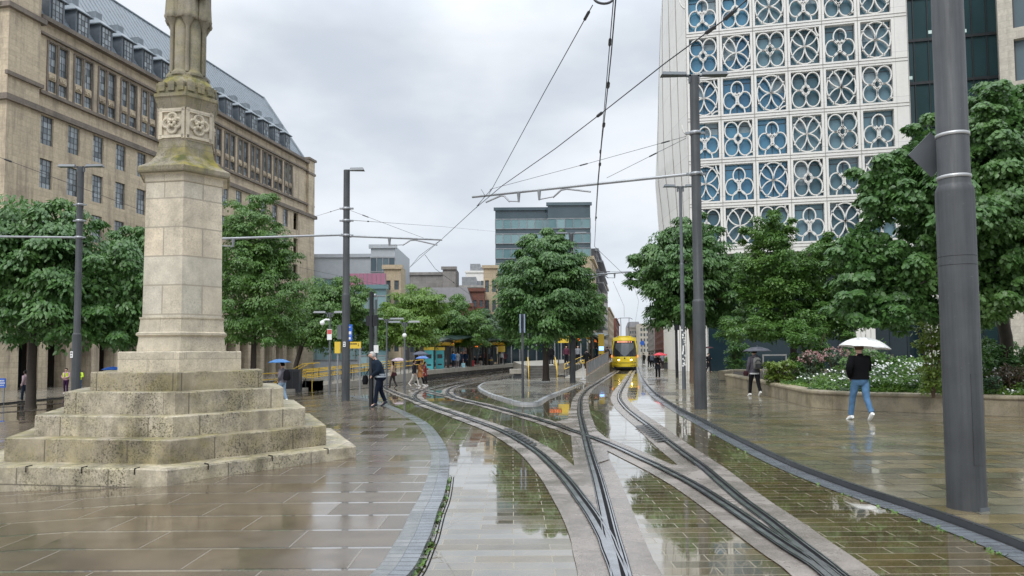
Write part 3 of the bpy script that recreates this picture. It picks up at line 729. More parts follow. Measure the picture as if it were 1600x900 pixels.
mi = MB(); mi.quad((XS+.01, 4.2, HZ-.2), (50.3, 4.2, HZ-.2), (50.3, 4.2, AH+1.2), (XS+.01, 4.2, AH+1.2)); mi.quad((XS+.01, 1.1, AH+.6), (50.3, 1.1, AH+.6), (50.3, 4.2, AH+.6), (XS+.01, 4.2, AH+.6)); mi.quad((XS+.01, 1.1, HZ+.02), (50.3, 1.1, HZ+.02), (50.3, 4.2, HZ+.02), (XS+.01, 4.2, HZ+.02))
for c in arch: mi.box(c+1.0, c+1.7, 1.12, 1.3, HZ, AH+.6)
mi.obj('arcade_interior', MAT['arcade_shade'], hall)
# upper wall, slightly set back, and the outer walls
mb.facade(XS+2.9, 48.6, 21.35, 28.45, [(b_+s_*.54-.43, b_+s_*.54+.43, z0_, z1_) for b_ in bays for s_ in (-1, 1) for (z0_, z1_) in (pairs, small)], .22, .35)
mb.quad((XS, 15, HZ-.3), (XS, 0, HZ-.3), (XS, 0, 31), (XS, 15, 31)); mb.quad((50.4, 0, HZ-.3), (50.4, 15, HZ-.3), (50.4, 15, 29), (50.4, 0, 29)); mb.quad((50.4, 15, HZ), (XS, 15, HZ), (XS, 15, 28.4), (50.4, 15, 28.4))
mb.box(XS+.003, XS+2.9, .003, 14.9, 20.99, 31.6)          # corner pavilion
mb.box(48.6, 50.397, .003, 8, 20.99, 29.2)                # end pier
mb.obj('wall', MAT['hall_stone'], hall)
mb = MB()
mb.box(XS-.30, 50.7, -.28, .36, 20.85, 21.3)
mb.box(XS-.25, XS+3.1, -.24, 0.0, 22.75, 23.05)
mb.box(XS+3.1, 50.6, .05, .36, 22.52, 22.78)
mb.box(XS+2.9, 48.6, .08, .36, 27.3, 27.5)
mb.box(XS+2.9, 48.6, -.18, .42, 28.4, 28.75)
mb.box(XS-.3, XS+3.2, -.3, 1, 27.9, 28.3); mb.box(XS-.2, XS+3.05, -.2, .8, 31.4, 31.8)
mb.box(48.4, 50.65, -.2, 8.2, 29.0, 29.3); mb.box(48.5, 50.6, -.1, .3, 27.0, 27.3)
mb.box(50.38, 50.75, -.28, 12, 20.85, 21.3); mb.box(XS-.3, XS+.1, .36, 15, 20.85, 21.3); mb.box(XS-.3, XS+.1, .36, 15, 28, 28.3)
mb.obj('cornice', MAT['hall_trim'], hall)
mb = MB()
for b_ in bays:
    mb.box(b_-1.12, b_-.97, .27, .6, 22.8, 27.1); mb.box(b_+.97, b_+1.12, .27, .6, 22.8, 27.1); mb.box(b_-.10, b_+.10, .27, .6, 22.8, 27.1)
    mb.box(b_-.97, b_-.1, .25, .6, 27.01, 27.14); mb.box(b_+.1, b_+.97, .25, .6, 27.01, 27.14)
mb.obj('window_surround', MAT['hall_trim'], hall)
# carved spandrels
mb = MB()
for b_ in bays:
    for s_ in (-1, 1):
        cx = b_+s_*.54; mb.box(cx-.34, cx+.34, .28, .4, 24.05, 24.38)
        for q in range(7): mb.sphere((cx+random.uniform(-.25, .25), .27, 24.2+random.uniform(-.1, .1)), .07, 6, 4)
mb.obj('carved_spandrel', MAT['hall_stone'], hall)['kind'] = 'stuff'
# windows: frame with glazing bars > pane
def win_mesh(name, w_, h_, nx, nz, fr=.05, bar=.028, lights=((0, None),), yf=0.0):
    f = MB(); p = MB()
    for (cx, ww) in lights:
        ww = ww or w_; a, b2 = cx-ww/2, cx+ww/2
        f.box(a, a+fr, 0, .06, 0, h_); f.box(b2-fr, b2, 0, .06, 0, h_); f.box(a+fr, b2-fr, 0, .06, 0, fr); f.box(a+fr, b2-fr, 0, .06, h_-fr, h_)
        for i in range(1, nx): x_ = a+ww*i/nx; f.box(x_-bar/2, x_+bar/2, .005, .055, fr, h_-fr)
        for j in range(1, nz): z_ = h_*j/nz; f.box(a+fr, b2-fr, .008, .052, z_-bar/2, z_+bar/2)
        for i in range(nx):
            for j in range(nz):
                xa, xb = a+ww*i/nx, a+ww*(i+1)/nx; za, zb3 = h_*j/nz, h_*(j+1)/nz
                p.quad((xa, .03, za), (xb, .03, za), (xb, .03, zb3), (xa, .03, zb3))
    return f.mesh(name, MAT['window_frame']), p.mesh('pane', MAT['hall_glass'])
def put_win(meshes, parent, x, y, z, name='window'):
    o = inst(name, meshes[0], parent, (x, y, z)); inst('pane', meshes[1], o); return o
w1 = win_mesh('window', 1.24, 2.35, 3, 5); wp = win_mesh('window', .86, 2.4, 2, 4, lights=((-.54, .86), (.54, .86))); ws = win_mesh('window', .86, .95, 2, 2, lights=((-.54, .86), (.54, .86)))
for b_ in bays:
    for (hw_, z0_, z1_) in rows.values(): put_win(w1, hall, b_-1.25, .16, z0_)
    put_win(wp, hall, b_, .47, pairs[0]); put_win(ws, hall, b_, .47, small[0])
# dark rooms behind arcade
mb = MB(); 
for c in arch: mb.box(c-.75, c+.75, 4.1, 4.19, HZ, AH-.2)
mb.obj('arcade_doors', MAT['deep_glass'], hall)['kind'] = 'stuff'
mb = MB(); e0, e1 = 28.7, 38.2
mb.add([(XS+2.5, .5, e0), (48.7, .5, e0), (50.0-1.5, 7, e1), (XS, 7, e1)], [(0, 1, 2, 3)])
mb.add([(XS, 7, e1), (48.5, 7, e1), (48.7, 14.5, e0), (XS+2.5, 14.5, e0)], [(0, 1, 2, 3)])
mb.add([(48.65, .5, e0), (48.65, 14.5, e0), (48.45, 7, e1)], [(0, 1, 2)]); mb.add([(XS+2.6, .5, e0), (XS+2.6, 14.5, e0), (XS+2.6, 7, e1)], [(0, 2, 1)])
sl = sqrt(6.5**2+9.5**2)
for i in range(64):
    x_ = XS+2.9+i*.72
    if x_ < 48.4: mb.tube([(x_, .5, e0+.02), (x_, 7, e1+.02)], .045, 4, smooth=False)
mb.tube([(XS, 7, e1+.05), (48.6, 7, e1+.05)], .14, 6); mb.tube([(48.6, .4, e0), (48.45, 7, e1+.1)], .18, 6)
mb.obj('roof', MAT['lead_roof'], hall)
dm = MB(); dm.box(-.78, .78, .55, 3.0, 0, 2.35); dw = MB()
rfm = MB(); rfm.add([(-1.0, .35, 2.35), (1.0, .35, 2.35), (1.0, 3.2, 2.35), (-1.0, 3.2, 2.35), (-.38, 1.3, 3.15), (.38, 1.3, 3.15), (.38, 3.6, 3.3), (-.38, 3.6, 3.3)], [(0, 1, 5, 4), (1, 2, 6, 5), (3, 0, 4, 7), (4, 5, 6, 7), (0, 3, 2, 1)])
rfm.box(-.38, .38, 1.35, 3.7, 3.1, 3.75); rfm.box(-1.02, 1.02, .33, 3.2, 2.27, 2.36)
dme, rme = dm.mesh('dormer', MAT['lead_dormer']), rfm.mesh('dormer_roof', MAT['lead_roof'])
wd = win_mesh('window', 1.15, 2.0, 3, 4, fr=.06, bar=.035)
for b_ in bays:
    d = inst('dormer', dme, hall, (b_, 0, 28.72)); inst('dormer_roof', rme, d)
    w_ = inst('window', wd[0], d, (0, .48, .22)); 
    inst('pane', wd[1], d, (0, .482, .22))
# ------------------------------------------------------------------ tracery building (right)
u = Vector((.974, -.225)).normalized(); vn = Vector((-u.y, u.x)); Q = Vector((26.0, 68.0)); TO = Q+u*(-9.18)
lib = thing('tracery_building', 'pale stone office block with rows of round tracery window screens behind the right trees', 'building', (TO.x, TO.y, -.25), atan2(u.y, u.x))
TW = 19.7; colx = [1.62+3.08*i for i in range(6)]; rowz = [13.85+4.17*i for i in range(7)]
hw, hh = 1.30, 1.74
holes = [(c-hw, c+hw, z-hh, z+hh) for c in colx for z in rowz]
mb = MB(); mb.facade(-.0, TW, 11.2, 43.4, holes, .62, 0)
mb.quad((0, 0, 11.2), (TW, 0, 11.2), (TW, 6, 11.2), (0, 6, 11.2))
# bowed street flank
zl = [0, 11.2, 22.0, 31, 43.4]; bx = [-.4, -.5, -1.1, -.6, 0.0]
def flank(t, z): # t 0..1 along depth
    b_ = np.interp(z, zl, bx); return (-(2.6-b_)*sin(pi*.5*min(t*1.4, 1)), 26*t, z)
for j in range(4):
    for i in range(8):
        mb.quad(flank((i+1)/8, zl[j]), flank(i/8, zl[j]), flank(i/8, zl[j+1]), flank((i+1)/8, zl[j+1]))
mb.quad((0, 26, 0), (TW, 26, 0), (TW, 26, 43.4), (0, 26, 43.4)); mb.quad((0, 0, 43.4), (TW, 0, 43.4), (TW, 26, 43.4), (0, 26, 43.4))
mb.quad((TW, 0, 11.2), (TW, 26, 11.2), (TW, 26, 43.4), (TW, 0, 43.4))
mb.obj('wall', MAT['white_stone'], lib)
mb = MB()
for j in range(8):
    z = rowz[0]-2.085+j*4.17; mb.box(.1, TW-.1, -.035, -.004, z-.17, z-.13); mb.box(.1, TW-.1, -.035, -.004, z+.13, z+.17)
for c in [.06]+[q+1.54 for q in colx[:-1]]+[TW-.06]: mb.box(c-.02, c+.02, -.03, -.004, 11.3, 43.2)
for t0, t1 in ((.05, .16), (.12, .3), (.22, .5), (.36, .7)):
    pts = [flank(t0+(t1-t0)*k/10, 11.2+32*k/10) for k in range(11)]; mb.tube([(p[0]-.03, p[1], p[2]) for p in pts], .028, 4)
mb.obj('joint_lines', MAT['grey_stone'], lib)
def arcpts(cx, cz, r, a0, a1, n=22, sx=hw, sz=hh): return [((cx+r*cos(a0+(a1-a0)*k/n))*sx, 0, (cz+r*sin(a0+(a1-a0)*k/n))*sz) for k in range(n+1)]
def bar(mb, pts, w_=.062, d_=.11, closed=False):
    """flat section bar following pts in the xz plane"""
    n = len(pts); rg = []
    for i, p in enumerate(pts):
        a = Vector(pts[(i-1) % (n-1)] if closed and i in (0,) else pts[max(i-1, 0)]); b_ = Vector(pts[(i+1) % (n-1)] if closed and i == n-1 else pts[min(i+1, n-1)])
        t = (b_-a).normalized(); nn = Vector((-t.z, 0, t.x)); p = Vector(p)
        rg.append([tuple(p+nn*w_+Vector((0, d_, 0))), tuple(p+nn*w_*.8+Vector((0, -d_, 0))), tuple(p-nn*w_*.8+Vector((0, -d_, 0))), tuple(p-nn*w_+Vector((0, d_, 0)))])
    mb.rings(rg, smooth=False)
T = 2*pi
def patA():
    m_ = MB(); r = .47
    for sx in (-1, 1):
        for sz in (-1, 1): bar(m_, arcpts(sx*.47, sz*.47, r, 0, T), closed=True)
    bar(m_, arcpts(0, 0, .26, 0, T), .08, closed=True)
    for k in range(8): m_.sphere((.13*cos(k*T/8)*hw*1.4, 0, .13*sin(k*T/8)*hh*1.4), .075, 6, 4)
    return m_
def patB():
    m_ = MB(); s = sqrt(2)*.5; 
    for a in range(4):
        ang = pi/4+a*pi/2; cx, cz = .98*cos(ang)*1.0, .98*sin(ang)*1.0
        cx, cz = cx*1.0, cz*1.0
    for a in range(4):
        ang = a*pi/2; cx, cz = cos(ang)*.98, sin(ang)*.98
        bar(m_, arcpts(cx, cz, .98, ang+pi-pi/4-.35, ang+pi+pi/4+.35))
    bar(m_, arcpts(0, 0, .97, 0, T), closed=True)
    return m_
def patC():
    m_ = MB(); bar(m_, arcpts(0, .36, .42, 0, T), closed=True)
    for s_ in (-1, 1):
        bar(m_, arcpts(s_*.52, -.26, .45, 0, T), closed=True); bar(m_, arcpts(s_*1.0, 1.0, .62, pi/2+(.0 if s_ > 0 else pi/2)+ (0 if s_ > 0 else 0), pi+(.0 if s_ > 0 else pi/2)+(.0)))
    bar(m_, arcpts(0, -.99, .52, 0, pi))
    for (cx, cz) in ((-.14, .1), (.14, .1), (0, -.22)):
        pts = [(cx*hw+.17*cos(q*T/3+pi/2+(pi if cz < 0 else 0)), cz*hh+.17*sin(q*T/3+pi/2+(pi if cz < 0 else 0))) for q in range(3)]
        m_.rings([[(x_, y_, z_) for x_, z_ in pts] for y_ in (.1, -.12)], smooth=False)
    bar(m_, [(0, 0, .1*hh), (0, 0, -.4*hh)], .07)
    return m_
pats = {k: f().mesh('tracery_screen', MAT['white_stone']) for k, f in dict(A=patA, B=patB, C=patC).items()}
layout = ['BCBCAB', 'CBABAC', 'BABCAB', 'ABABCB', 'BCBABA', 'CACBAC', 'BCBACB'][::-1]   # bottom row last in the string list
layout = {6: 'BCABCA', 5: 'CABCAB', 4: 'ABABCB', 3: 'BCBABA', 2: 'CACBAC', 1: 'BCBACB', 0: 'ABACBA'}
f_ = MB(); g_ = MB()
f_.box(-hw-.02, -hw+.06, .78, .88, -hh, hh); f_.box(hw-.06, hw+.02, .78, .88, -hh, hh); f_.box(-.035, .035, .78, .88, -hh, hh); f_.box(-hw, hw, .79, .87, hh-.5, hh-.45); f_.box(-hw, hw, .79, .87, -hh, -hh+.08)
g_.quad((-hw-.02, .84, -hh), (-.03, .84, -hh), (-.03, .84, hh), (-hw-.02, .84, hh)); g_.quad((.03, .84, -hh), (hw+.02, .84, -hh), (hw+.02, .84, hh), (.03, .84, hh))
fm = f_.mesh('window', MAT['window_frame']); gb = g_.mesh('pane', MAT['sky_reflect_glass']); gd = g_.mesh('pane', MAT['tracery_glass'])
for r_ in range(7):
    for c_ in range(6):
        o = inst('tracery_screen', pats[layout[r_][c_]], lib, (colx[c_], .15, rowz[r_]))
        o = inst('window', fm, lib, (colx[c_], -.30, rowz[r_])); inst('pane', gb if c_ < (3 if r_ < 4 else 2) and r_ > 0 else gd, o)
        if random.random() < .45:
            bl = MB(); dz_ = random.choice((.6, 1.1, 1.7, 2.3)); s_ = random.choice((-1, 1)); bl.quad((min(0, s_*hw)+.04, .832, hh-dz_), (max(0, s_*hw)-.04, .832, hh-dz_), (max(0, s_*hw)-.04, .832, hh), (min(0, s_*hw)+.04, .832, hh)); bl.obj('blind', MAT['blind'], o)
# ground floor: deep glass behind stone piers
mb = MB(); mb.box(1.6, TW+2, 3.2, 3.4, 0, 11.2)
for i in range(14): mb.box(1.6+i*1.5, 1.68+i*1.5, 3.1, 3.2, 0, 11.2)
mb.box(1.6, 9.6, .6, 3.2, 0.0, 5.2)
mb.obj('ground_floor_glass', MAT['deep_glass'], lib)
for x_ in (14.6, 20.6):
    mb = MB()
    for k in range(4): mb.box(x_+k*.42, x_+.36+k*.42, .3, 1.3, 0, 11.2)
    mb.box(x_, x_+1.62, .42, 1.5, 0, 11.2); mb.obj('pier', MAT['white_stone'], lib)
mb = MB()
for k in range(9): mb.box(-1.4+k*.33, -1.4+k*.33+.27, 1.0, 1.2, 0, 11.2)
mb.box(-1.4, 1.6, 1.2, 3.2, 0, 11.2)
mb.obj('pier', MAT['white_stone'], lib)

# dark glazed link and the stone block at the right edge
gl = thing('glass_link_building', 'dark glazed office bay between two pale stone blocks, upper right', 'building', (TO.x+u.x*TW, TO.y+u.y*TW, 0), atan2(u.y, u.x))
mb = MB(); mb.box(.02, 9.5, 4, 20, 0, 46); mb.obj('glazing', MAT['dark_glass'], gl)
mb = MB()
for i in range(8): mb.box(.3+i*1.25, .38+i*1.25, 3.86, 3.998, 0, 46)
for j in range(11): mb.box(.02, 9.5, 3.84, 3.99, j*4.17+2.0, j*4.17+2.28)
mb.obj('mullions', MAT['steel_dark'], gl)
mb = MB()
for (a, b_, z) in ((.6, 1.4, 27.6), (2.9, 3.8, 31.9), (4.6, 6.2, 31.7), (5.0, 6.0, 29.4), (2.6, 3.2, 23.4), (1.5, 2.4, 35.9)): mb.box(a, b_, 3.97, 3.995, z, z+.32)
mb.obj('ceiling_light_panel', mk('office_light', (.5, .6, .58), .4, emit=(.6, .8, .75), es=.35), gl)
cr = At(1560, 60, 58); rb2 = thing('stone_frame_building', 'cream stone framed office block cut off by the right edge of the photo', 'building', (cr.x, cr.y, 0), atan2(-.55, .83))
mb = MB(); mb.facade(0, 16, 0, 42, [(1.0+3.4*i, 3.5+3.4*i, 1.5+4.3*j, 4.9+4.3*j) for i in range(4) for j in range(9)], .7, 0); mb.quad((0, 14, 0), (0, 0, 0), (0, 0, 42), (0, 14, 42)); mb.quad((0, 0, 42), (16, 0, 42), (16, 14, 42), (0, 14, 42))
mb.obj('wall', MAT['cream_stone'], rb2)
wm = MB(); wm.box(0, .12, 0, .1, 0, 3.4); wm.box(.9, .98, 0, .1, 0, 3.4); wm.box(2.38, 2.5, 0, .1, 0, 3.4); wm = wm.mesh('window', MAT['window_frame'])
pm = MB(); pm.quad((0, .06, 0), (2.5, .06, 0), (2.5, .06, 3.4), (0, .06, 3.4)); pm = pm.mesh('pane', MAT['slate_glass'])
for i in range(2):
    for j in range(3, 9): o = inst('window', wm, rb2, (1.0+3.4*i, .5, 1.5+4.3*j)); inst('pane', pm, o)

# ------------------------------------------------------------------ generic blocks in the background
def block(name, label, pxl, pxr, Y, depth, ytop, mat, rows=0, cols=0, glassm='slate_glass', z_first=3.5, wfrac=(.55, .6), Yr=None, roof=None, band=False, cornice=True, par=1.0, side=False, ztop=None, shop=False):
    a = At(pxl, 545, Y); b_ = At(pxr, 545, Yr or Y); A_, B_ = Vector((a.x, a.y)), Vector((b_.x, b_.y)); W = (B_-A_).length
    H_ = ztop or At(pxl, ytop, Y).z
    t = thing(name, label, 'building', (A_.x, A_.y, -1), atan2(B_.y-A_.y, B_.x-A_.x)); H_ += 1
    hol = []
    if rows and not band:
        rh = (H_-z_first-par)/rows; cw = W/cols
        hol = [(cw*(i+.5)-cw*wfrac[0]/2, cw*(i+.5)+cw*wfrac[0]/2, z_first+rh*j, z_first+rh*(j+wfrac[1])) for i in range(cols) for j in range(rows)]
    mb = MB(); mb.facade(0, W, 0, H_, hol, .2, 0)
    mb.quad((0, depth, 0), (0, 0, 0), (0, 0, H_), (0, depth, H_)); mb.quad((W, 0, 0), (W, depth, 0), (W, depth, H_), (W, 0, H_)); mb.quad((W, depth, 0), (0, depth, 0), (0, depth, H_), (W, depth, H_)); mb.quad((0, 0, H_), (W, 0, H_), (W, depth, H_), (0, depth, H_))
    mb.obj('wall', MAT[mat], t)
    if hol:
        c = hol[0]; ww, wh = c[1]-c[0], c[3]-c[2]
        f = MB(); fr = min(.08, ww*.1); f.box(0, fr, 0, .08, 0, wh); f.box(ww-fr, ww, 0, .08, 0, wh); f.box(ww/2-fr/2, ww/2+fr/2, 0, .07, 0, wh); f.box(0, ww, .01, .07, wh*.5-fr/2, wh*.5+fr/2)
        p = MB(); p.quad((0, .05, 0), (ww, .05, 0), (ww, .05, wh), (0, .05, wh)); fm_, pm_ = f.mesh('window', MAT['window_frame']), p.mesh('pane', MAT[glassm])
        for h in hol: o = inst('window', fm_, t, (h[0], .12, h[2])); inst('pane', pm_, o)
    if band:
        rh = (H_-z_first-par)/rows
        for j in range(rows):
            z = z_first+rh*j
            g = MB(); 
            for i in range(cols): g.quad((W*i/cols+.04, -.06, z), (W*(i+1)/cols-.04, -.06, z), (W*(i+1)/cols-.04, -.06, z+rh*.60), (W*i/cols+.04, -.06, z+rh*.60))
            if side:
                for i in range(4): g.quad((W+.06, depth*i/4+.1, z), (W+.06, depth*(i+1)/4-.1, z), (W+.06, depth*(i+1)/4-.1, z+rh*.6), (W+.06, depth*i/4+.1, z+rh*.6))
            o = g.obj('window_band', MAT[glassm], t)
            m2 = MB(); m2.box(-.05, W+.05, -.16, -.02, z-.12, z); m2.box(-.05, W+.05, -.12, -.02, z+rh*.60, z+rh*.66)
            for i in range(cols+1): m2.box(W*i/cols-.05, W*i/cols+.05, -.13, -.02, z, z+rh*.6)
            m2.obj('mullions', MAT['galv'], o)
    if shop:
        m2 = MB(); m2.box(-.3, W+.3, -.9, -.2, 0, 6.4); m2.obj('shopfront', MAT['deep_glass'], t); m3 = MB()
        for i in range(8): m3.box(-.3+(W+.4)*i/7, -.1+(W+.4)*i/7, -1.0, -.905, 0, 6.4)
        m3.box(-.4, W+.4, -1.1, -.1, 6.41, 6.7); m3.obj('shopfront_frame', MAT['galv'], t)
    if cornice:
        m2 = MB(); m2.box(-.25, W+.25, -.25, .3, H_-.35, H_+.15); m2.obj('cornice', MAT[mat], t)
    if roof == 'mansard':
        r_ = MB(); r_.prism([(0, 0), (W, 0), (W, depth), (0, depth)], H_+.16, H_+2.6, top=[(.8, 1.6), (W-.8, 1.6), (W-.8, depth-1.6), (.8, depth-1.6)]); r_.obj('roof', MAT['slate'], t)
    if roof == 'plant':
        r_ = MB(); r_.box(W*.2, W*.7, 2, depth-2, H_+.1, H_+2.2); r_.box(W*.75, W*.85, 3, 5, H_+.1, H_+1.4); r_.obj('rooftop_plant', MAT['galv'], t)
    return t
block('glass_office', 'tall blue-grey glass office block, its lower left wing behind the round central tree', 775, 862, 122, 14, 326, 'slate_glass', 10, 7, 'teal_glass', 1.2, band=True, par=.9, shop=True)
block('glass_office', 'taller right-hand wing of the glass office block with overhanging roof edge', 858, 925, 119, 18, 318, 'slate_glass', 10, 5, 'teal_glass', 1.2, band=True, par=1.6, side=True, shop=True)
block('stone_block', 'narrow beige stone block at the left of the glass office', 756, 778, 116, 12, 416, 'beige_stone', 4, 2, 'slate_glass', 3, roof=None)
block('stone_block', 'pale rendered block set back above the rooftops, left of the beige block', 728, 760, 190, 12, 424, 'white_stone', 3, 3, 'slate_glass', 12, roof='plant')
block('stone_block', 'small pale grey block with one dark rooftop window in front of the set-back block', 712, 757, 160, 10, 447, 'concrete_grey', 3, 4, 'deep_glass', 9, roof='plant')
block('office_block', 'grey and silver office building with curved dark glass corner behind the left lamp mast', 482, 579, 105, 18, 399, 'silver_cladding', 4, 8, 'teal_glass', 2, band=True, par=2.2)
block('office_block', 'glazed corner tower with a mast at the end of the silver office building', 579, 617, 98, 14, 384, 'silver_cladding', 5, 4, 'slate_glass', 2, band=True, par=.5)
block('office_block', 'pale glass shopfront block with cream stone edge behind the black signal post', 560, 603, 88, 12, 447, 'teal_glass', 4, 3, 'teal_glass', 1, band=True, par=.3)
pa_, pb_ = At(546, 432, 88), At(603, 448, 88); t = thing('rooftop_screen', 'pink tinted glass rooftop screen beneath the silver office building', 'screen', (pa_.x, 88, pb_.z)); mb = MB(); mb.box(0, pb_.x-pa_.x, 0, .3, 0, At(600, 427, 88).z-pb_.z); mb.obj('glass_screen', MAT['pink_glass'], t); mb = MB()
for k in range(9): mb.box(k*.53, k*.53+.05, -.06, -.002, 0, At(600, 427, 88).z-pb_.z)
mb.obj('posts', MAT['galv'], t)
block('stone_block', 'cream stone corner block beside the pale glass shopfront', 600, 626, 90, 4, 416, 'beige_stone', 5, 2, 'slate_glass', 3)
block('mansard_building', 'low grey slate mansard building above the pale green tree', 628, 692, 128, 14, 427, 'grey_stone', 3, 6, 'slate_glass', 3)
block('mansard_building', 'grey slate building with a broad square chimney tower above the trees', 692, 712, 122, 8, 418, 'grey_stone', 0, 0)
block('brick_building', 'dark red brick warehouse with slate mansard between tree and beige block', 655, 738, 106, 12, 476, 'brick_red', 4, 9, 'slate_glass', 3, roof='mansard')
block('brick_building', 'red brick end wall stepping towards the beige block', 728, 757, 112, 12, 452, 'brick_red', 5, 3, 'slate_glass', 3)
# street canyon: left side runs away along the track direction
sd = Vector((.161, .987))
def street_block(name, label, px, Y0, Y1, ytop, mat, rows, cols, gm_='slate_glass', w_=14, right=False, roof=None, ov=False):
    p0 = At(px, 545, Y0); A_ = Vector((p0.x, p0.y)); L_ = (Y1-Y0)/.987; H_ = At(px, ytop, Y0).z
    # left side: front faces +right of sd ; right side faces left
    rot = atan2(sd.y, sd.x)
    if right: t = thing(name, label, 'building', (A_.x+sd.x*L_, A_.y+sd.y*L_, -1), rot+pi)
    else: t = thing(name, label, 'building', (A_.x, A_.y, -1), rot)
    H_ += 1
    rh = (H_-4)/rows; cw = L_/cols
    hol = [(cw*(i+.25), cw*(i+.75), 3.6+rh*j, 3.6+rh*(j+.6)) for i in range(cols) for j in range(rows)]
    mb = MB(); mb.facade(0, L_, 0, H_, hol, .25, 0)
    mb.quad((0, w_, 0), (0, 0, 0), (0, 0, H_), (0, w_, H_)); mb.quad((L_, 0, 0), (L_, w_, 0), (L_, w_, H_), (L_, 0, H_)); mb.quad((0, 0, H_), (L_, 0, H_), (L_, w_, H_), (0, w_, H_))
    mb.obj('wall', MAT[mat], t)
    ww, wh = cw*.5, rh*.6
    f = MB(); f.box(0, .08, 0, .08, 0, wh); f.box(ww-.08, ww, 0, .08, 0, wh); f.box(0, ww, .01, .07, wh*.5-.03, wh*.5+.03)
    p = MB(); p.quad((0, .05, 0), (ww, .05, 0), (ww, .05, wh), (0, .05, wh)); fm_, pm_ = f.mesh('window', MAT['window_frame']), p.mesh('pane', MAT[gm_])
    for h in hol: o = inst('window', fm_, t, (h[0], .15, h[2])); inst('pane', pm_, o)
    m2 = MB(); m2.box(-.2, L_+.2, -.4, .3, H_-.5, H_); m2.box(-.1, L_+.1, -.25, 0, 3.2, 3.5)
    if ov:
        for j in range(rows): m2.box(0, L_, -1.2, -.02, 3.5+rh*j, 3.7+rh*j)
    m2.obj('cornice', MAT[mat] if not ov else MAT['galv'], t)
    return t
street_block('stone_block', 'beige stone flank wall just right of the glass office', 926, 118, 132, 400, 'beige_stone', 7, 4, w_=4)
street_block('balcony_block', 'tall dark block with stacked balconies on the left of the far street', 934, 134, 158, 388, 'slate', 9, 4, ov=True)
street_block('stone_block', 'pale stone frontage on the left of the far street', 940, 160, 205, 425, 'cream_stone', 7, 9)
street_block('stone_block', 'brown stone frontage further down the left of the street', 952, 207, 260, 480, 'beige_stone', 5, 8)
street_block('brick_building', 'red brick frontage far down the left of the street', 963, 264, 330, 497, 'brick_red', 5, 8)
street_block('stone_block', 'white rendered frontage of the first house on the right of the far street', 1052, 112, 135, 470, 'white_stone', 4, 5, right=True)
street_block('brick_building', 'brown brick shop row on the right of the far street', 1036, 140, 190, 492, 'brick_red', 4, 8, right=True)
street_block('stone_block', 'grey stone building further down the right of the street', 1022, 195, 270, 498, 'grey_stone', 4, 8, right=True)
block('stone_block', 'grey town houses closing the far end of the street', 984, 1002, 350, 12, 511, 'grey_stone', 5, 5, 'slate_glass', 3, roof='mansard')
block('stone_block', 'pale classical building closing the far end of the street on the right', 1000, 1024, 340, 12, 506, 'cream_stone', 5, 5, 'slate_glass', 3)
# ------------------------------------------------------------------ poles, lamps, overhead line
def mast(label, base, h, r0, r1, collar=None, heads=None, name='lamp_mast', cat='lamp post', bands=(), rz=0, door=True, group=None, mat='pole_paint', n=20):
    t = thing(name, label, cat, (base.x, base.y, base.z), rz, group)
    mb = MB()
    c = collar or h*.33
    mb.lathe([(r0, -.03), (r0, c-.04), (r0*.97, c), (r1*1.06, c+.03), (r1, c+.05), (r1*.92, h)], n=n); mb.obj('pole', MAT[mat], t)
    if door:
        mb = MB(); a0 = -pi/2-.1
        mb.rings([[( (r0+.004)*cos(a), (r0+.004)*sin(a), z) for a in [a0+.75*k/6 for k in range(7)]] for z in (.45, 1.35)], closed=False, cap=False)
        mb.tube([((r0+.004)*cos(a0), (r0+.004)*sin(a0), .45), ((r0+.004)*cos(a0), (r0+.004)*sin(a0), 1.35)], .004, 4)
        mb.obj('service_door', MAT[mat], t)
    for z in bands:
        mb = MB(); rr = (r1 if z > c else r0)*1.01; mb.lathe([(rr, z-.02), (rr+.008, z-.018), (rr+.008, z+.018), (rr, z+.02)], n=n, cap=False); mb.obj('steel_band', MAT['steel_band'], t)
    if heads:
        w_, kind = heads
        mb = MB()
        if kind == 'T':
            for s_ in (-1, 1):
                mb.tube([(s_*r1*.5, 0, h-.05), (s_*.12, 0, h+.02), (s_*.30, 0, h+.03)], .035, 6); mb.box(s_*.12-.03, s_*.12+.03, -.05, .05, h-.18, h+.05)
            mb.box(-.2, .2, -.05, .05, h+.0, h+.05); mb.obj('bracket', MAT['lamp_grey'], t)
            for s_ in (-1, 1):
                m2 = MB(); m2.prism([(s_*.22, -.1), (s_*w_, -.14), (s_*w_, .14), (s_*.22, .1)][::s_], h+.03, h+.13, top=[(s_*.24, -.05), (s_*(w_-.05), -.09), (s_*(w_-.05), .09), (s_*.24, .05)][::s_]); m2.obj('lamp_head', MAT['lamp_grey'], t)
        elif kind == 'R':
            m2 = MB(); m2.tube([(0, 0, h-.06), (.06, 0, h), (.2, 0, h+.01)], .035, 6); m2.obj('bracket', MAT['lamp_grey'], t)
            m2 = MB(); m2.prism([(.12, -.09), (w_, -.14), (w_, .14), (.12, .09)], h-.02, h+.09, top=[(.14, -.05), (w_-.05, -.09), (w_-.05, .09), (.14, .05)]); m2.obj('lamp_head', MAT['lamp_grey'], t)
    return t
def clamp(t, z, r, n=14):
    mb = MB(); mb.lathe([(r, z-.05), (r+.03, z-.045), (r+.03, z+.045), (r, z+.05)], n=n, cap=False); mb.box(-r-.14, -r+.0, -.04, .04, z-.03, z+.03); mb.box(r, r+.14, -.04, .04, z-.03, z+.03)
    return mb.obj('clamp', MAT['galv'], t)
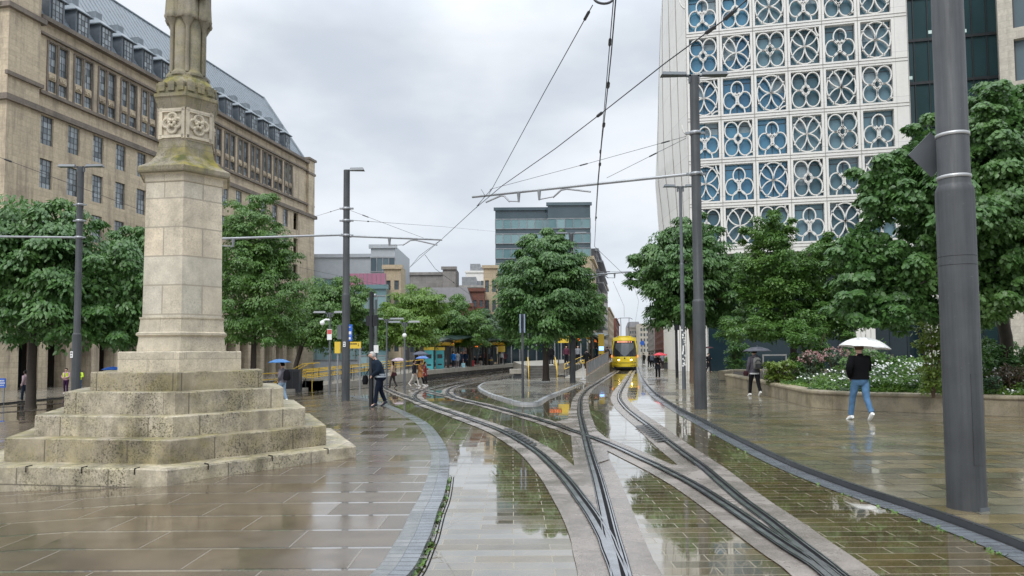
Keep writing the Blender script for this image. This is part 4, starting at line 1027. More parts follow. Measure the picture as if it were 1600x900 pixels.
# near pole at right
b1 = G(1511, 794, KR); b1.z = KR
big = mast('thick grey overhead line pole in the right foreground with two steel bands', b1, 11.5, .178, .150, collar=At(1487, 290, b1.y-.17).z-b1.z, bands=(), name='overhead_line_pole', cat='pole', n=40)
for py_ in (205, 272):
    z = At(1485, py_, b1.y-.16).z-b1.z; mb = MB(); mb.lathe([(.150, z-.018), (.158, z-.015), (.158, z+.015), (.150, z+.018)], n=40, cap=False); mb.obj('steel_band', MAT['steel_band'], big)
mb = MB()
for py_ in (398, 412): z = At(1490, py_, b1.y-.17).z-b1.z; mb.lathe([(.177, z-.003), (.1808, z-.002), (.1808, z+.002), (.177, z+.003)], n=40, cap=False)
mb.obj('seam', MAT['black_paint'], big)
mb = MB(); mb.M = Matrix.Rotation(.35, 4, 'Z'); mb.box(-.05, .07, -.188, -.172, .0, .035); mb.M = None; mb.obj('base_tab', MAT['lamp_grey'], big)
zd = At(1485, 240, b1.y+.2).z
d_ = .17; mb = MB(); mb.M = Matrix.Translation((b1.x-.09, b1.y+.24, zd)) @ Matrix.Rotation(pi/4, 4, 'Y'); mb.box(-d_, d_, -.006, .006, -d_, d_); mb.M = None
mb.box(b1.x-.02, b1.x+.02, b1.y+.17, b1.y+.245, zd-.15, zd+.15)
tag(mb.obj('tram_sign', MAT['lamp_grey']), 'grey back of a diamond shaped tram sign fixed behind the foreground pole', 'sign')
# mast 1095
p95 = G(1095, 639, KR); m95 = mast('tall grey lamp mast carrying the overhead line arm, standing by the right planter', p95, At(1079, 120, p95.y).z-p95.z, .175, .14, collar=At(1088, 474, p95.y).z, heads=(.95, 'T'), name='lamp_mast')
for py_ in (208, 272): clamp(m95, At(1083, py_, p95.y).z-p95.z, .135)
p40 = G(540, 626, KL); m40 = mast('tall grey lamp mast with a single lamp head behind the leaning man', p40, At(540, 266, p40.y).z-p40.z, .155, .13, collar=At(540, 408, p40.y).z-1.2, heads=(.68, 'R'), name='lamp_mast')
for py_ in (326, 345, 368): clamp(m40, At(540, py_, p40.y).z-p40.z, .125)
p95b = G(895, 598, .07); m89 = mast('grey lamp mast in front of the round central tree on the island', p95b, At(893, 366, p95b.y).z-p95b.z, .17, .13, collar=At(895, 527, p95b.y).z, heads=(.95, 'T'))
for py_ in (395, 400, 430, 436): clamp(m89, At(894, py_, p95b.y).z-p95b.z, .12)
g18 = At(118, 613, 30.0); g18.z = zg(g18.x, g18.y)
m18 = mast('grey twin headed lamp mast in front of the civic building, left of the monument', g18, At(127, 262, 30).z-g18.z, .17, .13, collar=At(118, 522, 30).z-g18.z, heads=(.92, 'T'))
for py_ in (320, 345, 371): clamp(m18, At(124, py_, 30).z-g18.z, .12)
p68 = G(1069, 608, KR); m68 = mast('slim grey lamp mast with stickers beside the trunk of the right street tree', p68, At(1062, 293, p68.y).z-p68.z, .09, .07, collar=5.5, heads=(.75, 'T'), mat='lamp_grey')
mb = MB()
for i in range(26): a = -pi/2+random.uniform(-.8, .8); z = random.uniform(.9, 2.6); mb.M = Matrix.Rotation(a+pi/2, 4, 'Z') @ Matrix.Translation((0, -.094, z)); mb.box(-.03, .03, 0, .003, -.035, .035)
mb.M = None
mb.obj('stickers', MAT['white_paint'], m68)['kind'] = 'stuff'
p58 = G(1058, 590, KR); bp = mast('black signal post between the slim mast and the far street', p58, At(1057, 470, p58.y).z, .11, .10, collar=1.2, name='signal_post', cat='post', door=False, mat='black_paint')
mb = MB(); mb.box(-.16, .16, -.3, -.1, 3.3, 4.2); mb.obj('signal_box', MAT['black_paint'], bp)
# black post with signals the man leans by
p80 = G(580, 636, KL); bs = mast('black traffic signal post that the man in navy leans against', p80, At(580, 456, p80.y).z-p80.z, .075, .075, collar=1.0, name='signal_post', cat='post', door=False, mat='black_paint')
zz_ = At(580, 500, p80.y).z
mb = MB(); mb.box(-.17, -.06, -.02, .16, zz_-.2, zz_+.1); mb.obj('signal_box', MAT['black_paint'], bs)
mb = MB(); mb.box(.06, .2, -.1, .12, zz_-.22, zz_+.12); mb.box(-.16, .16, .0, .04, zz_-.02, zz_+.02); mb.obj('signal_box', MAT['black_paint'], bs)
mb = MB(); mb.lathe([(.03, -.03), (.05, 0), (.05, .07), (.02, .08)], (.11, 0, At(580, 458, p80.y).z-p80.z-.1)); mb.obj('sensor', MAT['galv'], bs)
# pole just behind it
pb = G(587, 606, 0); gb_ = mast('grey post with a white notice standing behind the black signal post', pb, At(586, 455, pb.y).z, .11, .10, collar=1.5, name='post', cat='post', door=False, mat='lamp_grey')
mb = MB(); mb.box(-.2, .2, -.16, -.12, At(587, 538, pb.y).z, At(587, 526, pb.y).z); mb.obj('notice', MAT['white_paint'], gb_)
# sign post on the island
p17 = G(817, 622, .07); sp_ = mast('slim post with two upright grey sign plates on the island', p17, At(817, 491, p17.y).z-p17.z, .045, .045, collar=1.5, name='sign_post', cat='sign', door=False, mat='pole_paint', n=12)
mb = MB(); za, zc = At(817, 520, p17.y).z-p17.z, At(817, 491, p17.y).z-p17.z; mb.box(-.1, -.05, -.14, .1, za, zc); mb.box(.05, .10, -.14, .1, za, zc); mb.box(-.1, .1, -.01, .01, za+.1, za+.15); mb.obj('sign_plate', MAT['sign_slate'] if 'sign_slate' in MAT else mk('sign_slate', (.22, .27, .36), .4), sp_)
# platform lamp posts (T heads)
def plamp(px, py, ytop, Y, label, cctv=False, wd_=.85):
    b_ = At(px, py, Y); b_.z = zg(b_.x, b_.y); t = mast(label, b_, At(px, ytop, Y).z-b_.z, .06, .05, collar=2, heads=(wd_, 'T'), name='platform_lamp', cat='lamp post', door=False, mat='lamp_grey', n=10, group='twin headed lamps around the tram stop'); return t
l1 = plamp(515, 585, 490, 38, 'slim twin lamp with white globe camera left of the blue sign mast')
l2 = plamp(632, 590, 505, 40, 'slim twin lamp with a round sensor above the brown coated walkers')
l3 = plamp(604, 585, 500, 46, 'slim twin lamp half hidden behind the black signal post', wd_=1.1)
zc_ = At(506, 503, 38).z-l1.location.z
mb = MB(); mb.tube([(0, 0, zc_+.1), (-.2, -.05, zc_+.12), (-.35, -.05, zc_+.05)], .05, 8); mb.sphere((-.38, -.05, zc_-.05), .13, 12, 8); mb.obj('dome_camera', MAT['white_paint'], l1)
zc2 = At(632, 524, 40).z-l2.location.z; mb = MB(); mb.sphere((0, 0, zc2), .12, 10, 7); mb.obj('dome_camera', MAT['white_paint'], l2)
z1_ = At(515, 522, 38).z-l1.location.z
mb = MB(); mb.box(-.12, .12, -.09, -.07, z1_-.3, z1_+.25); mb.obj('notice', MAT['white_paint'], l1)
mb = MB(); mb.box(-.11, .11, -.10, -.092, z1_+.0, z1_+.22); mb.obj('notice_red', mk('notice_red', (.6, .1, .1), .5), l1)

# --- cantilever arms
def arm(label, p_at, pend, ends, side=1):
    """tube arm with registration drop brackets; ends: list of (t along, swan direction)"""
    t = thing('line_cantilever', label, 'overhead arm', p_at)
    v = Vector(pend)-Vector(p_at); mb = MB(); mb.tube([(0, 0, 0), tuple(v)], .042, 10); mb.obj('arm_tube', MAT['galv'], t)
    d = v.normalized()
    for (tt, sw, *ln_) in ends:
        ls = ln_[0] if ln_ else 1.0
        b_ = v*tt; mb = MB()
        mb.tube([b_, b_+Vector((0, 0, -.32))], [.07, .035], 6); mb.tube([b_+Vector((0, 0, -.30)), b_+d*sw*.5*ls+Vector((0, 0, -.26))], .018, 6)
        e1 = b_+d*sw*.5*ls+Vector((0, 0, -.28)); mb.tube([e1, e1+d*sw*.3*ls+Vector((0, 0, .20)), e1+d*sw*.5*ls+Vector((0, 0, .22)), e1+d*sw*1.35*ls+Vector((0, 0, .06))], .028, 6)
        mb.obj('registration_arm', MAT['galv'], t)
    mb = MB(); mb.sphere((0, 0, 0), .06, 8, 6); mb.obj('joint', MAT['galv'], t)
    return t
ARM95 = At(1078, 272, p95.y); e95 = Vector((At(738, 297, 23.5).x, 23.5, ARM95.z))
arm('long grey overhead line arm reaching left from the mast by the planter', ARM95, e95, [(.665, -1, .9), (.765, 1, .62)])
ARM40 = At(548, 369, p40.y); e40 = At(691, 374.5, p40.y+.4)
arm('short grey overhead line arm reaching right from the left lamp mast', ARM40, e40, [(.42, 1)])
A2 = At(533, 367, p40.y); e2 = At(345, 373, p40.y-1)
arm('thin overhead line arm reaching left from the left lamp mast towards the monument', A2, e2, [(.9, 1)])
A3 = At(118, 371, 30); e3 = At(-60, 369, 30.5)
arm('thin line arm reaching out of the photo from the mast by the civic building', A3, e3, [])
A4 = At(900, 431, p95b.y); e4 = At(985, 425, p95b.y+2)
arm('far overhead line arm crossing behind the central lamp mast', A4, e4, [(.7, -1)])
# --- wires
ZW = 6.25
def wire(label, pts, r=.011, ins=(), mat='wire'):
    t = thing('overhead_wire', label, 'wire', tuple(pts[0])); o_ = Vector(pts[0]); P = [Vector(p)-o_ for p in pts]
    mb = MB(); mb.tube(P, r*.8, 6); 
    mb.obj('cable', MAT[mat], t)
    for (k, f_) in ins:
        a, b_ = P[k], P[k+1]; c = a.lerp(b_, f_); d = (b_-a).normalized(); m2 = MB(); m2.tube([c-d*.13, c-d*.1, c+d*.1, c+d*.13], [.015, r*2.6, r*2.6, .015], 6); m2.obj('insulator', MAT[mat], t)
    return t
W = lambda px, py, z=ZW: G(px, py, flat=z)
c1_ = [W(968, -120), W(962, 0), W(955, 85), W(946, 172), W(940, 225), W(935, 283), W(931, 345), W(929, 385)]
wire('contact wire running down from the top of the photo along the middle track', c1_+[Vector((7.6, 46, 6.0)), Vector((10.7, 62, 6.0)), Vector((16, 95, 6.0)), Vector((48, 290, 6))], .012, [(2, .5), (3, .4), (4, .5), (5, .9)])
wire('second twin wire close beside the contact wire over the middle track', [W(966, -120, 6.32), W(958.5, 0, 6.32), W(944, 172, 6.32), W(934, 283, 6.3), W(930, 345, 6.28)], .009, [(1, .3), (2, .5)])
wire('diagonal contact wire crossing from the upper right down to the left track', [W(1235, -60), W(1130, 32), W(1040, 98), W(946, 172), W(868, 232), W(785, 290), W(742, 326), W(690, 374), W(662, 398), W(640, 418)], .012, [(1, .2), (0, .9), (3, .1)])
wire('steep pull-off wire from the ring at the top down to the arm', [W(926, 8, 7.3), W(850, 145, 6.9), W(770, 293, 6.45), W(764, 303)], .011, [(0, .1)])
wire('short bridle wires below the end of the long arm', [W(770, 293, 6.5), W(745, 322)], .01)
wire('short bridle wire from the arm end down to the diagonal wire', [W(752, 296, 6.6), W(758, 306), W(744, 325)], .01)
wire('upper stay wire from the right mast to the end of the long arm', [At(1072, 213, p95.y), At(920, 255, 22.3), At(765, 296, 23.3)], .008, [(0, .2), (1, .05)], )
wire('lower stay wire from the right mast down to the middle of the long arm', [At(1072, 216, p95.y), At(948, 278, 22.2)], .008, [(0, .4)])
wire('stay wire from the left mast down to the tip of the short arm', [At(548, 329, p40.y), At(662, 372, p40.y+.2)], .008, [(0, .2)])
wire('nearly level span wire from the left mast to the glass office', [At(548, 344, p40.y), At(620, 349, 40), At(690, 354, 60), At(776, 362, 115)], .012, [(0, .3), (2, .5)])
wire('span wire from the left mast back to the civic building cornice', [At(532, 326, p40.y), At(500, 336, 60), At(478, 341, 95)], .012, [(0, .3)])
wire('span wire rising from the left edge past the left mast to the monument', [At(-60, 225, 26), At(0, 246, 26), At(118, 290, 28), At(225, 330, 33), At(345, 382, 40), At(470, 418, 52), At(560, 438, 60), At(612, 448, 66)], .013, [(1, .1)])
wire('contact wire from the left mast arm down to the far left platform', [W(664, 398), At(680, 420, 38), At(727, 455, 60), At(760, 477, 90)], .014, [(1, .5)])
wire('wire from the left track crossing up to the central tree', [W(640, 418), At(655, 400, 29), W(690, 374)], .01)
wire('span wire between the central mast and the right street tree', [At(899, 425, p95b.y), At(1000, 424, 46), At(1060, 420, 44)], .012, [(0, .5)])
wire('span wire from the central mast left across to the beige block', [At(890, 432, p95b.y), At(820, 440, 70), At(757, 447, 115)], .014)
wire('wire drop above the tram', [At(958, 440, 60), At(975, 478, 74), At(975.5, 495, 78)], .016)
rg_ = W(943, -4, 7.4); t_ = thing('wire_ring', 'dark steel ring carrying the wires at the very top of the photo', 'ring', rg_)
mb = MB(); mb.tube([(.16*cos(a), .16*sin(a)*.35, .13*sin(a)) for a in [6.2832*i/20 for i in range(21)]], .02, 8); mb.obj('hoop', MAT['wire'], t_)
# ------------------------------------------------------------------ tram stop, left platform
def V2(x, y): return Vector((x, y))
PA, PB = G(664, 594).xy, G(800, 577.5).xy; PC = PB+(PB-PA)*.4+V2(2, 0)
PLZ = zg(PA.x, PA.y)+.86
print('platform', PA, PB, PLZ)
plat = thing('tram_platform', 'long stone edged tram platform behind the curved tracks, left of the round tree', 'platform', (PA.x, PA.y, PLZ-.86))
def rel(p, o): return V2(p.x-o.x, p.y-o.y)
ln = [rel(p, PA) for p in smooth([PA, PB, PC], 6)]
def offl(cl, d): return offset(cl, d)
back = offl(ln, -4.6)
mb = MB(); mb.prism([tuple(p) for p in ln]+[tuple(p) for p in back[::-1]], .48, .856)
mb.obj('platform_edge', MAT['platform_stone'], plat)
inn = offl(ln, -.35)
mb = MB(); mb.prism([tuple(p) for p in inn]+[tuple(p) for p in offl(ln, -4.5)[::-1]], -.1, .48); mb.obj('platform_base', MAT['kerb_dark'], plat)
mb = MB()
A_ = [(p.x, p.y, .854) for p in offl(ln, -.08)]; B_ = [(p.x, p.y, .854) for p in offl(ln, -.38)]; mb.add(A_+B_, [(i, i+1, len(A_)+i+1, len(A_)+i) for i in range(len(A_)-1)])
mb.obj('edge_strip', MAT['white_stone'], plat)
# ramp
PD = G(480, 611).xy; rd_ = (PA-PD).normalized(); rl = V2(-rd_.y, rd_.x)
ramp = thing('access_ramp', 'stone ramp with yellow handrails climbing to the left end of the platform', 'ramp', (PD.x, PD.y, zg(PD.x, PD.y)), atan2(rd_.y, rd_.x))
RLn = (PA-PD).length; ztop = PLZ-.02-zg(PD.x, PD.y)
mb = MB(); mb.add([(0, 0, -.1), (RLn, 0, -.1), (RLn, 2.2, -.1), (0, 2.2, -.1), (0, 0, .22), (RLn, 0, ztop), (RLn, 2.2, ztop), (0, 2.2, .22)], [(0, 3, 2, 1), (4, 5, 6, 7), (0, 1, 5, 4), (1, 2, 6, 5), (2, 3, 7, 6), (3, 0, 4, 7)])
mb.box(-3.2, 0, 0, 2.2, -.1, .21)
mb.obj('ramp_slab', MAT['platform_stone'], ramp)
def rail_run(pts, parent, h=(1.0, .62), sp=1.5, r=.032, mat='yellow_paint', pmat='steel_dark', bars=False, loops=True):
    mb = MB()
    for hh_ in h: mb.tube([(p[0], p[1], p[2]+hh_) for p in pts], r, 6)
    if loops:
        for p in (pts[0], pts[-1]): mb.tube([(p[0], p[1], p[2]+h[0]), (p[0], p[1], p[2]+h[1])], r, 6)
    mb.obj('handrail', MAT[mat], parent)
    P = [Vector(p) for p in pts]
    for i in range(len(P)-1):
        n = max(1, int((P[i+1]-P[i]).length/sp))
        for k in range(n+(1 if i == len(P)-2 else 0)):
            q = P[i].lerp(P[i+1], k/n); m2 = MB(); m2.tube([q+Vector((0, 0, -.05)), q+Vector((0, 0, h[0]-.02))], .028, 6); m2.obj('post', MAT[pmat], parent)
    if bars:
        m3 = MB()
        for i in range(len(P)-1):
            n = int((P[i+1]-P[i]).length/.38)
            for k in range(n): q = P[i].lerp(P[i+1], k/n); m3.tube([q+Vector((0, 0, .08)), q+Vector((0, 0, h[0]-.03))], .02, 4)
        m3.obj('balusters', MAT[pmat], parent)
rail_run([(0, .12, .22), (RLn, .12, ztop)], ramp); rail_run([(0, 2.08, .22), (RLn, 2.08, ztop)], ramp); rail_run([(-3.2, 1.2, .2), (0, 1.2, .22), (RLn*.55, 1.2, .22+(ztop-.22)*.55)], ramp, sp=2.2)
st_ = thing('stair_rail', 'yellow stair handrails stepping up beside the blue umbrella walker', 'railing', (At(490, 590, 48).x, 48, zg(-13, 48)))
for dy in (0, 1.4):
    mb = MB(); mb.tube([(-2.6, dy, .45), (-2.2, dy, .95), (-.7, dy, 1.75), (0, dy, 1.8), (0, dy, 1.35), (-.6, dy, 1.3), (-2.5, dy, .5)], .035, 6); mb.tube([(-2.1, dy, 0), (-2.1, dy, .95)], .03, 6); mb.tube([(-.1, dy, 0), (-.1, dy, 1.35)], .03, 6); mb.obj('handrail', MAT['yellow_paint'], st_)
mb = MB()
for k in range(5): mb.box(-2.4+k*.42, .3, .1, 1.3, 0, .16*(k+1))
mb.obj('steps', MAT['platform_stone'], st_)
cb = thing('equipment_cabinet', 'dark equipment cabinet beside the yellow stair handrails', 'cabinet', (At(459, 600, 47).x, 47, zg(-13, 47)))
mb = MB(); mb.box(-.45, .45, -.3, .3, 0, 1.35); mb.box(-.48, .48, -.33, .33, 1.35, 1.42); mb.obj('cabinet_body', MAT['steel_dark'], cb); mb = MB(); mb.box(-.40, -.02, -.315, -.3, .1, 1.28); mb.box(.02, .40, -.315, -.3, .1, 1.28); mb.obj('cabinet_door', MAT['black_paint'], cb)
def reader(px, py, dz, label):
    p = G(px, py, dz); t = thing('ticket_reader', label, 'ticket reader', p); mb = MB(); mb.lathe([(.2, 0), (.2, .03), (.05, .05), (.035, .08), (.035, 1.15)], n=12); mb.obj('post', MAT['white_paint'], t)
    mb = MB(); mb.rbox((0, 0, 1.22), (.22, .1, .24), rx=-.4); mb.obj('reader_head', MAT['yellow_paint'], t); mb = MB(); mb.rbox((0, -.055, 1.24), (.13, .01, .1), rx=-.4); mb.obj('reader_screen', MAT['black_paint'], t)
reader(457, 607, 0, 'yellow headed ticket reader on a white post left of the left lamp mast')
reader(911, 593, .07, 'yellow headed ticket reader on a white post at the foot of the right ramp')
# platform railings at the back
bk = [(p.x+PA.x, p.y+PA.y, PLZ) for p in back[:9]]
br = thing('platform_fence', 'grey post and rail fence along the back of the left platform', 'fence', (bk[0][0], bk[0][1], PLZ))
rail_run([(p[0]-bk[0][0], p[1]-bk[0][1], 0) for p in bk], br, mat='galv', pmat='galv', sp=2.5, h=(1.05, .55))

def shelter(label, x, y, z, rz_, L_=9, W_=3.6, H_=2.75, ncol=3, group='tram stop shelters', screens=5, leds=2):
    t = thing('tram_shelter', label, 'shelter', (x, y, z), rz_, group)
    n = 12
    mb = MB(); rg = []
    for i in range(n+1):
        s_ = i/n; zz_ = H_+.28+.42*sin(pi*s_)**.8; w_ = W_/2*(.55+.45*sin(pi*s_)**.5); xx = -L_/2+L_*s_
        rg.append([(xx, -w_, zz_-.22), (xx, -w_*.5, zz_-.03), (xx, 0, zz_+.05), (xx, w_*.5, zz_-.03), (xx, w_, zz_-.22), (xx, w_, zz_-.30), (xx, 0, zz_-.10), (xx, -w_, zz_-.30)])
    mb.rings(rg, smooth=False); mb.obj('canopy', MAT['green_canopy'], t)
    mb = MB()
    for yy in (-.75, .75):
        mb.box(-L_/2+.6, L_/2-.6, yy-.04, yy+.04, H_+.02, H_+.16)
        k = int(L_/.42)
        for i in range(k): xx = -L_/2+.7+i*.42; mb.add([(xx, yy-.05, H_+.02), (xx+.34, yy-.05, H_+.02), (xx+.17, yy-.05, H_-.2), (xx, yy+.05, H_+.02), (xx+.34, yy+.05, H_+.02), (xx+.17, yy+.05, H_-.2)], [(0, 2, 1), (3, 4, 5), (0, 1, 4, 3), (1, 2, 5, 4), (2, 0, 3, 5)])
    mb.obj('beam', MAT['yellow_paint'], t)
    for i in range(ncol):
        xx = -L_/2+1.1+(L_-2.2)*i/(ncol-1); m2 = MB(); m2.box(xx-.11, xx+.11, -.11, .11, 0, H_+.2); m2.obj('column', MAT['steel_dark'], t)
        m2 = MB(); m2.tube([(xx, 0, H_-.5), (xx, -1.2, H_+.15)], .04, 6); m2.tube([(xx, 0, H_-.5), (xx, 1.2, H_+.15)], .04, 6); m2.obj('strut', MAT['steel_dark'], t)
    for i in range(screens):
        xx = -L_/2+1.5+(L_-3)*i/screens; m2 = MB(); m2.box(xx, xx+.06, .5, .56, 0, 2.3); m2.box(xx+(L_-3)/screens-.1, xx+(L_-3)/screens-.04, .5, .56, 0, 2.3); m2.box(xx, xx+(L_-3)/screens-.05, .5, .56, 2.2, 2.28); m2.box(xx, xx+(L_-3)/screens-.05, .5, .56, .25, .31); fr_ = m2.obj('screen_frame', MAT['steel_dark'], t)
        m2 = MB(); m2.box(xx+.06, xx+(L_-3)/screens-.1, .52, .54, .31, 2.2); m2.obj('pane', MAT['slate_glass'], fr_)
    for i in range(leds):
        xx = -L_/2+1.2+(L_-3)*i/max(1, leds-1) if leds > 1 else -L_/2+1; m2 = MB(); m2.box(xx-.15, xx+1.35, -.32, -.12, H_-.62, H_-.22); d = m2.obj('display_housing', MAT['black_paint'], t)
        m3 = MB()
        for rr_ in range(2):
            xq = xx-.05
            for q in range(9):
                ww = random.uniform(.04, .11); m3.box(xq, xq+ww, -.328, -.321, H_-.36-rr_*.17, H_-.28-rr_*.17); m3.box(xx-.16, xx-.152, -.3+q*.018, -.29+q*.018, H_-.36-rr_*.17, H_-.28-rr_*.17); xq += ww+.04
        m3.obj('display_text', MAT['orange_led'], d)
    mb = MB(); mb.box(-1.6, 1.6, .1, .45, .42, .48); mb.box(-1.3, -1.2, .2, .4, 0, .42); mb.box(1.2, 1.3, .2, .4, 0, .42); mb.obj('bench', MAT['steel_dark'], t)
    return t
pd_ = (PB-PA).normalized(); pr_ = atan2(pd_.y, pd_.x); pn = V2(-pd_.y, pd_.x)
def onplat(s, d): q = PA+pd_*s+pn*d; return q
def atplat(px, d):
    k = (px-800)/F; a = PA+pn*d; s_ = (k*a.y-a.x)/(pd_.x-k*pd_.y); return a+pd_*s_
q = atplat(684, 2.2); shelter('small green canopy with a yellow toothed beam at the near end of the left platform', q.x, q.y, PLZ, pr_, 5.5, 2.6, 2.55, 2, screens=2, leds=0)
q = atplat(716, 2.3); shelter('dark curved canopy over the travellers with the blue coat, second along the left platform', q.x, q.y, PLZ, pr_, 10, 4.4, 2.95, 3, leds=1)
q = atplat(762, 2.3); shelter('long green canopy above the red suitcase and the seated travellers on the left platform', q.x, q.y, PLZ, pr_, 17, 4.2, 2.85, 4, screens=8, leds=2)
# ticket machines
for i, (s_, lab) in enumerate(((670, 'cyan ticket machine with yellow top at the very end of the left platform'), (687, 'second cyan ticket machine, right of the dark canopy column'))):
    q = atplat(s_, 1.3); t = thing('ticket_machine', lab, 'ticket machine', (q.x, q.y, PLZ), .1, 'ticket machines on the left platform')
    mb = MB(); mb.box(-.42, .42, -.3, .3, 0, 1.85); mb.obj('machine_body', MAT['cyan_panel'], t); mb = MB(); mb.box(-.5, .5, -.34, .34, 1.85, 2.15); mb.obj('machine_top', MAT['sign_yellow'], t)
    mb = MB(); mb.box(-.25, .25, -.312, -.3, 1.05, 1.45); mb.box(-.2, .2, -.315, -.3, .35, .5); mb.obj('machine_screen', MAT['tram_dark'], t)
# litter bin and yellow notice, red suitcase
q = atplat(766, 1.0); t = thing('litter_bin', 'black litter bin with a yellow band on the left platform', 'bin', (q.x, q.y, PLZ)); mb = MB(); mb.lathe([(.26, 0), (.28, .9), (.2, 1.0)], n=14); mb.obj('bin_body', MAT['black_paint'], t); mb = MB(); mb.lathe([(.29, .62), (.29, .7)], n=14); mb.obj('band', MAT['yellow_paint'], t)
q = atplat(783, .9); t = thing('notice_board', 'yellow notice board towards the far end of the left platform', 'sign', (q.x, q.y, PLZ)); mb = MB(); mb.box(-.5, .5, -.04, .04, 1.7, 2.5); mb.obj('board', MAT['sign_yellow'], t); mb = MB(); mb.box(-.45, -.38, -.03, .03, 0, 1.7); mb.box(.38, .45, -.03, .03, 0, 1.7); mb.obj('post', MAT['steel_dark'], t)
q = atplat(737, .9); t = thing('suitcase', 'bright red suitcase standing on the left platform', 'suitcase', (q.x, q.y, PLZ))
mb = MB(); mb.box(-.27, .27, -.14, .14, .06, .72); mb.obj('case', mk('red_case', (.55, .03, .04), .35), t); mb = MB(); mb.tube([(-.12, 0, .7), (-.12, 0, 1.0), (.12, 0, 1.0), (.12, 0, .7)], .012, 5); mb.obj('handle', MAT['black_paint'], t)
for dx in (-.2, .2):
    m2 = MB(); m2.sphere((dx, 0, .035), .035, 8, 6); m2.obj('wheel', MAT['black_paint'], t)

# ------------------------------------------------------------------ island platform on the right, beside the tram
ip = thing('tram_platform', 'raised island platform between the round tree and the yellow tram', 'platform', (0, 0, 0))
e = lambda y: 7.7+.161*(y-62)
IZ = zg(8, 70); PZ = IZ+.85
S0, S1 = G(826, 592, .06).xy, G(876, 592, .06).xy; SD = 2.4
mb = MB(); mb.prism([(S0.x, S0.y+SD), (S1.x, S0.y+SD), (S1.x+.3, 74), (e(74), 74), (e(150), 150), (e(150)-5.5, 150), (S0.x-1.2, 95), (S0.x-.6, 74)], IZ-.4, PZ); mb.obj('platform_base', MAT['platform_stone'], ip)
zs0 = zg(S0.x, S0.y)+.06
for k in range(5):
    mb = MB(); mb.box(S0.x-.03, S1.x+.03, S0.y+k*.46, S0.y+SD+.02, zs0-.1, zs0+(k+1)*(PZ-zs0)/5-.005*(k == 4)-.004); mb.obj('step', MAT['step_dark'], ip)
a0, b0_ = G(882, 592, .06).xy, G(915, 591, .06).xy; a1, b1_ = V2(e(74)-1.9, 74.0), V2(e(74)-.05, 74.0); zr0 = zg(b0_.x, b0_.y)
print('ramp', a0, b0_, PZ, S0, S1)
mb = MB(); mb.add([(a0.x, a0.y, zr0-.1), (b0_.x, b0_.y, zr0-.1), (b1_.x, b1_.y, IZ-.1), (a1.x, a1.y, IZ-.1), (a0.x, a0.y, zr0+.08), (b0_.x, b0_.y, zr0+.08), (b1_.x, b1_.y, PZ-.006), (a1.x, a1.y, PZ-.006)], [(0, 3, 2, 1), (4, 5, 6, 7), (0, 1, 5, 4), (1, 2, 6, 5), (2, 3, 7, 6), (3, 0, 4, 7)])
mb.add([(b0_.x+.003, b0_.y, zr0-.1), (b1_.x+.003, b1_.y, IZ-.1), (b1_.x+.003, b1_.y, PZ+.1), (b0_.x+.003, b0_.y, zr0+.18), (b0_.x+.12, b0_.y, zr0-.1), (b1_.x+.12, b1_.y, IZ-.1), (b1_.x+.12, b1_.y, PZ+.1), (b0_.x+.12, b0_.y, zr0+.18)], [(0, 1, 2, 3), (4, 7, 6, 5), (3, 2, 6, 7), (0, 3, 7, 4), (1, 5, 6, 2)])
mb.obj('ramp_slab', MAT['platform_stone'], ip)
rr1 = thing('ramp_railing', 'grey baluster railing with tan handrail on the right side of the ramp by the tram', 'railing', (b0_.x+.06, b0_.y, zr0+.16)); rail_run([(0, 0, .0), (b1_.x-b0_.x, b1_.y-b0_.y, PZ-.06-zr0)], rr1, h=(1.05, .1), mat='timber', bars=True, pmat='galv', sp=2)
rr2 = thing('ramp_railing', 'yellow handrail on the left side of the ramp, right of the round tree trunk', 'railing', (a0.x, a0.y, zr0+.08)); rail_run([(0, 0, .0), (a1.x-a0.x, a1.y-a0.y, PZ-zr0-.08)], rr2, sp=1.4)
for xx, lab in ((S0.x, 'yellow stair handrail left of the round tree trunk'), (S1.x, 'yellow stair handrail right of the round tree trunk')):
    t = thing('stair_rail', lab, 'railing', (xx, S0.y-.2, zs0)); mb = MB(); mb.tube([(0, .1, 0), (0, .1, .95), (0, 2.5, 1.75), (0, 3.0, 1.75), (0, 3.0, .8)], .032, 6); mb.tube([(0, .1, .6), (0, 2.5, 1.4)], .028, 6); mb.obj('handrail', MAT['yellow_paint'], t)
bb = G(800, 592, .07); be_ = G(823, 592, .07)
t = thing('stone_bench', 'pale stone bench block left of the steps on the island', 'bench', (bb.x-.1, bb.y, bb.z)); mb = MB(); mb.box(-.1, be_.x-bb.x+.05, 0, 1.6, .42, .8); mb.obj('seat', MAT['platform_stone'], t); mb = MB(); mb.box(.25, be_.x-bb.x-.1, .15, 1.4, 0, .42); mb.obj('plinth', MAT['kerb_dark'], t)
shelter('green canopy with red lit displays just right of the round tree trunk', 6.3, 76, PZ, atan2(.987, .161), 12, 3.6, 2.9, 4, leds=2)
shelter('second green canopy along the island platform nearest the tram front', 10.6, 94, PZ, atan2(.987, .161), 12, 3.6, 2.9, 4, leds=2)
t = thing('shelter_post_sign', 'yellow stop totem on the island platform beside the tram', 'sign', (9.3, 77, PZ)); mb = MB(); mb.box(-.3, .3, -.06, .06, .9, 3.0); mb.obj('totem', MAT['sign_yellow'], t); mb = MB(); mb.box(-.05, .05, -.05, .05, 0, .9); mb.obj('post', MAT['steel_dark'], t); mb = MB(); mb.box(-.24, .24, -.075, -.062, 1.3, 1.7); mb.obj('lit_panel', MAT['blue_lamp'], t)
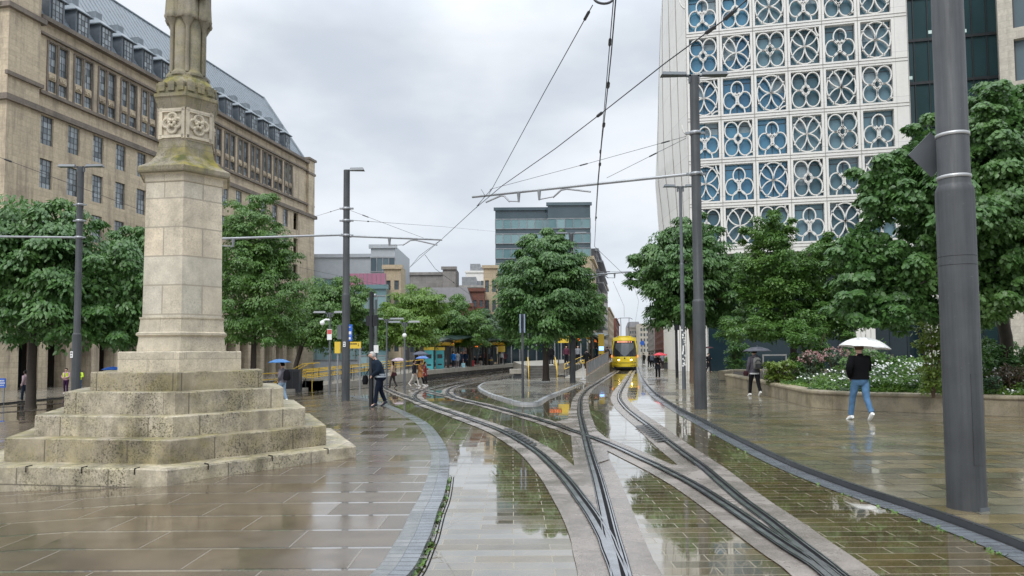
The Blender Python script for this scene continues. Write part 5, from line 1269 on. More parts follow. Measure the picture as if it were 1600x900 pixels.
t = thing('shelter_post_sign', 'yellow stop totem hung over the island steps behind the tree trunk', 'sign', (4.3, 62, PZ)); mb = MB(); mb.box(-.45, .45, -.05, .05, 1.9, 2.9); mb.obj('totem', MAT['sign_yellow'], t); mb = MB(); mb.box(-.45, -.37, -.04, .04, 0, 1.9); mb.obj('post', MAT['steel_dark'], t); mb = MB(); mb.box(-1.6, -.2, -.1, -.06, 2.35, 2.75); mb.obj('display_housing', MAT['black_paint'], t); mb = MB()
for k in range(10): mb.box(-1.55+k*.135, -1.46+k*.135, -.11, -.101, 2.44, 2.52); mb.box(-1.55+k*.135, -1.47+k*.135, -.11, -.101, 2.58, 2.66)
mb.obj('display_text', MAT['orange_led'], t)

# ------------------------------------------------------------------ tram
tx = At(976, 560, 78.0); tram = thing('tram', 'yellow and black tram with lit headlights coming down the middle track', 'tram', (tx.x, 78.0, zg(tx.x, 78)+.02), atan2(.987, .161)-pi/2)
hwid = lambda z: 1.33*(.93 if z < .5 else 1.0)*(1-.10*max(0, (z-2.6)/1.0)**1.5)
def surf(s, z, o=0.0):
    """front skin: s in -1..1 across, z height; o outward"""
    y = .10+.55*max(0, (z-1.2)/2.3)**1.3 + .15*max(0, (.8-z)) + 1.1*abs(s)**3.2
    return (s*hwid(z)*(1-.02*0), y-o, z)
def patch(mb, f0, s0, s1, z0, z1, ns, nz, o, th=0):
    """f0(s,z)->bool keep"""
    for j in range(nz):
        for i in range(ns):
            sa, sb = s0+(s1-s0)*i/ns, s0+(s1-s0)*(i+1)/ns; za, zb_ = z0+(z1-z0)*j/nz, z0+(z1-z0)*(j+1)/nz
            if f0((sa+sb)/2, (za+zb_)/2): mb.add([surf(sa, za, o), surf(sb, za, o), surf(sb, zb_, o), surf(sa, zb_, o)], [(0, 1, 2, 3)], True)
mb = MB(); patch(mb, lambda s, z: z < 1.42, -1, 1, .28, 3.5, 24, 36, 0); mb.obj('nose_panel', MAT['tram_yellow'], tram)
mb = MB(); patch(mb, lambda s, z: z > 3.12, -1, 1, .28, 3.5, 24, 36, 0); mb.obj('roof_panel', MAT['tram_yellow'], tram)
mb = MB(); patch(mb, lambda s, z: 1.36 <= z <= 3.18, -1, 1, .28, 3.5, 24, 36, -.004); mb.obj('nose_surround', MAT['tram_dark'], tram)
mb = MB(); patch(mb, lambda s, z: abs(s) < .10+.62*min(1, max(0, (z-1.5)/.85)), -.8, .8, 1.5, 2.85, 44, 30, .012); mb.obj('windscreen', MAT['tram_glass'], tram)
mb = MB(); patch(mb, lambda s, z: True, -.68, .68, 2.90, 3.14, 14, 3, .012); mb.obj('destination_display', MAT['tram_dark'], tram)
mb = MB()
xq = -.6
while xq < .58:
    ww = random.uniform(.05, .08); patch(mb, lambda s, z: True, xq, xq+ww, 2.94, 3.10, 1, 1, .02); xq += ww+(.025 if random.random() > .15 else .1)
mb.obj('display_text', MAT['tram_led'], tram)
mb = MB(); patch(mb, lambda s, z: abs(z-.78) < .02 or abs(z-.32) < .03, -.9, .9, .28, 1.4, 20, 40, .01); mb.obj('bumper_line', MAT['tram_dark'], tram)
for s_ in (-.5, .5):
    p = surf(s_, 1.12, .02); mb = MB(); mb.rings([[(p[0]+.17*cos(a)*q, p[1]-d_, p[2]+.15*sin(a)*q) for a in [6.2832*i/14 for i in range(14)]] for q, d_ in ((1, -.1), (1, .02), (.8, .02))]); hl = mb.obj('headlamp_unit', MAT['tram_dark'], tram)
    mb = MB(); mb.sphere((p[0]+.03, p[1]-.03, p[2]-.03), .085, 10, 6); mb.obj('headlight', MAT['headlight'], hl)
for s_ in (-1, 1):
    mb = MB(); p = surf(s_*.97, 1.55, 0); mb.box(min(p[0], p[0]+s_*.16), max(p[0], p[0]+s_*.16), p[1]-.25, p[1]-.1, 1.35, 1.62); mb.obj('corner_lamp', mk('corner_lamp', (.7, .3, .05), .4, emit=(1, .35, .08), es=.8) if 'corner_lamp' not in MAT else MAT['corner_lamp'], tram)
mb = MB(); mb.sphere((0, surf(0, 1.28)[1]-.01, 1.28), .09, 8, 5, (1, .3, 1)); mb.obj('coupler_cover', MAT['tram_dark'], tram)
# body
W_ = 1.325; yb = 1.25
def body(y0, y1, nm):
    b_ = MB(); b_.M = Matrix.Translation((0, 0, 0))
    prof = [(-W_*.97, .28), (-W_, .6), (-W_, 2.6), (-W_*.9, 3.2), (-W_*.6, 3.42), (W_*.6, 3.42), (W_*.9, 3.2), (W_, 2.6), (W_, .6), (W_*.97, .28)]
    b_.rings([[(x_, y_, z_) for x_, z_ in prof] for y_ in (y0, y1)], smooth=False); o = b_.obj('body', MAT['tram_yellow'], tram)
    m2 = MB()
    for s_ in (-1, 1):
        k = int((y1-y0-.6)/1.7)
        for i in range(k): ya = y0+.4+i*1.7; m2.box(*sorted((s_*W_, s_*(W_+.012))), ya, ya+1.55, 1.3, 2.5)
    m2.obj('side_window', MAT['tram_glass'], o)
    m2 = MB()
    for s_ in (-1, 1): m2.box(*sorted((s_*W_, s_*(W_+.006))), y0+.05, y1-.05, 1.15, 2.62)
    m2.obj('side_band', MAT['tram_dark'], o)
    m2 = MB(); m2.box(-W_*.7, W_*.7, y0+1, y1-1, 3.40, 3.68); m2.obj('roof_equipment', MAT['galv'], o)
mb = MB(); mb.rings([[(-W_*.99*q, y_, z_ ) for q, z_ in ((1, .28), (1, 2.6), (.9, 3.2), (.55, 3.44), (-.55, 3.44), (-.9, 3.2), (-1, 2.6), (-1, .28))] for y_ in (1.15, 1.3)], smooth=False); mb.obj('cab_frame', MAT['tram_yellow'], tram)
body(1.3, 13.2, 'a'); body(14.2, 27.5, 'b')
mb = MB(); mb.box(-1.2, 1.2, 13.1, 14.3, .35, 3.3); mb.obj('bellows', MAT['black_paint'], tram)
mb = MB(); mb.box(-1.2, 1.2, .9, 27, .08, .4)
mb.obj('underframe', MAT['black_paint'], tram)
for yy in (2.4, 4.3, 12.7, 14.6, 23, 25):
    for s_ in (-1, 1):
        m2 = MB(); m2.rings([[(s_*.72+dx, yy+.3*cos(a), .33+.3*sin(a)) for a in [6.2832*i/16 for i in range(16)]] for dx in (-.07, .07)]); m2.obj('wheel', MAT['black_paint'], tram)
mb = MB(); mb.tube([(-.5, 9, 3.6), (-.45, 7.6, 4.9), (-.5, 9.2, 5.95)], .035, 6); mb.tube([(.5, 9, 3.6), (.45, 7.6, 4.9), (.5, 9.2, 5.95)], .035, 6); mb.tube([(-.9, 9.2, 5.8), (-.6, 9.2, 5.97), (.6, 9.2, 5.97), (.9, 9.2, 5.8)], .035, 6); mb.box(-.55, .55, 8.6, 9.4, 3.5, 3.7); mb.obj('pantograph', MAT['steel_dark'], tram)
mb = MB(); mb.box(-.7, .7, .9, 2.4, 3.42, 3.66); mb.obj('roof_fairing', MAT['tram_yellow'], tram)

# ------------------------------------------------------------------ signs on and near the left mast
def sign_box(name, label, px0, px1, py0, py1, Y, mat, th=.05, cat='sign', post=None, ppx=None):
    a = At(px0, py1, Y); b_ = At(px1, py0, Y); t = thing(name, label, cat, ((a.x+b_.x)/2, Y, a.z)); w_, h_ = (b_.x-a.x)/2, b_.z-a.z
    mb = MB(); mb.box(-w_, w_, -th/2, th/2, 0, h_); mb.obj('sign_panel', MAT[mat], t)
    if post:
        m2 = MB(); gz = zg(a.x, Y)-a.z
        for x_ in post: m2.box(x_*w_-.03, x_*w_+.03, -.02, .03, gz, -.0)
        m2.obj('post', MAT['galv'], t)
    return t, w_, h_
def strokes(t, w_, h_, rows_, mat, th=.05, x0=-.85, x1=.85):
    mb = MB()
    for (zr, hr) in rows_:
        xq = x0*w_
        while xq < x1*w_:
            ww = random.uniform(.25, .7)*hr*h_; mb.box(xq, min(xq+ww, x1*w_), -th/2-.006, -th/2-.001, zr*h_, (zr+hr)*h_); xq += ww+.25*hr*h_
    mb.obj('lettering', MAT[mat], t)
t, w_, h_ = sign_box('stop_sign', 'blue upright stop sign with white pictograms fixed to the left lamp mast', 543, 550.5, 507, 533, p40.y-.05, 'sign_blue')
mb = MB(); mb.box(-w_*.5, w_*.6, -.032, -.026, h_*.42, h_*.58); mb.box(-w_*.6, w_*.6, -.032, -.026, h_*.36, h_*.38); mb.box(-w_*.5, w_*.3, -.032, -.026, h_*.82, h_*.86); mb.box(-w_*.4, w_*.4, -.032, -.026, h_*.1, h_*.24); mb.obj('pictograms', MAT['white_paint'], t)
t, w_, h_ = sign_box('direction_sign', 'long yellow direction sign with small dark lettering right of the left lamp mast', 545, 564, 534, 544.5, 33, 'sign_yellow', post=(.85,)); strokes(t, w_, h_, [(.58, .22)], 'black_paint', x0=-.85, x1=.35)
mb = MB(); mb.box(.55*w_, .62*w_, -.031, -.026, h_*.4, h_*.75); mb.box(.5*w_, .68*w_, -.031, -.026, h_*.36, h_*.42); mb.obj('info_symbol', MAT['black_paint'], t)
t, w_, h_ = sign_box('yellow_sign', 'plain upright yellow panel on a post left of the left lamp mast', 523.5, 532, 534, 552, 33, 'sign_yellow', post=(0,), th=.2)
t, w_, h_ = sign_box('signal_box', 'grey traffic signal head fixed to the back left of the left lamp mast', 528, 535, 508, 530, p40.y+.1, 'lamp_grey', th=.3, cat='traffic signal')
t, w_, h_ = sign_box('mast_label', 'small white number plate on the left lamp mast', 536, 540, 534, 542, p40.y-.17, 'white_paint', th=.01); strokes(t, w_, h_, [(.6, .25), (.2, .2)], 'black_paint', th=.01, x0=-.6, x1=.6)
t, w_, h_ = sign_box('mast_label', 'small white number plate on the mast in front of the stone civic building', 109.5, 114, 549, 559, 29.82, 'white_paint', th=.01); strokes(t, w_, h_, [(.6, .25), (.2, .2)], 'black_paint', th=.01, x0=-.6, x1=.6)
t, w_, h_ = sign_box('hoarding_sign', 'blue and white notice at the far left edge of the photo', -16, 9, 591, 606, 40, 'sign_blue', post=(-.8, .8)); strokes(t, w_, h_, [(.66, .16), (.2, .12)], 'white_paint'); mb = MB(); mb.box(-w_*.95, w_*.95, -.031, -.0265, h_*.45, h_*.55); mb.obj('white_stripe', MAT['white_paint'], t)
ps = At(1003.5, 536, 95); t = thing('round_sign', 'small round blue street sign on a grey post beyond the tram', 'sign', ps); mb = MB(); mb.rings([[(.3*cos(a), y_, .3*sin(a)) for a in [6.2832*i/20 for i in range(20)]] for y_ in (-.03, .03)]); mb.obj('sign_disc', MAT['sign_blue'], t); mb = MB(); mb.box(-.04, .04, .031, .1, zg(ps.x, 95)-ps.z, .2); mb.obj('post', MAT['galv'], t)
# street furniture by the right building
t = thing('metal_frame', 'low pale metal frame at the back of the flower bed', 'frame', (At(1210, 550, 37).x, 37, .2)); mb = MB(); wz = 1.15
mb.box(-.6, .6, -.04, .04, 1.25, 1.32); mb.box(-.6, -.55, -.03, .03, 0, 1.25); mb.box(.55, .6, -.03, .03, 0, 1.25); mb.obj('frame', MAT['concrete_grey'], t); mb = MB(); mb.tube([(.3+.25*cos(a), 0, .5+.42*sin(a)) for a in [6.2832*i/16 for i in range(17)]], .02, 5); mb.obj('hoop', MAT['galv'], t)
pp = G(1047, 576, KR); t = thing('street_planter', 'dark street planter with bushy green plants and red flowers past the red umbrella', 'planter', pp); mb = MB(); mb.box(-.7, .7, -.4, .4, 0, .6); mb.box(-.74, .74, -.44, .44, .6, .68); mb.obj('planter_box', MAT['steel_dark'], t); PLANTER = t
# ------------------------------------------------------------------ people
def fabric(name, col, rough=.8): return MAT.get(name) or mk(name, col, max(rough, .9) if rough > .55 else rough, var=.3, vs=7, bmp=.9, bs=11, spec=1.22)
SKIN = {'light': mk('skin_light', (.55, .33, .25), .5), 'dark': mk('skin_dark', (.10, .055, .035), .5)}
HAIRM = {k: fabric('hair_'+k, v, .6) for k, v in dict(grey=(.42, .40, .38), dark=(.02, .016, .013), brown=(.09, .05, .03), black=(.01, .009, .009)).items()}
def skin_mesh(verts, edges, radii, name, mat, levels=1):
    me = bpy.data.meshes.new(name); me.from_pydata(verts, edges, []); o = bpy.data.objects.new(name, me); C.objects.link(o)
    md = o.modifiers.new('s', 'SKIN'); md.use_smooth_shade = True
    for i, r in enumerate(radii): me.skin_vertices[0].data[i].radius = r if isinstance(r, tuple) else (r, r)
    me.skin_vertices[0].data[0].use_root = True
    if levels: sb = o.modifiers.new('b', 'SUBSURF'); sb.levels = levels; sb.render_levels = levels
    dg = bpy.context.evaluated_depsgraph_get(); ev = o.evaluated_get(dg); m2 = bpy.data.meshes.new_from_object(ev)
    bpy.data.objects.remove(o); bpy.data.meshes.remove(me); m2.name = name; m2.materials.clear(); m2.materials.append(mat)
    for p in m2.polygons: p.use_smooth = True; p.material_index = 0
    return m2
ARMS = {'hang': ((.25, -.03, 1.15), (.26, .05, .90)), 'swingf': ((.25, .03, 1.16), (.24, .22, .98)), 'swingb': ((.25, -.12, 1.18), (.26, -.2, .95)),
        'umb': ((.24, .04, 1.17), (.12, .24, 1.24)), 'pocket': ((.31, -.08, 1.17), (.19, .08, .98)), 'front': ((.26, .06, 1.16), (.08, .26, 1.08)),
        'hold': ((.25, .02, 1.15), (.12, .25, .98)), 'up': ((.22, .18, 1.30), (.10, .34, 1.42))}
def person(label, base, yaw, h=1.74, top='navy', topc=(.02, .03, .05), bot='black_cloth', botc=(.012, .012, .015), shoe='shoe_white', shoec=(.75, .75, .73), hair='dark', long=False, skin='light',
           stride=.0, arms=('hang', 'hang'), coat=.92, lean=0.0, bulk=1.0, fingers=False, group=None, sit=False, bag=None, hood=False, flare=1.0, lvl=1, hem=None, headtilt=0.0, name='person'):
    t = thing(name, label, 'person', tuple(base), yaw, group); s = h/1.75; t.scale = (s, s, s)
    sh = lambda v: (v[0], v[1]+lean*(v[2]-.93), v[2]) if v[2] > .93 else v
    zo = -.48 if sit else 0
    feet = []
    for sd_, ph in ((-1, 1), (1, -1)):
        if sit: hip, kn, an, toe = (sd_*.09, 0, .93), (sd_*.12, .44, .97), (sd_*.12, .46, .56), (sd_*.12, .60, .51)
        else:
            f = ph*stride; lift = .10*max(0, -f)/.3 if stride else 0
            hip = (sd_*.09, 0, .93); kn = (sd_*.095, f*.55+(.06 if f < 0 else .03), .50+(.0)); an = (sd_*.095, f, .085+lift); toe = (sd_*.105, f+.13, .03+lift*.15)
        feet.append((hip, kn, an, toe))
    V = [(0, 0, .95), sh((0, 0, 1.10)), sh((0, 0, 1.30)), sh((0, 0, 1.44)), sh((0, .005, 1.52))]
    hx_, hy = 0, .03+headtilt
    V += [(*sh((0, hy*.6, 1.57))[:2], 1.57), (*sh((0, hy, 1.64))[:2], 1.64-headtilt*.2), (*sh((0, hy*.8, 1.72))[:2], 1.71-headtilt*.3)]
    R = [.13, .12, .13, .09, .052, .066, .088, .066]; E = [(i, i+1) for i in range(7)]
    V.append((V[6][0], V[6][1]+.105, V[6][2]-.01)); R.append(.014); E.append((6, 8))     # nose
    for sx in (-1, 1): V.append((sx*.088, V[6][1]-.005, V[6][2])); R.append(.018); E.append((6, len(V)-1))   # ears
    armp = []
    for sd_, nm in ((-1, arms[0]), (1, arms[1])):
        el, ha = ARMS[nm]; a = sh((sd_*.175, 0, 1.41)); el = sh((sd_*el[0], el[1], el[2])); ha = sh((sd_*ha[0], ha[1], ha[2])); armp.append((a, el, ha))
        i0 = len(V); V += [a, el, ha]; R += [.062, .042, .028]; E += [(3, i0), (i0, i0+1), (i0+1, i0+2)]
        d = (Vector(ha)-Vector(el)).normalized(); k0 = len(V); pm = Vector(ha)+d*.05; V.append(tuple(pm)); R.append((.036, .018)); E.append((i0+2, k0))
        if fingers:
            sidev = d.cross(Vector((0, 1, 0))) if abs(d.y) < .9 else d.cross(Vector((0, 0, 1))); sidev.normalize(); cur = d.cross(sidev)
            for q in range(4):
                b_ = pm+sidev*(q-1.5)*.019; l_ = (.062, .072, .068, .052)[q]; c1 = b_+d*l_*.55; c2 = c1+(d*.6+cur*.6)*l_*.5
                j = len(V); V += [tuple(b_), tuple(c1), tuple(c2)]; R += [.0095, .009, .0075]; E += [(k0, j), (j, j+1), (j+1, j+2)]
            b_ = Vector(ha)+d*.02+sidev*.03; c1 = b_+(d*.5+sidev*.7)*.045; c2 = c1+(d*.8+cur*.3)*.03; j = len(V); V += [tuple(c1), tuple(c2)]; R += [.011, .009]; E += [(i0+2, j), (j, j+1)]
        else:
            j = len(V); V.append(tuple(pm+d*.08)); R.append((.03, .014)); E.append((k0, j))
    for f in feet:
        i0 = len(V); V += list(f); R += [.085, .058, .04, .035]; E += [(0, i0), (i0, i0+1), (i0+1, i0+2), (i0+2, i0+3)]
    V = [(v[0], v[1], v[2]+zo) for v in V]
    R = [r if (i in (4, 5, 6, 7, 8, 9, 10) or isinstance(r, tuple) or r < .034) else r*.78 for i, r in enumerate(R)]
    inst('body', skin_mesh(V, E, R, 'body', SKIN[skin], lvl), t)
    Z = lambda p: (p[0], p[1], p[2]+zo)
    # top
    tm = fabric(top, topc); mb = MB(); b_ = bulk
    cz = coat
    prof = []
    if cz < .9 and not sit:
        nn_ = max(1, int((.95-cz)/.1)); 
        for k in range(nn_): z = cz+(.95-cz)*k/nn_; ff = 1+(flare-1)*(1-k/nn_); prof.append((0, 0+.02*stride, z, .195*b_*ff, .15*b_*ff))
    for z, rx, ry in ((max(cz, .93), .185, .138), (1.02, .175, .130), (1.12, .172, .125), (1.25, .190, .132), (1.36, .205, .125), (1.42, .185, .105), (1.46, .11, .082), (1.50, .068, .066), (1.52, .064, .064)):
        c = sh((0, 0, z)); prof.append((0, c[1], z, rx*(b_ if z < 1.44 else 1), ry*(b_ if z < 1.44 else 1)))
    rr = []
    for q, p in enumerate(prof):
        n = 20; rr.append([Z((p[0]+p[3]*(abs(cos(a))**.8)*(1 if cos(a) > 0 else -1)*(1+.02*sin(3*a+q)), p[1]+p[4]*sin(a)*(1+.03*cos(5*a+q*1.7)), p[2])) for a in [6.2832*i/n for i in range(n)]])
    mb.rings(rr)
    for (a, el, ha) in armp:
        a, el, ha = Vector(a), Vector(el), Vector(ha); inn_ = Vector((a.x*.55, a.y, a.z-.01)); pts = [inn_, a, a.lerp(el, .5), el, el.lerp(ha, .5), ha]
        mb.tube([Z(p) for p in pts], [.07*b_, .078*b_, .070*b_, .062*b_, .054*b_, .046*b_], 10)
    if hood: mb.sphere(Z(sh((0, -.09, 1.47))), .11, 12, 8, (1.1, .7, .7))
    mb.obj('jacket', tm, t)
    if hem:
        mb = MB(); mb.ell([(0, .01, cz-.06+zo, .185*b_, .14*b_), (0, .01, cz+.05+zo, .18*b_, .134*b_)]); mb.obj('shirt_hem', fabric(*hem), t)
    # trousers
    mb = MB(); bm_ = fabric(bot, botc)
    mb.ell([(0, 0, .80+zo, .12, .10), (0, 0, .87+zo, .165*b_, .128*b_), (0, 0, .98+zo, .172*b_, .130*b_), (0, 0, 1.04+zo, .165, .125)])
    for (hip, kn, an, toe) in feet:
        hip, kn, an = Vector(hip), Vector(kn), Vector(an); pts = [hip+Vector((0, 0, .02)), hip.lerp(kn, .45), kn, kn.lerp(an, .5), an+Vector((0, 0, .03))]
        mb.tube([Z(p) for p in pts], [.105, .092, .070, .064, .060], 10)
    mb.obj('trousers', bm_, t)
    for (hip, kn, an, toe) in feet:
        an, toe = Vector(an), Vector(toe); d = Vector((toe.x-an.x, toe.y-an.y, (toe.z-an.z)*.8)); d.normalize(); up_ = Vector((0, 0, 1)); sdv = d.cross(up_).normalized(); nrm = sdv.cross(d)
        mb = MB(); rg = []
        for q, hw_, hh_ in ((-.075, .028, .03), (-.06, .040, .05), (0, .044, .052), (.07, .048, .036), (.14, .047, .026), (.18, .034, .020), (.195, .012, .012)):
            c = Vector((an.x, an.y, an.z-.035))+d*q-nrm*(.04-hh_)
            rg.append([tuple(Vector(Z(c+sdv*hw_*cos(a)+nrm*hh_*sin(a)))) for a in [6.2832*i/12 for i in range(12)]])
        mb.rings(rg); mb.obj('shoe', fabric(shoe, shoec, .5), t)
    # hair
    hc = V[6]; mb = MB()
    n = 14; rg = []
    for k in range(9):
        a = -.55+(pi/2+.55)*k/8; rr_ = max(cos(a), .02)*.104
        rg.append([(hc[0]+rr_*cos(q), hc[1]-.014+rr_*1.12*sin(q)*(1 if sin(q) < 0 else (.86 if a > .35 else .25)), hc[2]+.018+.112*sin(a)) for q in [6.2832*i/n for i in range(n)]])
    mb.rings(rg)
    if long: mb.ell([(hc[0], hc[1]-.06, hc[2]-.24, .07, .035), (hc[0], hc[1]-.065, hc[2]-.12, .095, .05), (hc[0], hc[1]-.045, hc[2], .100, .075)], 12)
    mb.obj('hair', HAIRM[hair], t)
    mb = MB()
    for sx in (-.032, .032): mb.sphere((hc[0]+sx, hc[1]+.083, hc[2]+.012), .012, 6, 4)
    mb.obj('eyes', MAT['black_paint'], t)
    mb = MB(); mb.tube([(hc[0]-.025, hc[1]+.083, hc[2]-.045), (hc[0], hc[1]+.09, hc[2]-.047), (hc[0]+.025, hc[1]+.083, hc[2]-.045)], .006, 5); mb.obj('mouth', fabric('lips', (.35, .12, .1)), t)
    return t
def umbrella(label, top, r, mat, grip, ribs=True, tilt=(0, 0), dome=.26, group=None):
    """top: world position of the canopy crown, grip: world position of the hand"""
    t = thing('umbrella', label, 'umbrella', tuple(top), 0, group); t.rotation_euler = (tilt[0], tilt[1], 0)
    mb = MB(); n = 32; rg = []
    for k in range(8):
        q = k/7; rr = r*max(q, .02); rg.append([(rr*(1-.05*q*abs(sin(4*a)))*cos(a), rr*(1-.05*q*abs(sin(4*a)))*sin(a), -r*2*dome*(q**2.0)+.03*q*r*abs(sin(4*a))) for a in [6.2832*i/n for i in range(n)]])
    inner = [[(p[0]*.992, p[1]*.992, p[2]-.006) for p in ring] for ring in rg[::-1]]
    mb.rings(rg+inner, cap=False); mb.obj('canopy', mat, t)
    rot = t.rotation_euler.to_matrix(); g = rot.inverted() @ (Vector(grip)-Vector(top))
    mb = MB(); mb.tube([(0, 0, .07), (0, 0, .0), tuple(g)], .007, 6); mb.obj('shaft', MAT['galv'], t)
    mb = MB(); d = Vector(g).normalized(); mb.tube([Vector(g)-d*.06, Vector(g)+d*.06], .016, 8); mb.obj('handle', MAT['black_paint'], t)
    if ribs:
        for k in range(8):
            a = k*pi/4; mb = MB(); mb.tube([(r*q*cos(a)*.985, r*q*sin(a)*.985, -r*2*dome*q*q-.012) for q in (.03, .35, .7, .98)], .005, 4); mb.obj('rib', MAT['steel_dark'], t)
    return t
def hand_world(p, base, yaw, h, arm, side=1, lean=0):
    s = h/1.75; ha = ARMS[arm][1]; v = Vector((side*ha[0], ha[1]+lean*(ha[2]-.93), ha[2]))*s; v.rotate(Matrix.Rotation(yaw, 3, 'Z')); return Vector(base)+v
AWAY = 0.0; TOCAM = pi
fab = fabric
# 1 white umbrella
b_ = G(1346, 657, KR); 
person('man in a black sweater and blue jeans walking away under the white umbrella', b_, .10, 1.76, 'black_knit', (.004, .004, .005), 'blue_jeans', (.085, .17, .29), hair='brown', stride=.26, arms=('pocket', 'umb'), coat=.90, bulk=1.14, fingers=True, lvl=2)
hw_ = hand_world(None, b_, .10, 1.76, 'umb'); top = At(1352, 527, b_.y+.22)
umbrella('open white umbrella held by the man in the black sweater', top, .58, fab('umbrella_white', (.78, .78, .76), .5), hw_, tilt=(.0, .10), dome=.21)
# 2 backpack
b_ = G(1180, 619, KR)
P2 = person('person in a dark grey hooded jacket and black trousers walking away along the planter', b_, .12, 1.68, 'hood_grey', (.075, .07, .085), 'black_cloth', (.012, .012, .015), stride=.24, arms=('hang', 'umb'), coat=.88, hood=True, bulk=1.08, fingers=True, hem=('hem_white', (.6, .6, .62)))
hw_ = hand_world(None, b_, .12, 1.68, 'umb'); umbrella('dark grey umbrella held by the backpack wearer', At(1183, 542, b_.y+.15), .52, fab('umbrella_grey', (.07, .072, .085), .5), hw_, dome=.16)
bp_ = thing('backpack', 'grey backpack on the back of the hooded walker', 'backpack', (b_.x, b_.y, b_.z), .12); mb = MB(); mb.ell([(0, -.21, .97, .12, .05), (0, -.225, 1.0, .145, .085), (0, -.23, 1.2, .15, .095), (0, -.215, 1.34, .13, .075), (0, -.20, 1.39, .07, .04)], 16); mb.obj('bag_body', fab('bag_grey', (.13, .13, .12)), bp_)
mb = MB(); mb.box(-.10, .10, -.335, -.29, 1.02, 1.16); mb.tube([(-.11, -.30, 1.2), (-.05, -.325, 1.3), (.05, -.325, 1.3), (.11, -.30, 1.2)], .012, 5); mb.obj('pocket', fab('bag_dark', (.04, .04, .042)), bp_)
t = thing('handbag', 'small dark bag hanging from the left hand of the hooded walker', 'bag', (b_.x-.30, b_.y+.05, b_.z+.72)); mb = MB(); mb.ell([(0, 0, 0, .06, .1), (0, 0, .1, .09, .14), (0, 0, .18, .05, .1)], 12); mb.obj('bag_body', fab('bag_plum', (.04, .015, .02)), t)
# 3 red umbrella
b_ = G(1028, 592, KR)
person('woman in a dark coat and black leggings standing under the red umbrella', b_, TOCAM, 1.64, 'dark_coat', (.02, .022, .026), 'black_cloth', shoe='shoe_grey', shoec=(.2, .2, .21), hair='brown', long=True, arms=('umb', 'front'), coat=.72, flare=1.25, stride=.05)
umbrella('red umbrella held by the woman in the dark coat', At(1031, 551, b_.y-.15), .46, fab('umbrella_red', (.62, .06, .08), .5), hand_world(None, b_, TOCAM, 1.64, 'umb', -1), dome=.2)
# 4 doorway
b_ = At(1107, 571, 66); b_.z = zg(b_.x, 66)+KR
person('person in long black clothes under a dark umbrella by the pale ribbed wall', b_, TOCAM+.6, 1.72, 'black_coat', (.012, .012, .014), stride=.16, arms=('umb', 'pocket'), coat=.5, flare=1.1, shoe='shoe_black', shoec=(.02, .02, .02))
umbrella('small dark brown umbrella in front of the pale ribbed wall', At(1107, 541.5, 66), .5, fab('umbrella_brown', (.06, .03, .035), .6), b_+Vector((0, -.2, 1.2)), ribs=False, dome=.15)
# 5 leaning man
b_ = G(594, 635, KL)
person('grey haired man in a navy jacket bending forward at the black signal post', b_, pi/2+.30, 1.70, 'navy_jacket', (.012, .020, .034), 'navy_cloth', (.008, .012, .024), shoe='shoe_navy', shoec=(.03, .035, .05), hair='grey', stride=.17, arms=('hold', 'hold'), coat=.99, lean=.28, bulk=1.42, fingers=True, lvl=2, hem=('hem_grey', (.30, .33, .36)), headtilt=.05)
bag = thing('shoulder_bag', 'dark bag hanging in front of the leaning man', 'bag', (b_.x-.46, b_.y-.02, b_.z+.80)); mb = MB(); mb.ell([(0, 0, -.12, .07, .1), (0, 0, 0, .1, .14), (0, 0, .16, .07, .1)], 12); mb.tube([(0, -.05, .14), (.15, -.05, .4), (.24, .0, .62)], .012, 5); mb.obj('bag_body', fab('bag_black', (.01, .01, .012)), bag)
# 6 beige jacket
b_ = G(614, 606, .02)
person('woman in a beige jacket and dark grey trousers walking left near the kerb', b_, pi/2-.2, 1.66, 'beige_jacket', (.42, .31, .22), 'grey_trousers', (.05, .045, .045), shoe='shoe_black', shoec=(.02, .02, .02), hair='dark', long=True, stride=.2, arms=('hang', 'umb'), coat=.86, bulk=1.1)
umbrella('pale lilac umbrella above the woman in the beige jacket', At(623, 559, b_.y+.2), .52, fab('umbrella_lilac', (.42, .34, .38), .5), hand_world(None, b_, pi/2-.2, 1.66, 'umb'), dome=.2)
hb = thing('handbag', 'plum handbag at the side of the woman in beige', 'bag', (b_.x+.12, b_.y-.25, b_.z+.86)); mb = MB(); mb.ell([(0, 0, -.1, .15, .06), (0, 0, 0, .17, .07), (0, 0, .12, .12, .05)], 12); mb.tube([(-.1, 0, .1), (-.05, 0, .5), (.05, .05, .55), (.1, 0, .1)], .01, 5); mb.obj('bag_body', fab('bag_plum', (.04, .015, .02)), hb)
# 7, 8 brown coat pair
b_ = G(656, 603, .02); b7 = b_
person('person in a long tan coat and black leggings striding right across the tracks', b_, -pi/2+.1, 1.68, 'tan_coat', (.36, .16, .065), 'black_cloth', hair='dark', long=True, stride=.3, arms=('umb', 'swingf'), coat=.60, flare=1.25, bulk=1.12)
b_ = G(647, 603.5, .02)
person('person in a dark top and pale trousers walking just behind the tan coat', b_, -pi/2+.1, 1.70, 'dark_top', (.02, .02, .024), 'pale_trousers', (.46, .42, .38), hair='black', stride=.32, arms=('hang', 'hang'), coat=.86, bulk=1.05)
umbrella('dark grey umbrella over the pair crossing the tracks', At(657, 549, b_.y+.1), .60, fab('umbrella_slate', (.075, .085, .115), .5), hand_world(None, b7, -pi/2+.1, 1.68, 'umb', -1), dome=.2)
t = umbrella('blue umbrella just behind the tan coat', At(660, 556, b_.y+1.6), .5, fab('umbrella_bluegrey', (.10, .18, .42), .5), At(660, 575, b_.y+1.6), dome=.2)
bq = At(664, 600, b_.y+1.6); bq.z = zg(bq.x, bq.y)
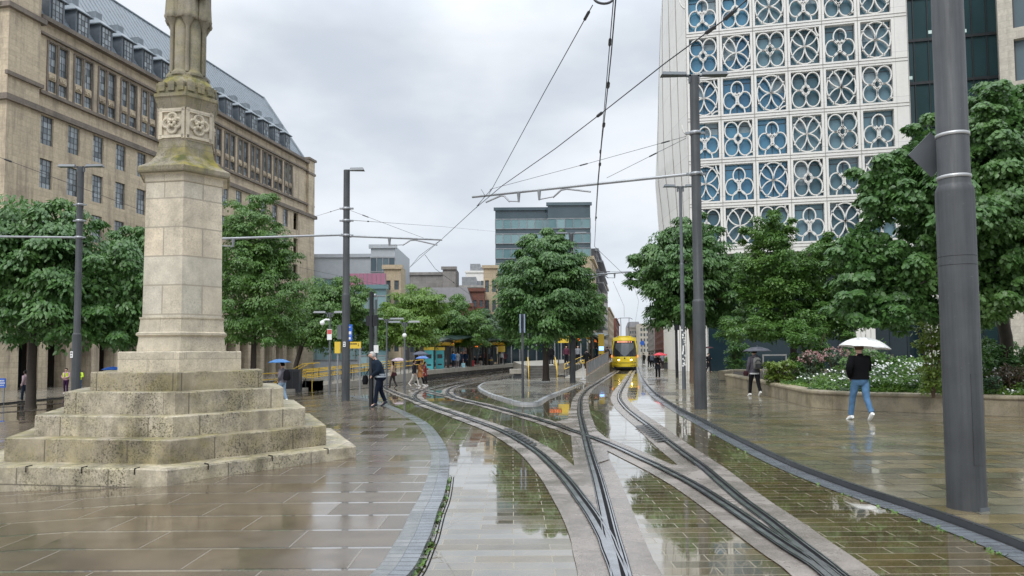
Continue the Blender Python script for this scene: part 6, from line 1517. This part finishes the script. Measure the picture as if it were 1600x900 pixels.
person('person in red mostly hidden behind the tan coat', bq, -pi/2, 1.62, 'red_top', (.25, .04, .04), 'dark_trousers', (.03, .03, .035), stride=.1, arms=('umb', 'hang'), coat=.7)
# 9 blue umbrella
b_ = G(441, 629, .02)
person('woman in a grey jacket and light blue jeans beside the monument under the blue umbrella', b_, -pi/2-.3+pi, 1.66, 'grey_pattern', (.16, .15, .17), 'light_jeans', (.25, .34, .44), hair='black', stride=.14, arms=('pocket', 'umb'), coat=.88, bulk=1.05)
umbrella('mid blue umbrella held up beside the monument steps', At(437, 561, b_.y), .47, fab('umbrella_blue', (.06, .16, .34), .5), hand_world(None, b_, pi/2-.3, 1.66, 'umb'), dome=.16)
t = thing('backpack', 'black shoulder bag of the woman under the blue umbrella', 'bag', (b_.x+.22, b_.y-.12, b_.z)); mb = MB(); mb.ell([(0, 0, .92, .12, .08), (0, 0, 1.0, .16, .11), (0, 0, 1.28, .13, .09), (0, 0, 1.36, .06, .04)], 12); mb.obj('bag_body', fab('bag_black', (.01, .01, .012)), t)
# 10 man at left
b_ = G(39, 627, .02)
person('man in a pale pink shirt and dark trousers walking left past the dark tree trunk', b_, pi/2, 1.76, 'pink_shirt', (.38, .28, .30), 'dark_jeans', (.02, .03, .05), skin='dark', hair='black', stride=.12, arms=('hang', 'hold'), coat=.9, shoe='shoe_black', shoec=(.02, .02, .02), fingers=False)
# 11, 12 hi-vis
def ata(px, yh, Y): p = At(px, 570, Y); p.z = zg(p.x, p.y)+.08; return p
hv = fab('hi_vis', (.55, .75, .05), .6)
b_ = ata(104, 0, 50); 
person('woman in a pink top and yellow hi-vis vest standing in the arcade', b_, TOCAM, 1.68, 'pink_top', (.45, .25, .33), 'purple_trousers', (.04, .015, .05), arms=('front', 'front'), coat=.92)
v_ = thing('hi_vis_vest', 'open yellow hi-vis vest worn over the pink top', 'vest', b_); mb = MB(); mb.ell([(0, .01, 1.0, .215, .17), (0, .01, 1.38, .225, .16)], 14); 
mb.f = [f for f in mb.f if len(f) == 4 and abs(sum(mb.v[i][0] for i in f)/4) > .09]; mb.m = [0]*len(mb.f); mb.sm = [True]*len(mb.f); mb.obj('vest_panel', hv, v_)
b_ = ata(124, 0, 50.5)
person('person in a yellow hi-vis jacket and jeans standing right of the lamp mast', b_, TOCAM+.3, 1.66, 'hi_vis', (.55, .75, .05), 'mid_jeans', (.06, .12, .22), arms=('front', 'hang'), coat=.9, hair='brown')
# 13 blue umbrella peeking over the steps
b_ = ata(176, 0, 42); person('person behind the monument under a low blue umbrella', b_, 0, 1.5, 'navy_jacket', (.022, .035, .055), arms=('hang', 'umb')); umbrella('blue umbrella just showing above the monument steps', At(176, 573, 42), .6, fab('umbrella_royal', (.03, .12, .45), .5), b_+Vector((.1, .2, 1.0)), dome=.15, ribs=False)
# platform people
def pp_(s_, d_, label, yaw, **k): q = atplat(s_, d_); person(label, (q.x, q.y, PLZ), yaw, **k); return q
pp_(708, .9, 'traveller in a bright blue coat with a tan bag waiting on the left platform', -.5, top='blue_coat', topc=(.02, .16, .5), bot='dark_trousers', botc=(.03, .03, .035), coat=.8)
pp_(714.5, .8, 'traveller in a grey coat beside the blue coat on the left platform', .4, top='grey_coat', topc=(.22, .23, .25), bot='grey_skirt', botc=(.18, .15, .15), coat=.7)
pp_(720, 1.1, 'traveller in navy with a pale blue bag on the left platform', TOCAM, top='navy_coat', topc=(.015, .03, .06), coat=.75)
pp_(727, 1.1, 'second traveller in navy, right of the pale blue bag', TOCAM-.4, top='navy_coat', topc=(.015, .03, .06), coat=.65)
pp_(717, 3.0, 'traveller in a teal jacket standing under the second canopy', 0, top='teal_coat', topc=(.02, .12, .16), coat=.8)
q = atplat(723.5, .8); t = thing('shopping_bag', 'pale blue shopping bag on the left platform', 'bag', (q.x, q.y, PLZ)); mb = MB(); mb.prism([(-.18, -.07), (.18, -.07), (.18, .07), (-.18, .07)], 0, .45, top=[(-.2, -.09), (.2, -.09), (.2, .09), (-.2, .09)]); mb.tube([(-.08, 0, .44), (0, 0, .62), (.08, 0, .44)], .01, 5); mb.obj('bag_body', fab('bag_sky', (.35, .62, .70)), t)
pp_(741, 2.2, 'seated traveller in a black coat behind the red suitcase', TOCAM, top='black_coat', topc=(.012, .012, .014), sit=True, arms=('front', 'front'))
pp_(750, 2.2, 'seated traveller in dark clothes with pale trousers, right of the suitcase', TOCAM+.2, top='black_coat', topc=(.012, .012, .014), bot='pale_trousers', botc=(.46, .42, .38), sit=True, arms=('front', 'front'))
pp_(756, 2.6, 'traveller in a dusky red top standing under the long canopy', TOCAM, top='dusky_red', topc=(.28, .08, .10))
pp_(779, 2.0, 'traveller in a pale green jacket far along the left platform', 0, top='pale_green', topc=(.30, .38, .34), bot='pale_trousers', botc=(.46, .42, .38))
pp_(783, 1.6, 'traveller in a white top far along the left platform', TOCAM, top='white_top', topc=(.6, .6, .6), bot='grey_trousers', botc=(.05, .045, .045))
pp_(788, 1.8, 'traveller in a brick red coat at the far end of the left platform', 0, top='dusky_red', topc=(.28, .08, .10), coat=.7)
# island / ramp people
for (px, Y, z, lab, kw) in ((861, 62, PZ, 'person in black descending by the stair rail behind the round tree trunk', dict(top='black_coat', topc=(.012, .012, .014))),
    (916.5, 64, (PZ+zr0)/2, 'person in a long black coat walking down the ramp right of the central lamp mast', dict(top='black_coat', topc=(.012, .012, .014), coat=.5, stride=.15, h=1.8)),
    (926, 76, PZ, 'person in a dark green coat behind the ramp railing', dict(top='dark_green', topc=(.03, .06, .055), coat=.6)),
    (932, 78, PZ, 'person in dark navy behind the ramp railing', dict(top='navy_coat', topc=(.015, .03, .06), coat=.7)),
    (903, 70, PZ, 'person in a grey jacket standing under the first island canopy', dict(top='grey_coat', topc=(.22, .23, .25))),
    (885, 70, PZ, 'person in a wine jacket left of the central lamp mast on the island platform', dict(top='wine', topc=(.10, .03, .05))),
    (940, 84, PZ, 'traveller in black waiting at the platform edge left of the tram', dict(top='black_coat', topc=(.012, .012, .014))),
    (944.5, 88, PZ, 'traveller in dark brown waiting at the platform edge left of the tram', dict(top='dark_brown', topc=(.05, .03, .025), coat=.7)),
    (949, 84, PZ, 'traveller in charcoal nearest the tram front', dict(top='charcoal', topc=(.05, .05, .055), coat=.7)),
    (953, 90, PZ, 'traveller with a pale hood beside the tram front', dict(top='pale_grey', topc=(.3, .3, .32), hood=True)),
    (1015, 84, -.15, 'dark walker on the far right pavement left of the red umbrella', dict(top='black_coat', topc=(.012, .012, .014), stride=.15, coat=.7)),
    (1019, 84, -.15, 'second walker in blue-grey on the far right pavement', dict(top='bluegrey', topc=(.10, .12, .16), stride=.15)),
    (1006, 110, -.15, 'distant walker in black on the right pavement beyond the tram', dict(top='black_coat', topc=(.012, .012, .014))),
    (1035, 76, -.13, 'walker in grey half hidden behind the red umbrella', dict(top='grey_coat', topc=(.22, .23, .25), bot='grey_trousers', botc=(.05, .045, .045)))):
    p = At(px, 560, Y); p.z = z; person(lab, p, random.choice((0, TOCAM, TOCAM, .5)), **kw)
# ------------------------------------------------------------------ foliage
def leaf_mesh(name, pos, tip, nrm, L_, Wd_, mat, six=True):
    """pos: leaf base, tip: unit direction, nrm: approx normal; folded leaf"""
    n = len(pos); side = np.cross(tip, nrm); side /= np.maximum(np.linalg.norm(side, axis=1, keepdims=True), 1e-6); up_ = np.cross(side, tip)
    L_ = L_[:, None]; W_ = Wd_[:, None]
    if six:
        vs = np.stack([pos, pos+tip*L_*.30+side*W_*.50-up_*W_*.12, pos+tip*L_*.68+side*W_*.36-up_*W_*.14-up_*L_*.05, pos+tip*L_-up_*L_*.14, pos+tip*L_*.68-side*W_*.36-up_*W_*.14-up_*L_*.05, pos+tip*L_*.30-side*W_*.50-up_*W_*.12], 1)
        k = 6; fv = np.array([0, 1, 2, 3, 0, 3, 4, 5])
    else:
        vs = np.stack([pos, pos+tip*L_*.45+side*W_*.5-up_*W_*.1, pos+tip*L_-up_*L_*.1, pos+tip*L_*.45-side*W_*.5-up_*W_*.1], 1); k = 4; fv = np.array([0, 1, 2, 3])
    vs = vs.reshape(-1, 3).astype('f'); nf = n*(2 if six else 1)
    me = bpy.data.meshes.new(name); me.vertices.add(n*k); me.vertices.foreach_set('co', vs.ravel())
    li = (np.arange(n)[:, None]*k+fv[None, :]).ravel().astype('i'); me.loops.add(len(li)); me.loops.foreach_set('vertex_index', li)
    me.polygons.add(nf); me.polygons.foreach_set('loop_start', (np.arange(nf)*4).astype('i')); me.polygons.foreach_set('loop_total', np.full(nf, 4, 'i'))
    me.materials.append(mat); me.update(calc_edges=True); me.validate(); return me
R_ = np.random.default_rng(11)
def unit(v): return v/np.maximum(np.linalg.norm(v, axis=1, keepdims=True), 1e-6)
def crown_points(ells, nblob, nleaf, blob=.26, droop=.8, inner=.12, flatb=.8):
    """ells: list of (centre, (rx,ry,rz)). leaf sprays on sub-clumps spread through the crown"""
    wts = np.array([e[1][0]*e[1][2] for e in ells]); wts = wts/wts.sum(); P = []; D = []; Nn = []
    for (c, r), wt in zip(ells, wts):
        nb = max(6, int(nblob*wt)); u_ = unit(R_.normal(size=(nb, 3))); u_[:, 2] = np.where(u_[:, 2] < -flatb, -flatb*R_.random(nb), u_[:, 2])
        rad = .50+.42*R_.random(nb)**.6; bc = np.array(c)+u_*rad[:, None]*np.array(r); br = np.mean(r)*blob*(.65+.7*R_.random(nb))
        nl = int(nleaf*wt); idx = R_.integers(0, nb, nl); d = unit(R_.normal(size=(nl, 3))); d[:, 2] = np.where(R_.random(nl) < .72, np.abs(d[:, 2]), d[:, 2])
        # clumps are layered: flat, domed
        k = br[idx][:, None]*(R_.random(nl)**.25)[:, None]; pos = bc[idx]+d*k*np.array((1.1, 1.1, .78))
        oc = unit(pos-np.array(c)); tip = unit(d*np.array((1, 1, .25))*.7+oc*np.array((1, 1, .2))*.5+np.array((0, 0, -droop*1.25))+R_.normal(size=(nl, 3))*.34)
        nr = unit(oc*.5+d*.4+np.array((0, 0, .9))+R_.normal(size=(nl, 3))*.25)
        P.append(pos); D.append(tip); Nn.append(nr)
        ni = int(nl*inner); q = unit(R_.normal(size=(ni, 3)))*(R_.random(ni)**.33)[:, None]*.62; P.append(np.array(c)+q*np.array(r)); D.append(unit(R_.normal(size=(ni, 3))+np.array((0, 0, -.8)))); Nn.append(unit(R_.normal(size=(ni, 3))+np.array((0, 0, 1))))
    return np.concatenate(P), np.concatenate(D), np.concatenate(Nn)
def tree(name, label, ells_px, Y, trunk_px, mat, nleaf, nblob=60, leaf=.24, lw=.52, blob=.26, trunk_r=.17, droop=.8, group=None, trunkY=None, bark='bark', depthk=1.0, inner=.12, cat='tree', limbs=7, tz=None):
    ty = trunkY or Y
    tp = G(trunk_px[0], trunk_px[1]);
    base = At(trunk_px[0], trunk_px[1], ty); base.z = tz if tz is not None else zg(base.x, base.y)+.05
    t = thing(name, label, cat, tuple(base), 0, group); ells = []
    for e in ells_px:
        px, py, hwx, hhy = e[:4]; yy = e[4] if len(e) > 4 else Y; c = At(px, py, yy); rx = hwx*yy/F; rz = hhy*yy/F
        ells.append(((c.x-base.x, c.y-base.y, c.z-base.z), (rx, rx*depthk, rz)))
    leaf *= .74; P, D, Nn = crown_points(ells, int(nblob*1.7), int(nleaf*1.65), blob*.82, droop, inner)
    n = len(P); L_ = leaf*(.6+.75*R_.random(n)); me = leaf_mesh('crown', P, D, Nn, L_, L_*lw, MAT[mat]); inst('crown', me, t)
    c0 = ells[0][0]; top = Vector(c0); mb = MB(); th_ = max(.8, top.z-ells[0][1][2]*.75)
    jit = lambda s: Vector((random.uniform(-s, s), random.uniform(-s, s), 0))
    fork = Vector((top.x*.25, top.y*.25, th_*.95)); mb.tube([(0, 0, -.1), (0, 0, .12), Vector((0, 0, th_*.5))+jit(.04), fork, fork.lerp(top, .6)+jit(.2), top+Vector((0, 0, ells[0][1][2]*.4))], [trunk_r*1.35, trunk_r*1.08, trunk_r*.95, trunk_r*.85, trunk_r*.5, trunk_r*.12], 12)
    mb.obj('trunk', MAT[bark], t)
    mb = MB()
    for k in range(limbs):
        c, r = ells[k % len(ells)]; a = 6.283*k/limbs+random.uniform(-.3, .3); e_ = Vector(c)+Vector((r[0]*.6*cos(a), r[1]*.6*sin(a), r[2]*random.uniform(-.3, .35))); s_ = fork.lerp(top, random.uniform(0, .3)); m_ = s_.lerp(e_, .5)+Vector((0, 0, random.uniform(-.1, .3)))
        mb.tube([s_, m_, e_], [trunk_r*.45, trunk_r*.28, trunk_r*.08], 7)
    mb.obj('limbs', MAT[bark], t)
    return t
tree('street_tree', 'large round leafy tree left of the monument in front of the stone civic building', [(60, 425, 105, 118), (165, 455, 85, 85), (10, 400, 80, 90), (105, 370, 60, 60), (70, 508, 120, 44), (175, 512, 75, 40)], 37, (48, 625), 'leaf_deep', 24000, 120, .34, trunk_r=.22, blob=.30, inner=.25)
tree('street_tree', 'leafy tree rising right beside the left side of the monument shaft', [(225, 445, 80, 100), (205, 400, 50, 55), (225, 515, 70, 32)], 45, (230, 610), 'leaf_deep', 14000, 70, .32, trunk_r=.22, inner=.2)
tree('street_tree', 'tall pointed tree just right of the monument shaft', [(400, 470, 82, 75), (400, 360, 52, 75), (385, 420, 70, 60), (425, 400, 45, 45), (400, 520, 80, 30)], 45, (395, 600), 'leaf_mid', 26000, 130, .21, trunk_r=.18, blob=.24, inner=.25, lw=.55)
tree('street_tree', 'spreading green tree behind the left lamp mast and the yellow signs', [(500, 490, 62, 62), (540, 485, 46, 58), (455, 515, 40, 36), (580, 520, 30, 40), (520, 525, 75, 28)], 58, (462, 590), 'leaf_mid', 24000, 110, .26, trunk_r=.2, blob=.28, inner=.25)
tree('street_tree', 'fresh pale green tree above the crossing pedestrians', [(645, 500, 56, 58), (610, 520, 34, 40), (668, 480, 34, 34)], 72, (652, 588), 'leaf_fresh', 18000, 90, .30, trunk_r=.2, blob=.28, inner=.2)
tree('street_tree', 'darker tree with a few rusty leaves behind the shelters', [(715, 500, 44, 38), (690, 520, 40, 30), (742, 520, 30, 30)], 84, (735, 580), 'leaf_mid', 12000, 70, .34, trunk_r=.2, blob=.28, inner=.2)
tree('street_tree', 'small grey-green tree between the brick building and the round tree', [(755, 510, 30, 30)], 95, (760, 575), 'leaf_far', 6000, 40, .4, trunk_r=.2, inner=.2)
tree('street_tree', 'round central tree with drooping leaves on the island of the tram stop', [(853, 455, 82, 68), (845, 395, 50, 40), (880, 430, 55, 55), (815, 480, 48, 42), (895, 485, 42, 38), (868, 375, 26, 20), (855, 497, 88, 36), (800, 495, 40, 34), (905, 500, 38, 30), (853, 480, 90, 50), (845, 517, 84, 28), (850, 420, 70, 55)], 45, (853, 593), 'leaf_deep', 30000, 150, .27, trunk_r=.19, blob=.24, tz=.07, inner=.2)
tree('street_tree', 'slim green tree on the street side behind the central tree', [(925, 490, 26, 38), (912, 455, 20, 34), (905, 425, 16, 24)], 75, (925, 575), 'leaf_mid', 9000, 50, .34, trunk_r=.15, inner=.2, tz=.8)
tree('street_tree', 'round drooping street tree left of the tall planter mast', [(1065, 425, 82, 72), (1085, 375, 52, 42), (1020, 425, 44, 50), (1125, 440, 55, 50), (1060, 480, 60, 32), (1150, 470, 38, 30), (1065, 492, 72, 22), (1130, 495, 50, 24)], 41, (1082, 596), 'leaf_deep', 30000, 150, .26, trunk_r=.15, blob=.24, bark='bark_brown', tz=None, inner=.2)
tree('garden_tree', 'layered light green tree behind the flower bed, middle of the right side', [(1215, 430, 72, 70), (1200, 365, 45, 40), (1255, 440, 60, 60), (1180, 450, 40, 40), (1285, 400, 38, 42), (1225, 500, 80, 38), (1200, 515, 90, 28), (1300, 515, 50, 26), (1290, 480, 45, 45)], 31, (1240, 590), 'leaf_mid', 36000, 190, .15, trunk_r=.14, blob=.22, lw=.6, droop=.35, inner=.3, tz=.3)
tree('garden_tree', 'big leafy tree hanging over the planter behind the foreground pole', [(1500, 330, 120, 130), (1560, 212, 95, 85), (1572, 190, 80, 72), (1380, 300, 62, 72), (1345, 400, 60, 72), (1420, 430, 95, 75), (1580, 430, 90, 70), (1455, 240, 60, 62), (1640, 330, 110, 150), (1340, 470, 55, 40), (1420, 480, 70, 30), (1385, 492, 85, 30), (1520, 480, 90, 40)], 17.5, (1575, 600), 'leaf_deep', 44000, 260, .155, trunk_r=.16, blob=.21, depthk=.9, droop=.9, inner=.45, tz=.5, trunkY=20, lw=.72)
# background tree mass behind the shelters
tree('street_tree', 'dark low tree behind the long platform canopy', [(790, 525, 36, 24), (760, 530, 30, 20)], 105, (780, 570), 'leaf_deep', 6000, 40, .45, trunk_r=.2, inner=.3)

# ------------------------------------------------------------------ planter and flower bed
wt = [(1133, 584), (1160, 589), (1200, 597), (1244, 605.5), (1262, 608.5), (1290, 610.5), (1340, 612.5), (1390, 613.5), (1440, 614.5), (1520, 616.5), (1600, 618.6), (1760, 623), (1950, 630)]
HW = .50
wp2 = smooth([G(x, y, 0, flat=KR+HW).xy for x, y in wt], 4)
pl = thing('planter', 'long curved stone planter wall with a weathered rounded coping around the flower bed', 'planter', (wp2[0].x, wp2[0].y, KR)); o_ = wp2[0]
def strip_wall(cl, d0, d1, z0, z1, mb):
    a = [(p.x-o_.x, p.y-o_.y) for p in offset(cl, d0)]; b_ = [(p.x-o_.x, p.y-o_.y) for p in offset(cl, d1)]; n = len(a)
    rg = [[(a[i][0], a[i][1], z0), (a[i][0], a[i][1], z1), (b_[i][0], b_[i][1], z1), (b_[i][0], b_[i][1], z0)] for i in range(n)]; mb.rings(rg, smooth=False)
back_ = [Vector((40, 17.0)), Vector((48, 30)), Vector((30, 42)), Vector((18, 46)), Vector((13.5, 46)), Vector((12, 43))]
loop_ = wp2+back_[1:]
mb = MB(); strip_wall(wp2+back_, -.36, -.02, -.05, HW-.10, mb); mb.obj('wall', MAT['planter_stone'], pl)
mb = MB(); a_ = wp2+back_; rg = []
of = lambda d: [(p.x-o_.x, p.y-o_.y) for p in offset(a_, d)]
A1, A2, A3, A4, A5, A6 = of(.0), of(.03), of(.02), of(-.04), of(-.34), of(-.38)
for i in range(len(a_)): rg.append([(*A1[i], HW-.115), (*A2[i], HW-.08), (*A2[i], HW-.05), (*A3[i], HW-.02), (*A4[i], HW), (*A5[i], HW), (*A6[i], HW-.02), (*A6[i], HW-.115)])
mb.rings(rg, smooth=False); mb.obj('coping', MAT['planter_stone'], pl)
soilp = [p for p in offset(wp2, -.3)]+[Vector((46, 28)), Vector((30, 40)), Vector((18, 44.5)), Vector((13.4, 44.6))]
bm = bmesh.new(); f = bm.faces.new([bm.verts.new((p.x, p.y, KR+HW-.10)) for p in soilp]); bmesh.ops.triangulate(bm, faces=bm.faces[:]); me = bpy.data.meshes.new('soil'); bm.to_mesh(me); bm.free(); me.materials.append(MAT['soil']); o = bpy.data.objects.new('soil', me); C.objects.link(o); o['kind'] = 'structure'
zs_ = KR+HW-.10
def shrub(name, label, px, py, Y, hwx, hhy, mat, n, leaf, flowers=None, nf=0, fs=.05, lw=.6, droop=.2, cat='shrub', group=None, blob=.3):
    c = At(px, py, Y); base = Vector((c.x, c.y, zs_)); t = thing(name, label, cat, tuple(base), 0, group); rx, rz = hwx*Y/F, hhy*Y/F
    P, D, Nn = crown_points([((0, 0, c.z-base.z), (rx, rx*.8, rz)), ((0, 0, (c.z-base.z)*.42), (rx*.85, rx*.7, (c.z-base.z)*.5))], 34, n, blob, droop, .25); P[:, 2] = np.maximum(P[:, 2], .02); L_ = leaf*(.6+.8*R_.random(len(P)))
    inst('foliage', leaf_mesh('foliage', P, D, Nn, L_, L_*lw, MAT[mat], False), t)
    mb = MB()
    for k in range(6): a = k*1.05; mb.tube([(0, 0, 0), (rx*.3*cos(a), rx*.3*sin(a), (c.z-base.z)*.6), (rx*.6*cos(a), rx*.6*sin(a), (c.z-base.z)+rz*.3)], [.03, .02, .008], 5)
    mb.obj('stems', MAT['bark_brown'], t)
    if flowers:
        u_ = unit(R_.normal(size=(nf, 3))); u_[:, 1] = -np.abs(u_[:, 1]); u_[:, 2] = np.abs(u_[:, 2]); q = u_*np.array((rx, rx*.8, rz))*1.02+np.array((0, 0, c.z-base.z))
        fl = np.repeat(q, 6, 0)+R_.normal(size=(nf*6, 3))*fs*.4; inst('blossoms', leaf_mesh('blossoms', fl, unit(R_.normal(size=(nf*6, 3))), unit(R_.normal(size=(nf*6, 3))), np.full(nf*6, fs), np.full(nf*6, fs*.9), MAT[flowers], False), t)
    return t
shrub('shrub', 'rounded dark green shrub with layered twigs above the pink blooms', 1268, 528, 27.5, 38, 22, 'leaf_mid', 5200, .10)
shrub('flowering_shrub', 'dusky pink hydrangea between the grey umbrella and the white umbrella', 1266, 564, 26, 17, 14, 'leaf_grey', 1800, .08, 'petal_pink', 34, .085)
shrub('flowering_shrub', 'faded pink bloomed shrub behind the white umbrella walker', 1305, 556, 26.5, 22, 12, 'leaf_grey', 1500, .08, 'petal_pink', 24, .07)
shrub('shrub', 'lime green leafy clump at the tip of the planter beside the backpack walker', 1216, 572, 26, 24, 10, 'leaf_lime', 2600, .10)
shrub('shrub', 'tall dark green bush right of the foreground pole', 1570, 560, 20, 45, 38, 'leaf_deep', 5200, .09)
shrub('shrub', 'fresh green bush half hidden behind the foreground pole', 1500, 545, 19.5, 48, 45, 'leaf_mid', 5200, .08)
shrub('shrub', 'bright lime sprays growing up left of the foreground pole', 1455, 522, 18.5, 36, 30, 'leaf_lime', 1800, .10, blob=.2)
shrub('shrub', 'russet and green bush near the right edge above the coping', 1575, 588, 18.6, 32, 16, 'leaf_rust', 1600, .07)
shrub('shrub', 'blue-grey leafy plant at the right foot of the foreground pole', 1552, 597, 18.2, 14, 11, 'leaf_far', 900, .06)
shrub('shrub', 'mid green bush behind the white umbrella', 1360, 560, 24, 60, 20, 'leaf_mid', 4500, .09)
shrub('shrub', 'deep green shrub against the dark glass at the back of the bed', 1150, 545, 48, 20, 16, 'leaf_deep', 2500, .14)
# ground cover of anemones
def inpoly(x, y, poly):
    c = False; n = len(poly); j = n-1
    for i in range(n):
        if ((poly[i].y > y) != (poly[j].y > y)) and (x < (poly[j].x-poly[i].x)*(y-poly[i].y)/(poly[j].y-poly[i].y)+poly[i].x): c = not c
        j = i
    return c
clumps = []
while len(clumps) < 330:
    px = R_.uniform(1205, 1680); dd = R_.random()**1.5*5.5; i = int(np.interp(px, [x for x, _ in wt], range(len(wt)))*4); i = min(i, len(wp2)-2)
    p = wp2[i]; d = (wp2[i+1]-wp2[i]).normalized(); q = p-Vector((d.y, -d.x))*(.42+dd)+d*R_.uniform(-.4, .4)
    if inpoly(q.x, q.y, soilp): clumps.append((q.x, q.y, dd))
Pl = {m_: [[], [], [], []] for m_ in ('leaf_mid', 'leaf_grey', 'leaf_fresh', 'leaf_rust', 'petal_white')}
for (x, y, dd) in clumps:
    m_ = R_.choice(['leaf_mid', 'leaf_mid', 'leaf_fresh', 'leaf_grey', 'leaf_rust'], p=[.3, .2, .27, .19, .04]); hh = (.16+.13*dd+.22*R_.random())*(1.0 if dd > .3 else .55); n = 190
    a = R_.random(n)*6.283; r = .34*np.sqrt(R_.random(n)); z = hh*R_.random(n)**.6
    pos = np.stack([x+r*np.cos(a), y+r*np.sin(a), zs_+z], 1); tip = unit(np.stack([np.cos(a)*.8, np.sin(a)*.8, R_.normal(size=n)*.5+.15], 1)); nr = unit(R_.normal(size=(n, 3))*.5+np.array((0, 0, 1)))
    e = Pl[m_]; e[0].append(pos); e[1].append(tip); e[2].append(nr); e[3].append(np.full(n, .085)*(.6+.8*R_.random(n)))
    if R_.random() < .36 and 0.1 < dd < 4:
        nf = R_.integers(3, 13); 
        for _ in range(nf):
            c = np.array((x+R_.normal()*.22, y+R_.normal()*.18, zs_+hh*R_.uniform(.8, 1.25))); aa = np.arange(6)*1.047; tl = R_.normal()*.5
            tp = unit(np.stack([np.cos(aa), np.sin(aa)*.7-.2, np.sin(aa)*.7+tl*.2], 1)); e = Pl['petal_white']; e[0].append(np.repeat(c[None], 6, 0)); e[1].append(tp); e[2].append(unit(np.repeat(np.array([[0, -.8, .6]]), 6, 0))); e[3].append(np.full(6, .034))
for m_, e in Pl.items():
    if not e[0]: continue
    L_ = np.concatenate(e[3]); me = leaf_mesh('flower_bed', np.concatenate(e[0]), np.concatenate(e[1]), np.concatenate(e[2]), L_, L_*(.9 if 'petal' in m_ else .5), MAT[m_], False)
    o = inst('white_flowers' if 'petal' in m_ else 'ground_cover', me); tag(o, {'leaf_mid': 'mid green leafy ground cover filling the stone planter', 'leaf_grey': 'grey-green feathery ground cover in the stone planter', 'leaf_fresh': 'fresh green ground cover along the planter coping', 'leaf_rust': 'russet tinged low plants scattered in the planter', 'petal_white': 'white anemone flowers dotted over the flower bed'}[m_], 'plants', kind='stuff')
# street planter greenery
for k in range(3): 
    P, D, Nn = crown_points([((-.45+.45*k, 0, 1.0), (.33, .33, .36))], 10, 500, .35, .2, .2); inst('greenery', leaf_mesh('greenery', P, D, Nn, np.full(len(P), .12), np.full(len(P), .08), MAT['leaf_fresh'], False), PLANTER)
mb = MB()
for k in range(7): mb.sphere((-.6+.2*k, 0, 1.45+.1*(k % 2)), .08, 6, 4)
mb.obj('red_flowers', fab('umbrella_red', (.62, .06, .08)), PLANTER)

fl_ = G(1503, 706, KR+.012); t = thing('fallen_leaf', 'single orange-brown fallen leaf lying right of the foreground pole', 'leaf', fl_); mb = MB()
pts = []
for k in range(10): a = k*pi/5; r_ = .10 if k % 2 == 0 else .045; pts.append((r_*cos(a), r_*sin(a), .006*(k % 2)))
mb.add(pts+[(0, 0, .012)], [(i, (i+1) % 10, 10) for i in range(10)]); mb.tube([(0, 0, .008), (-.07, -.09, .004)], .003, 4); mb.obj('leaf_blade', mk('autumn_leaf', (.42, .20, .06), .5), t)
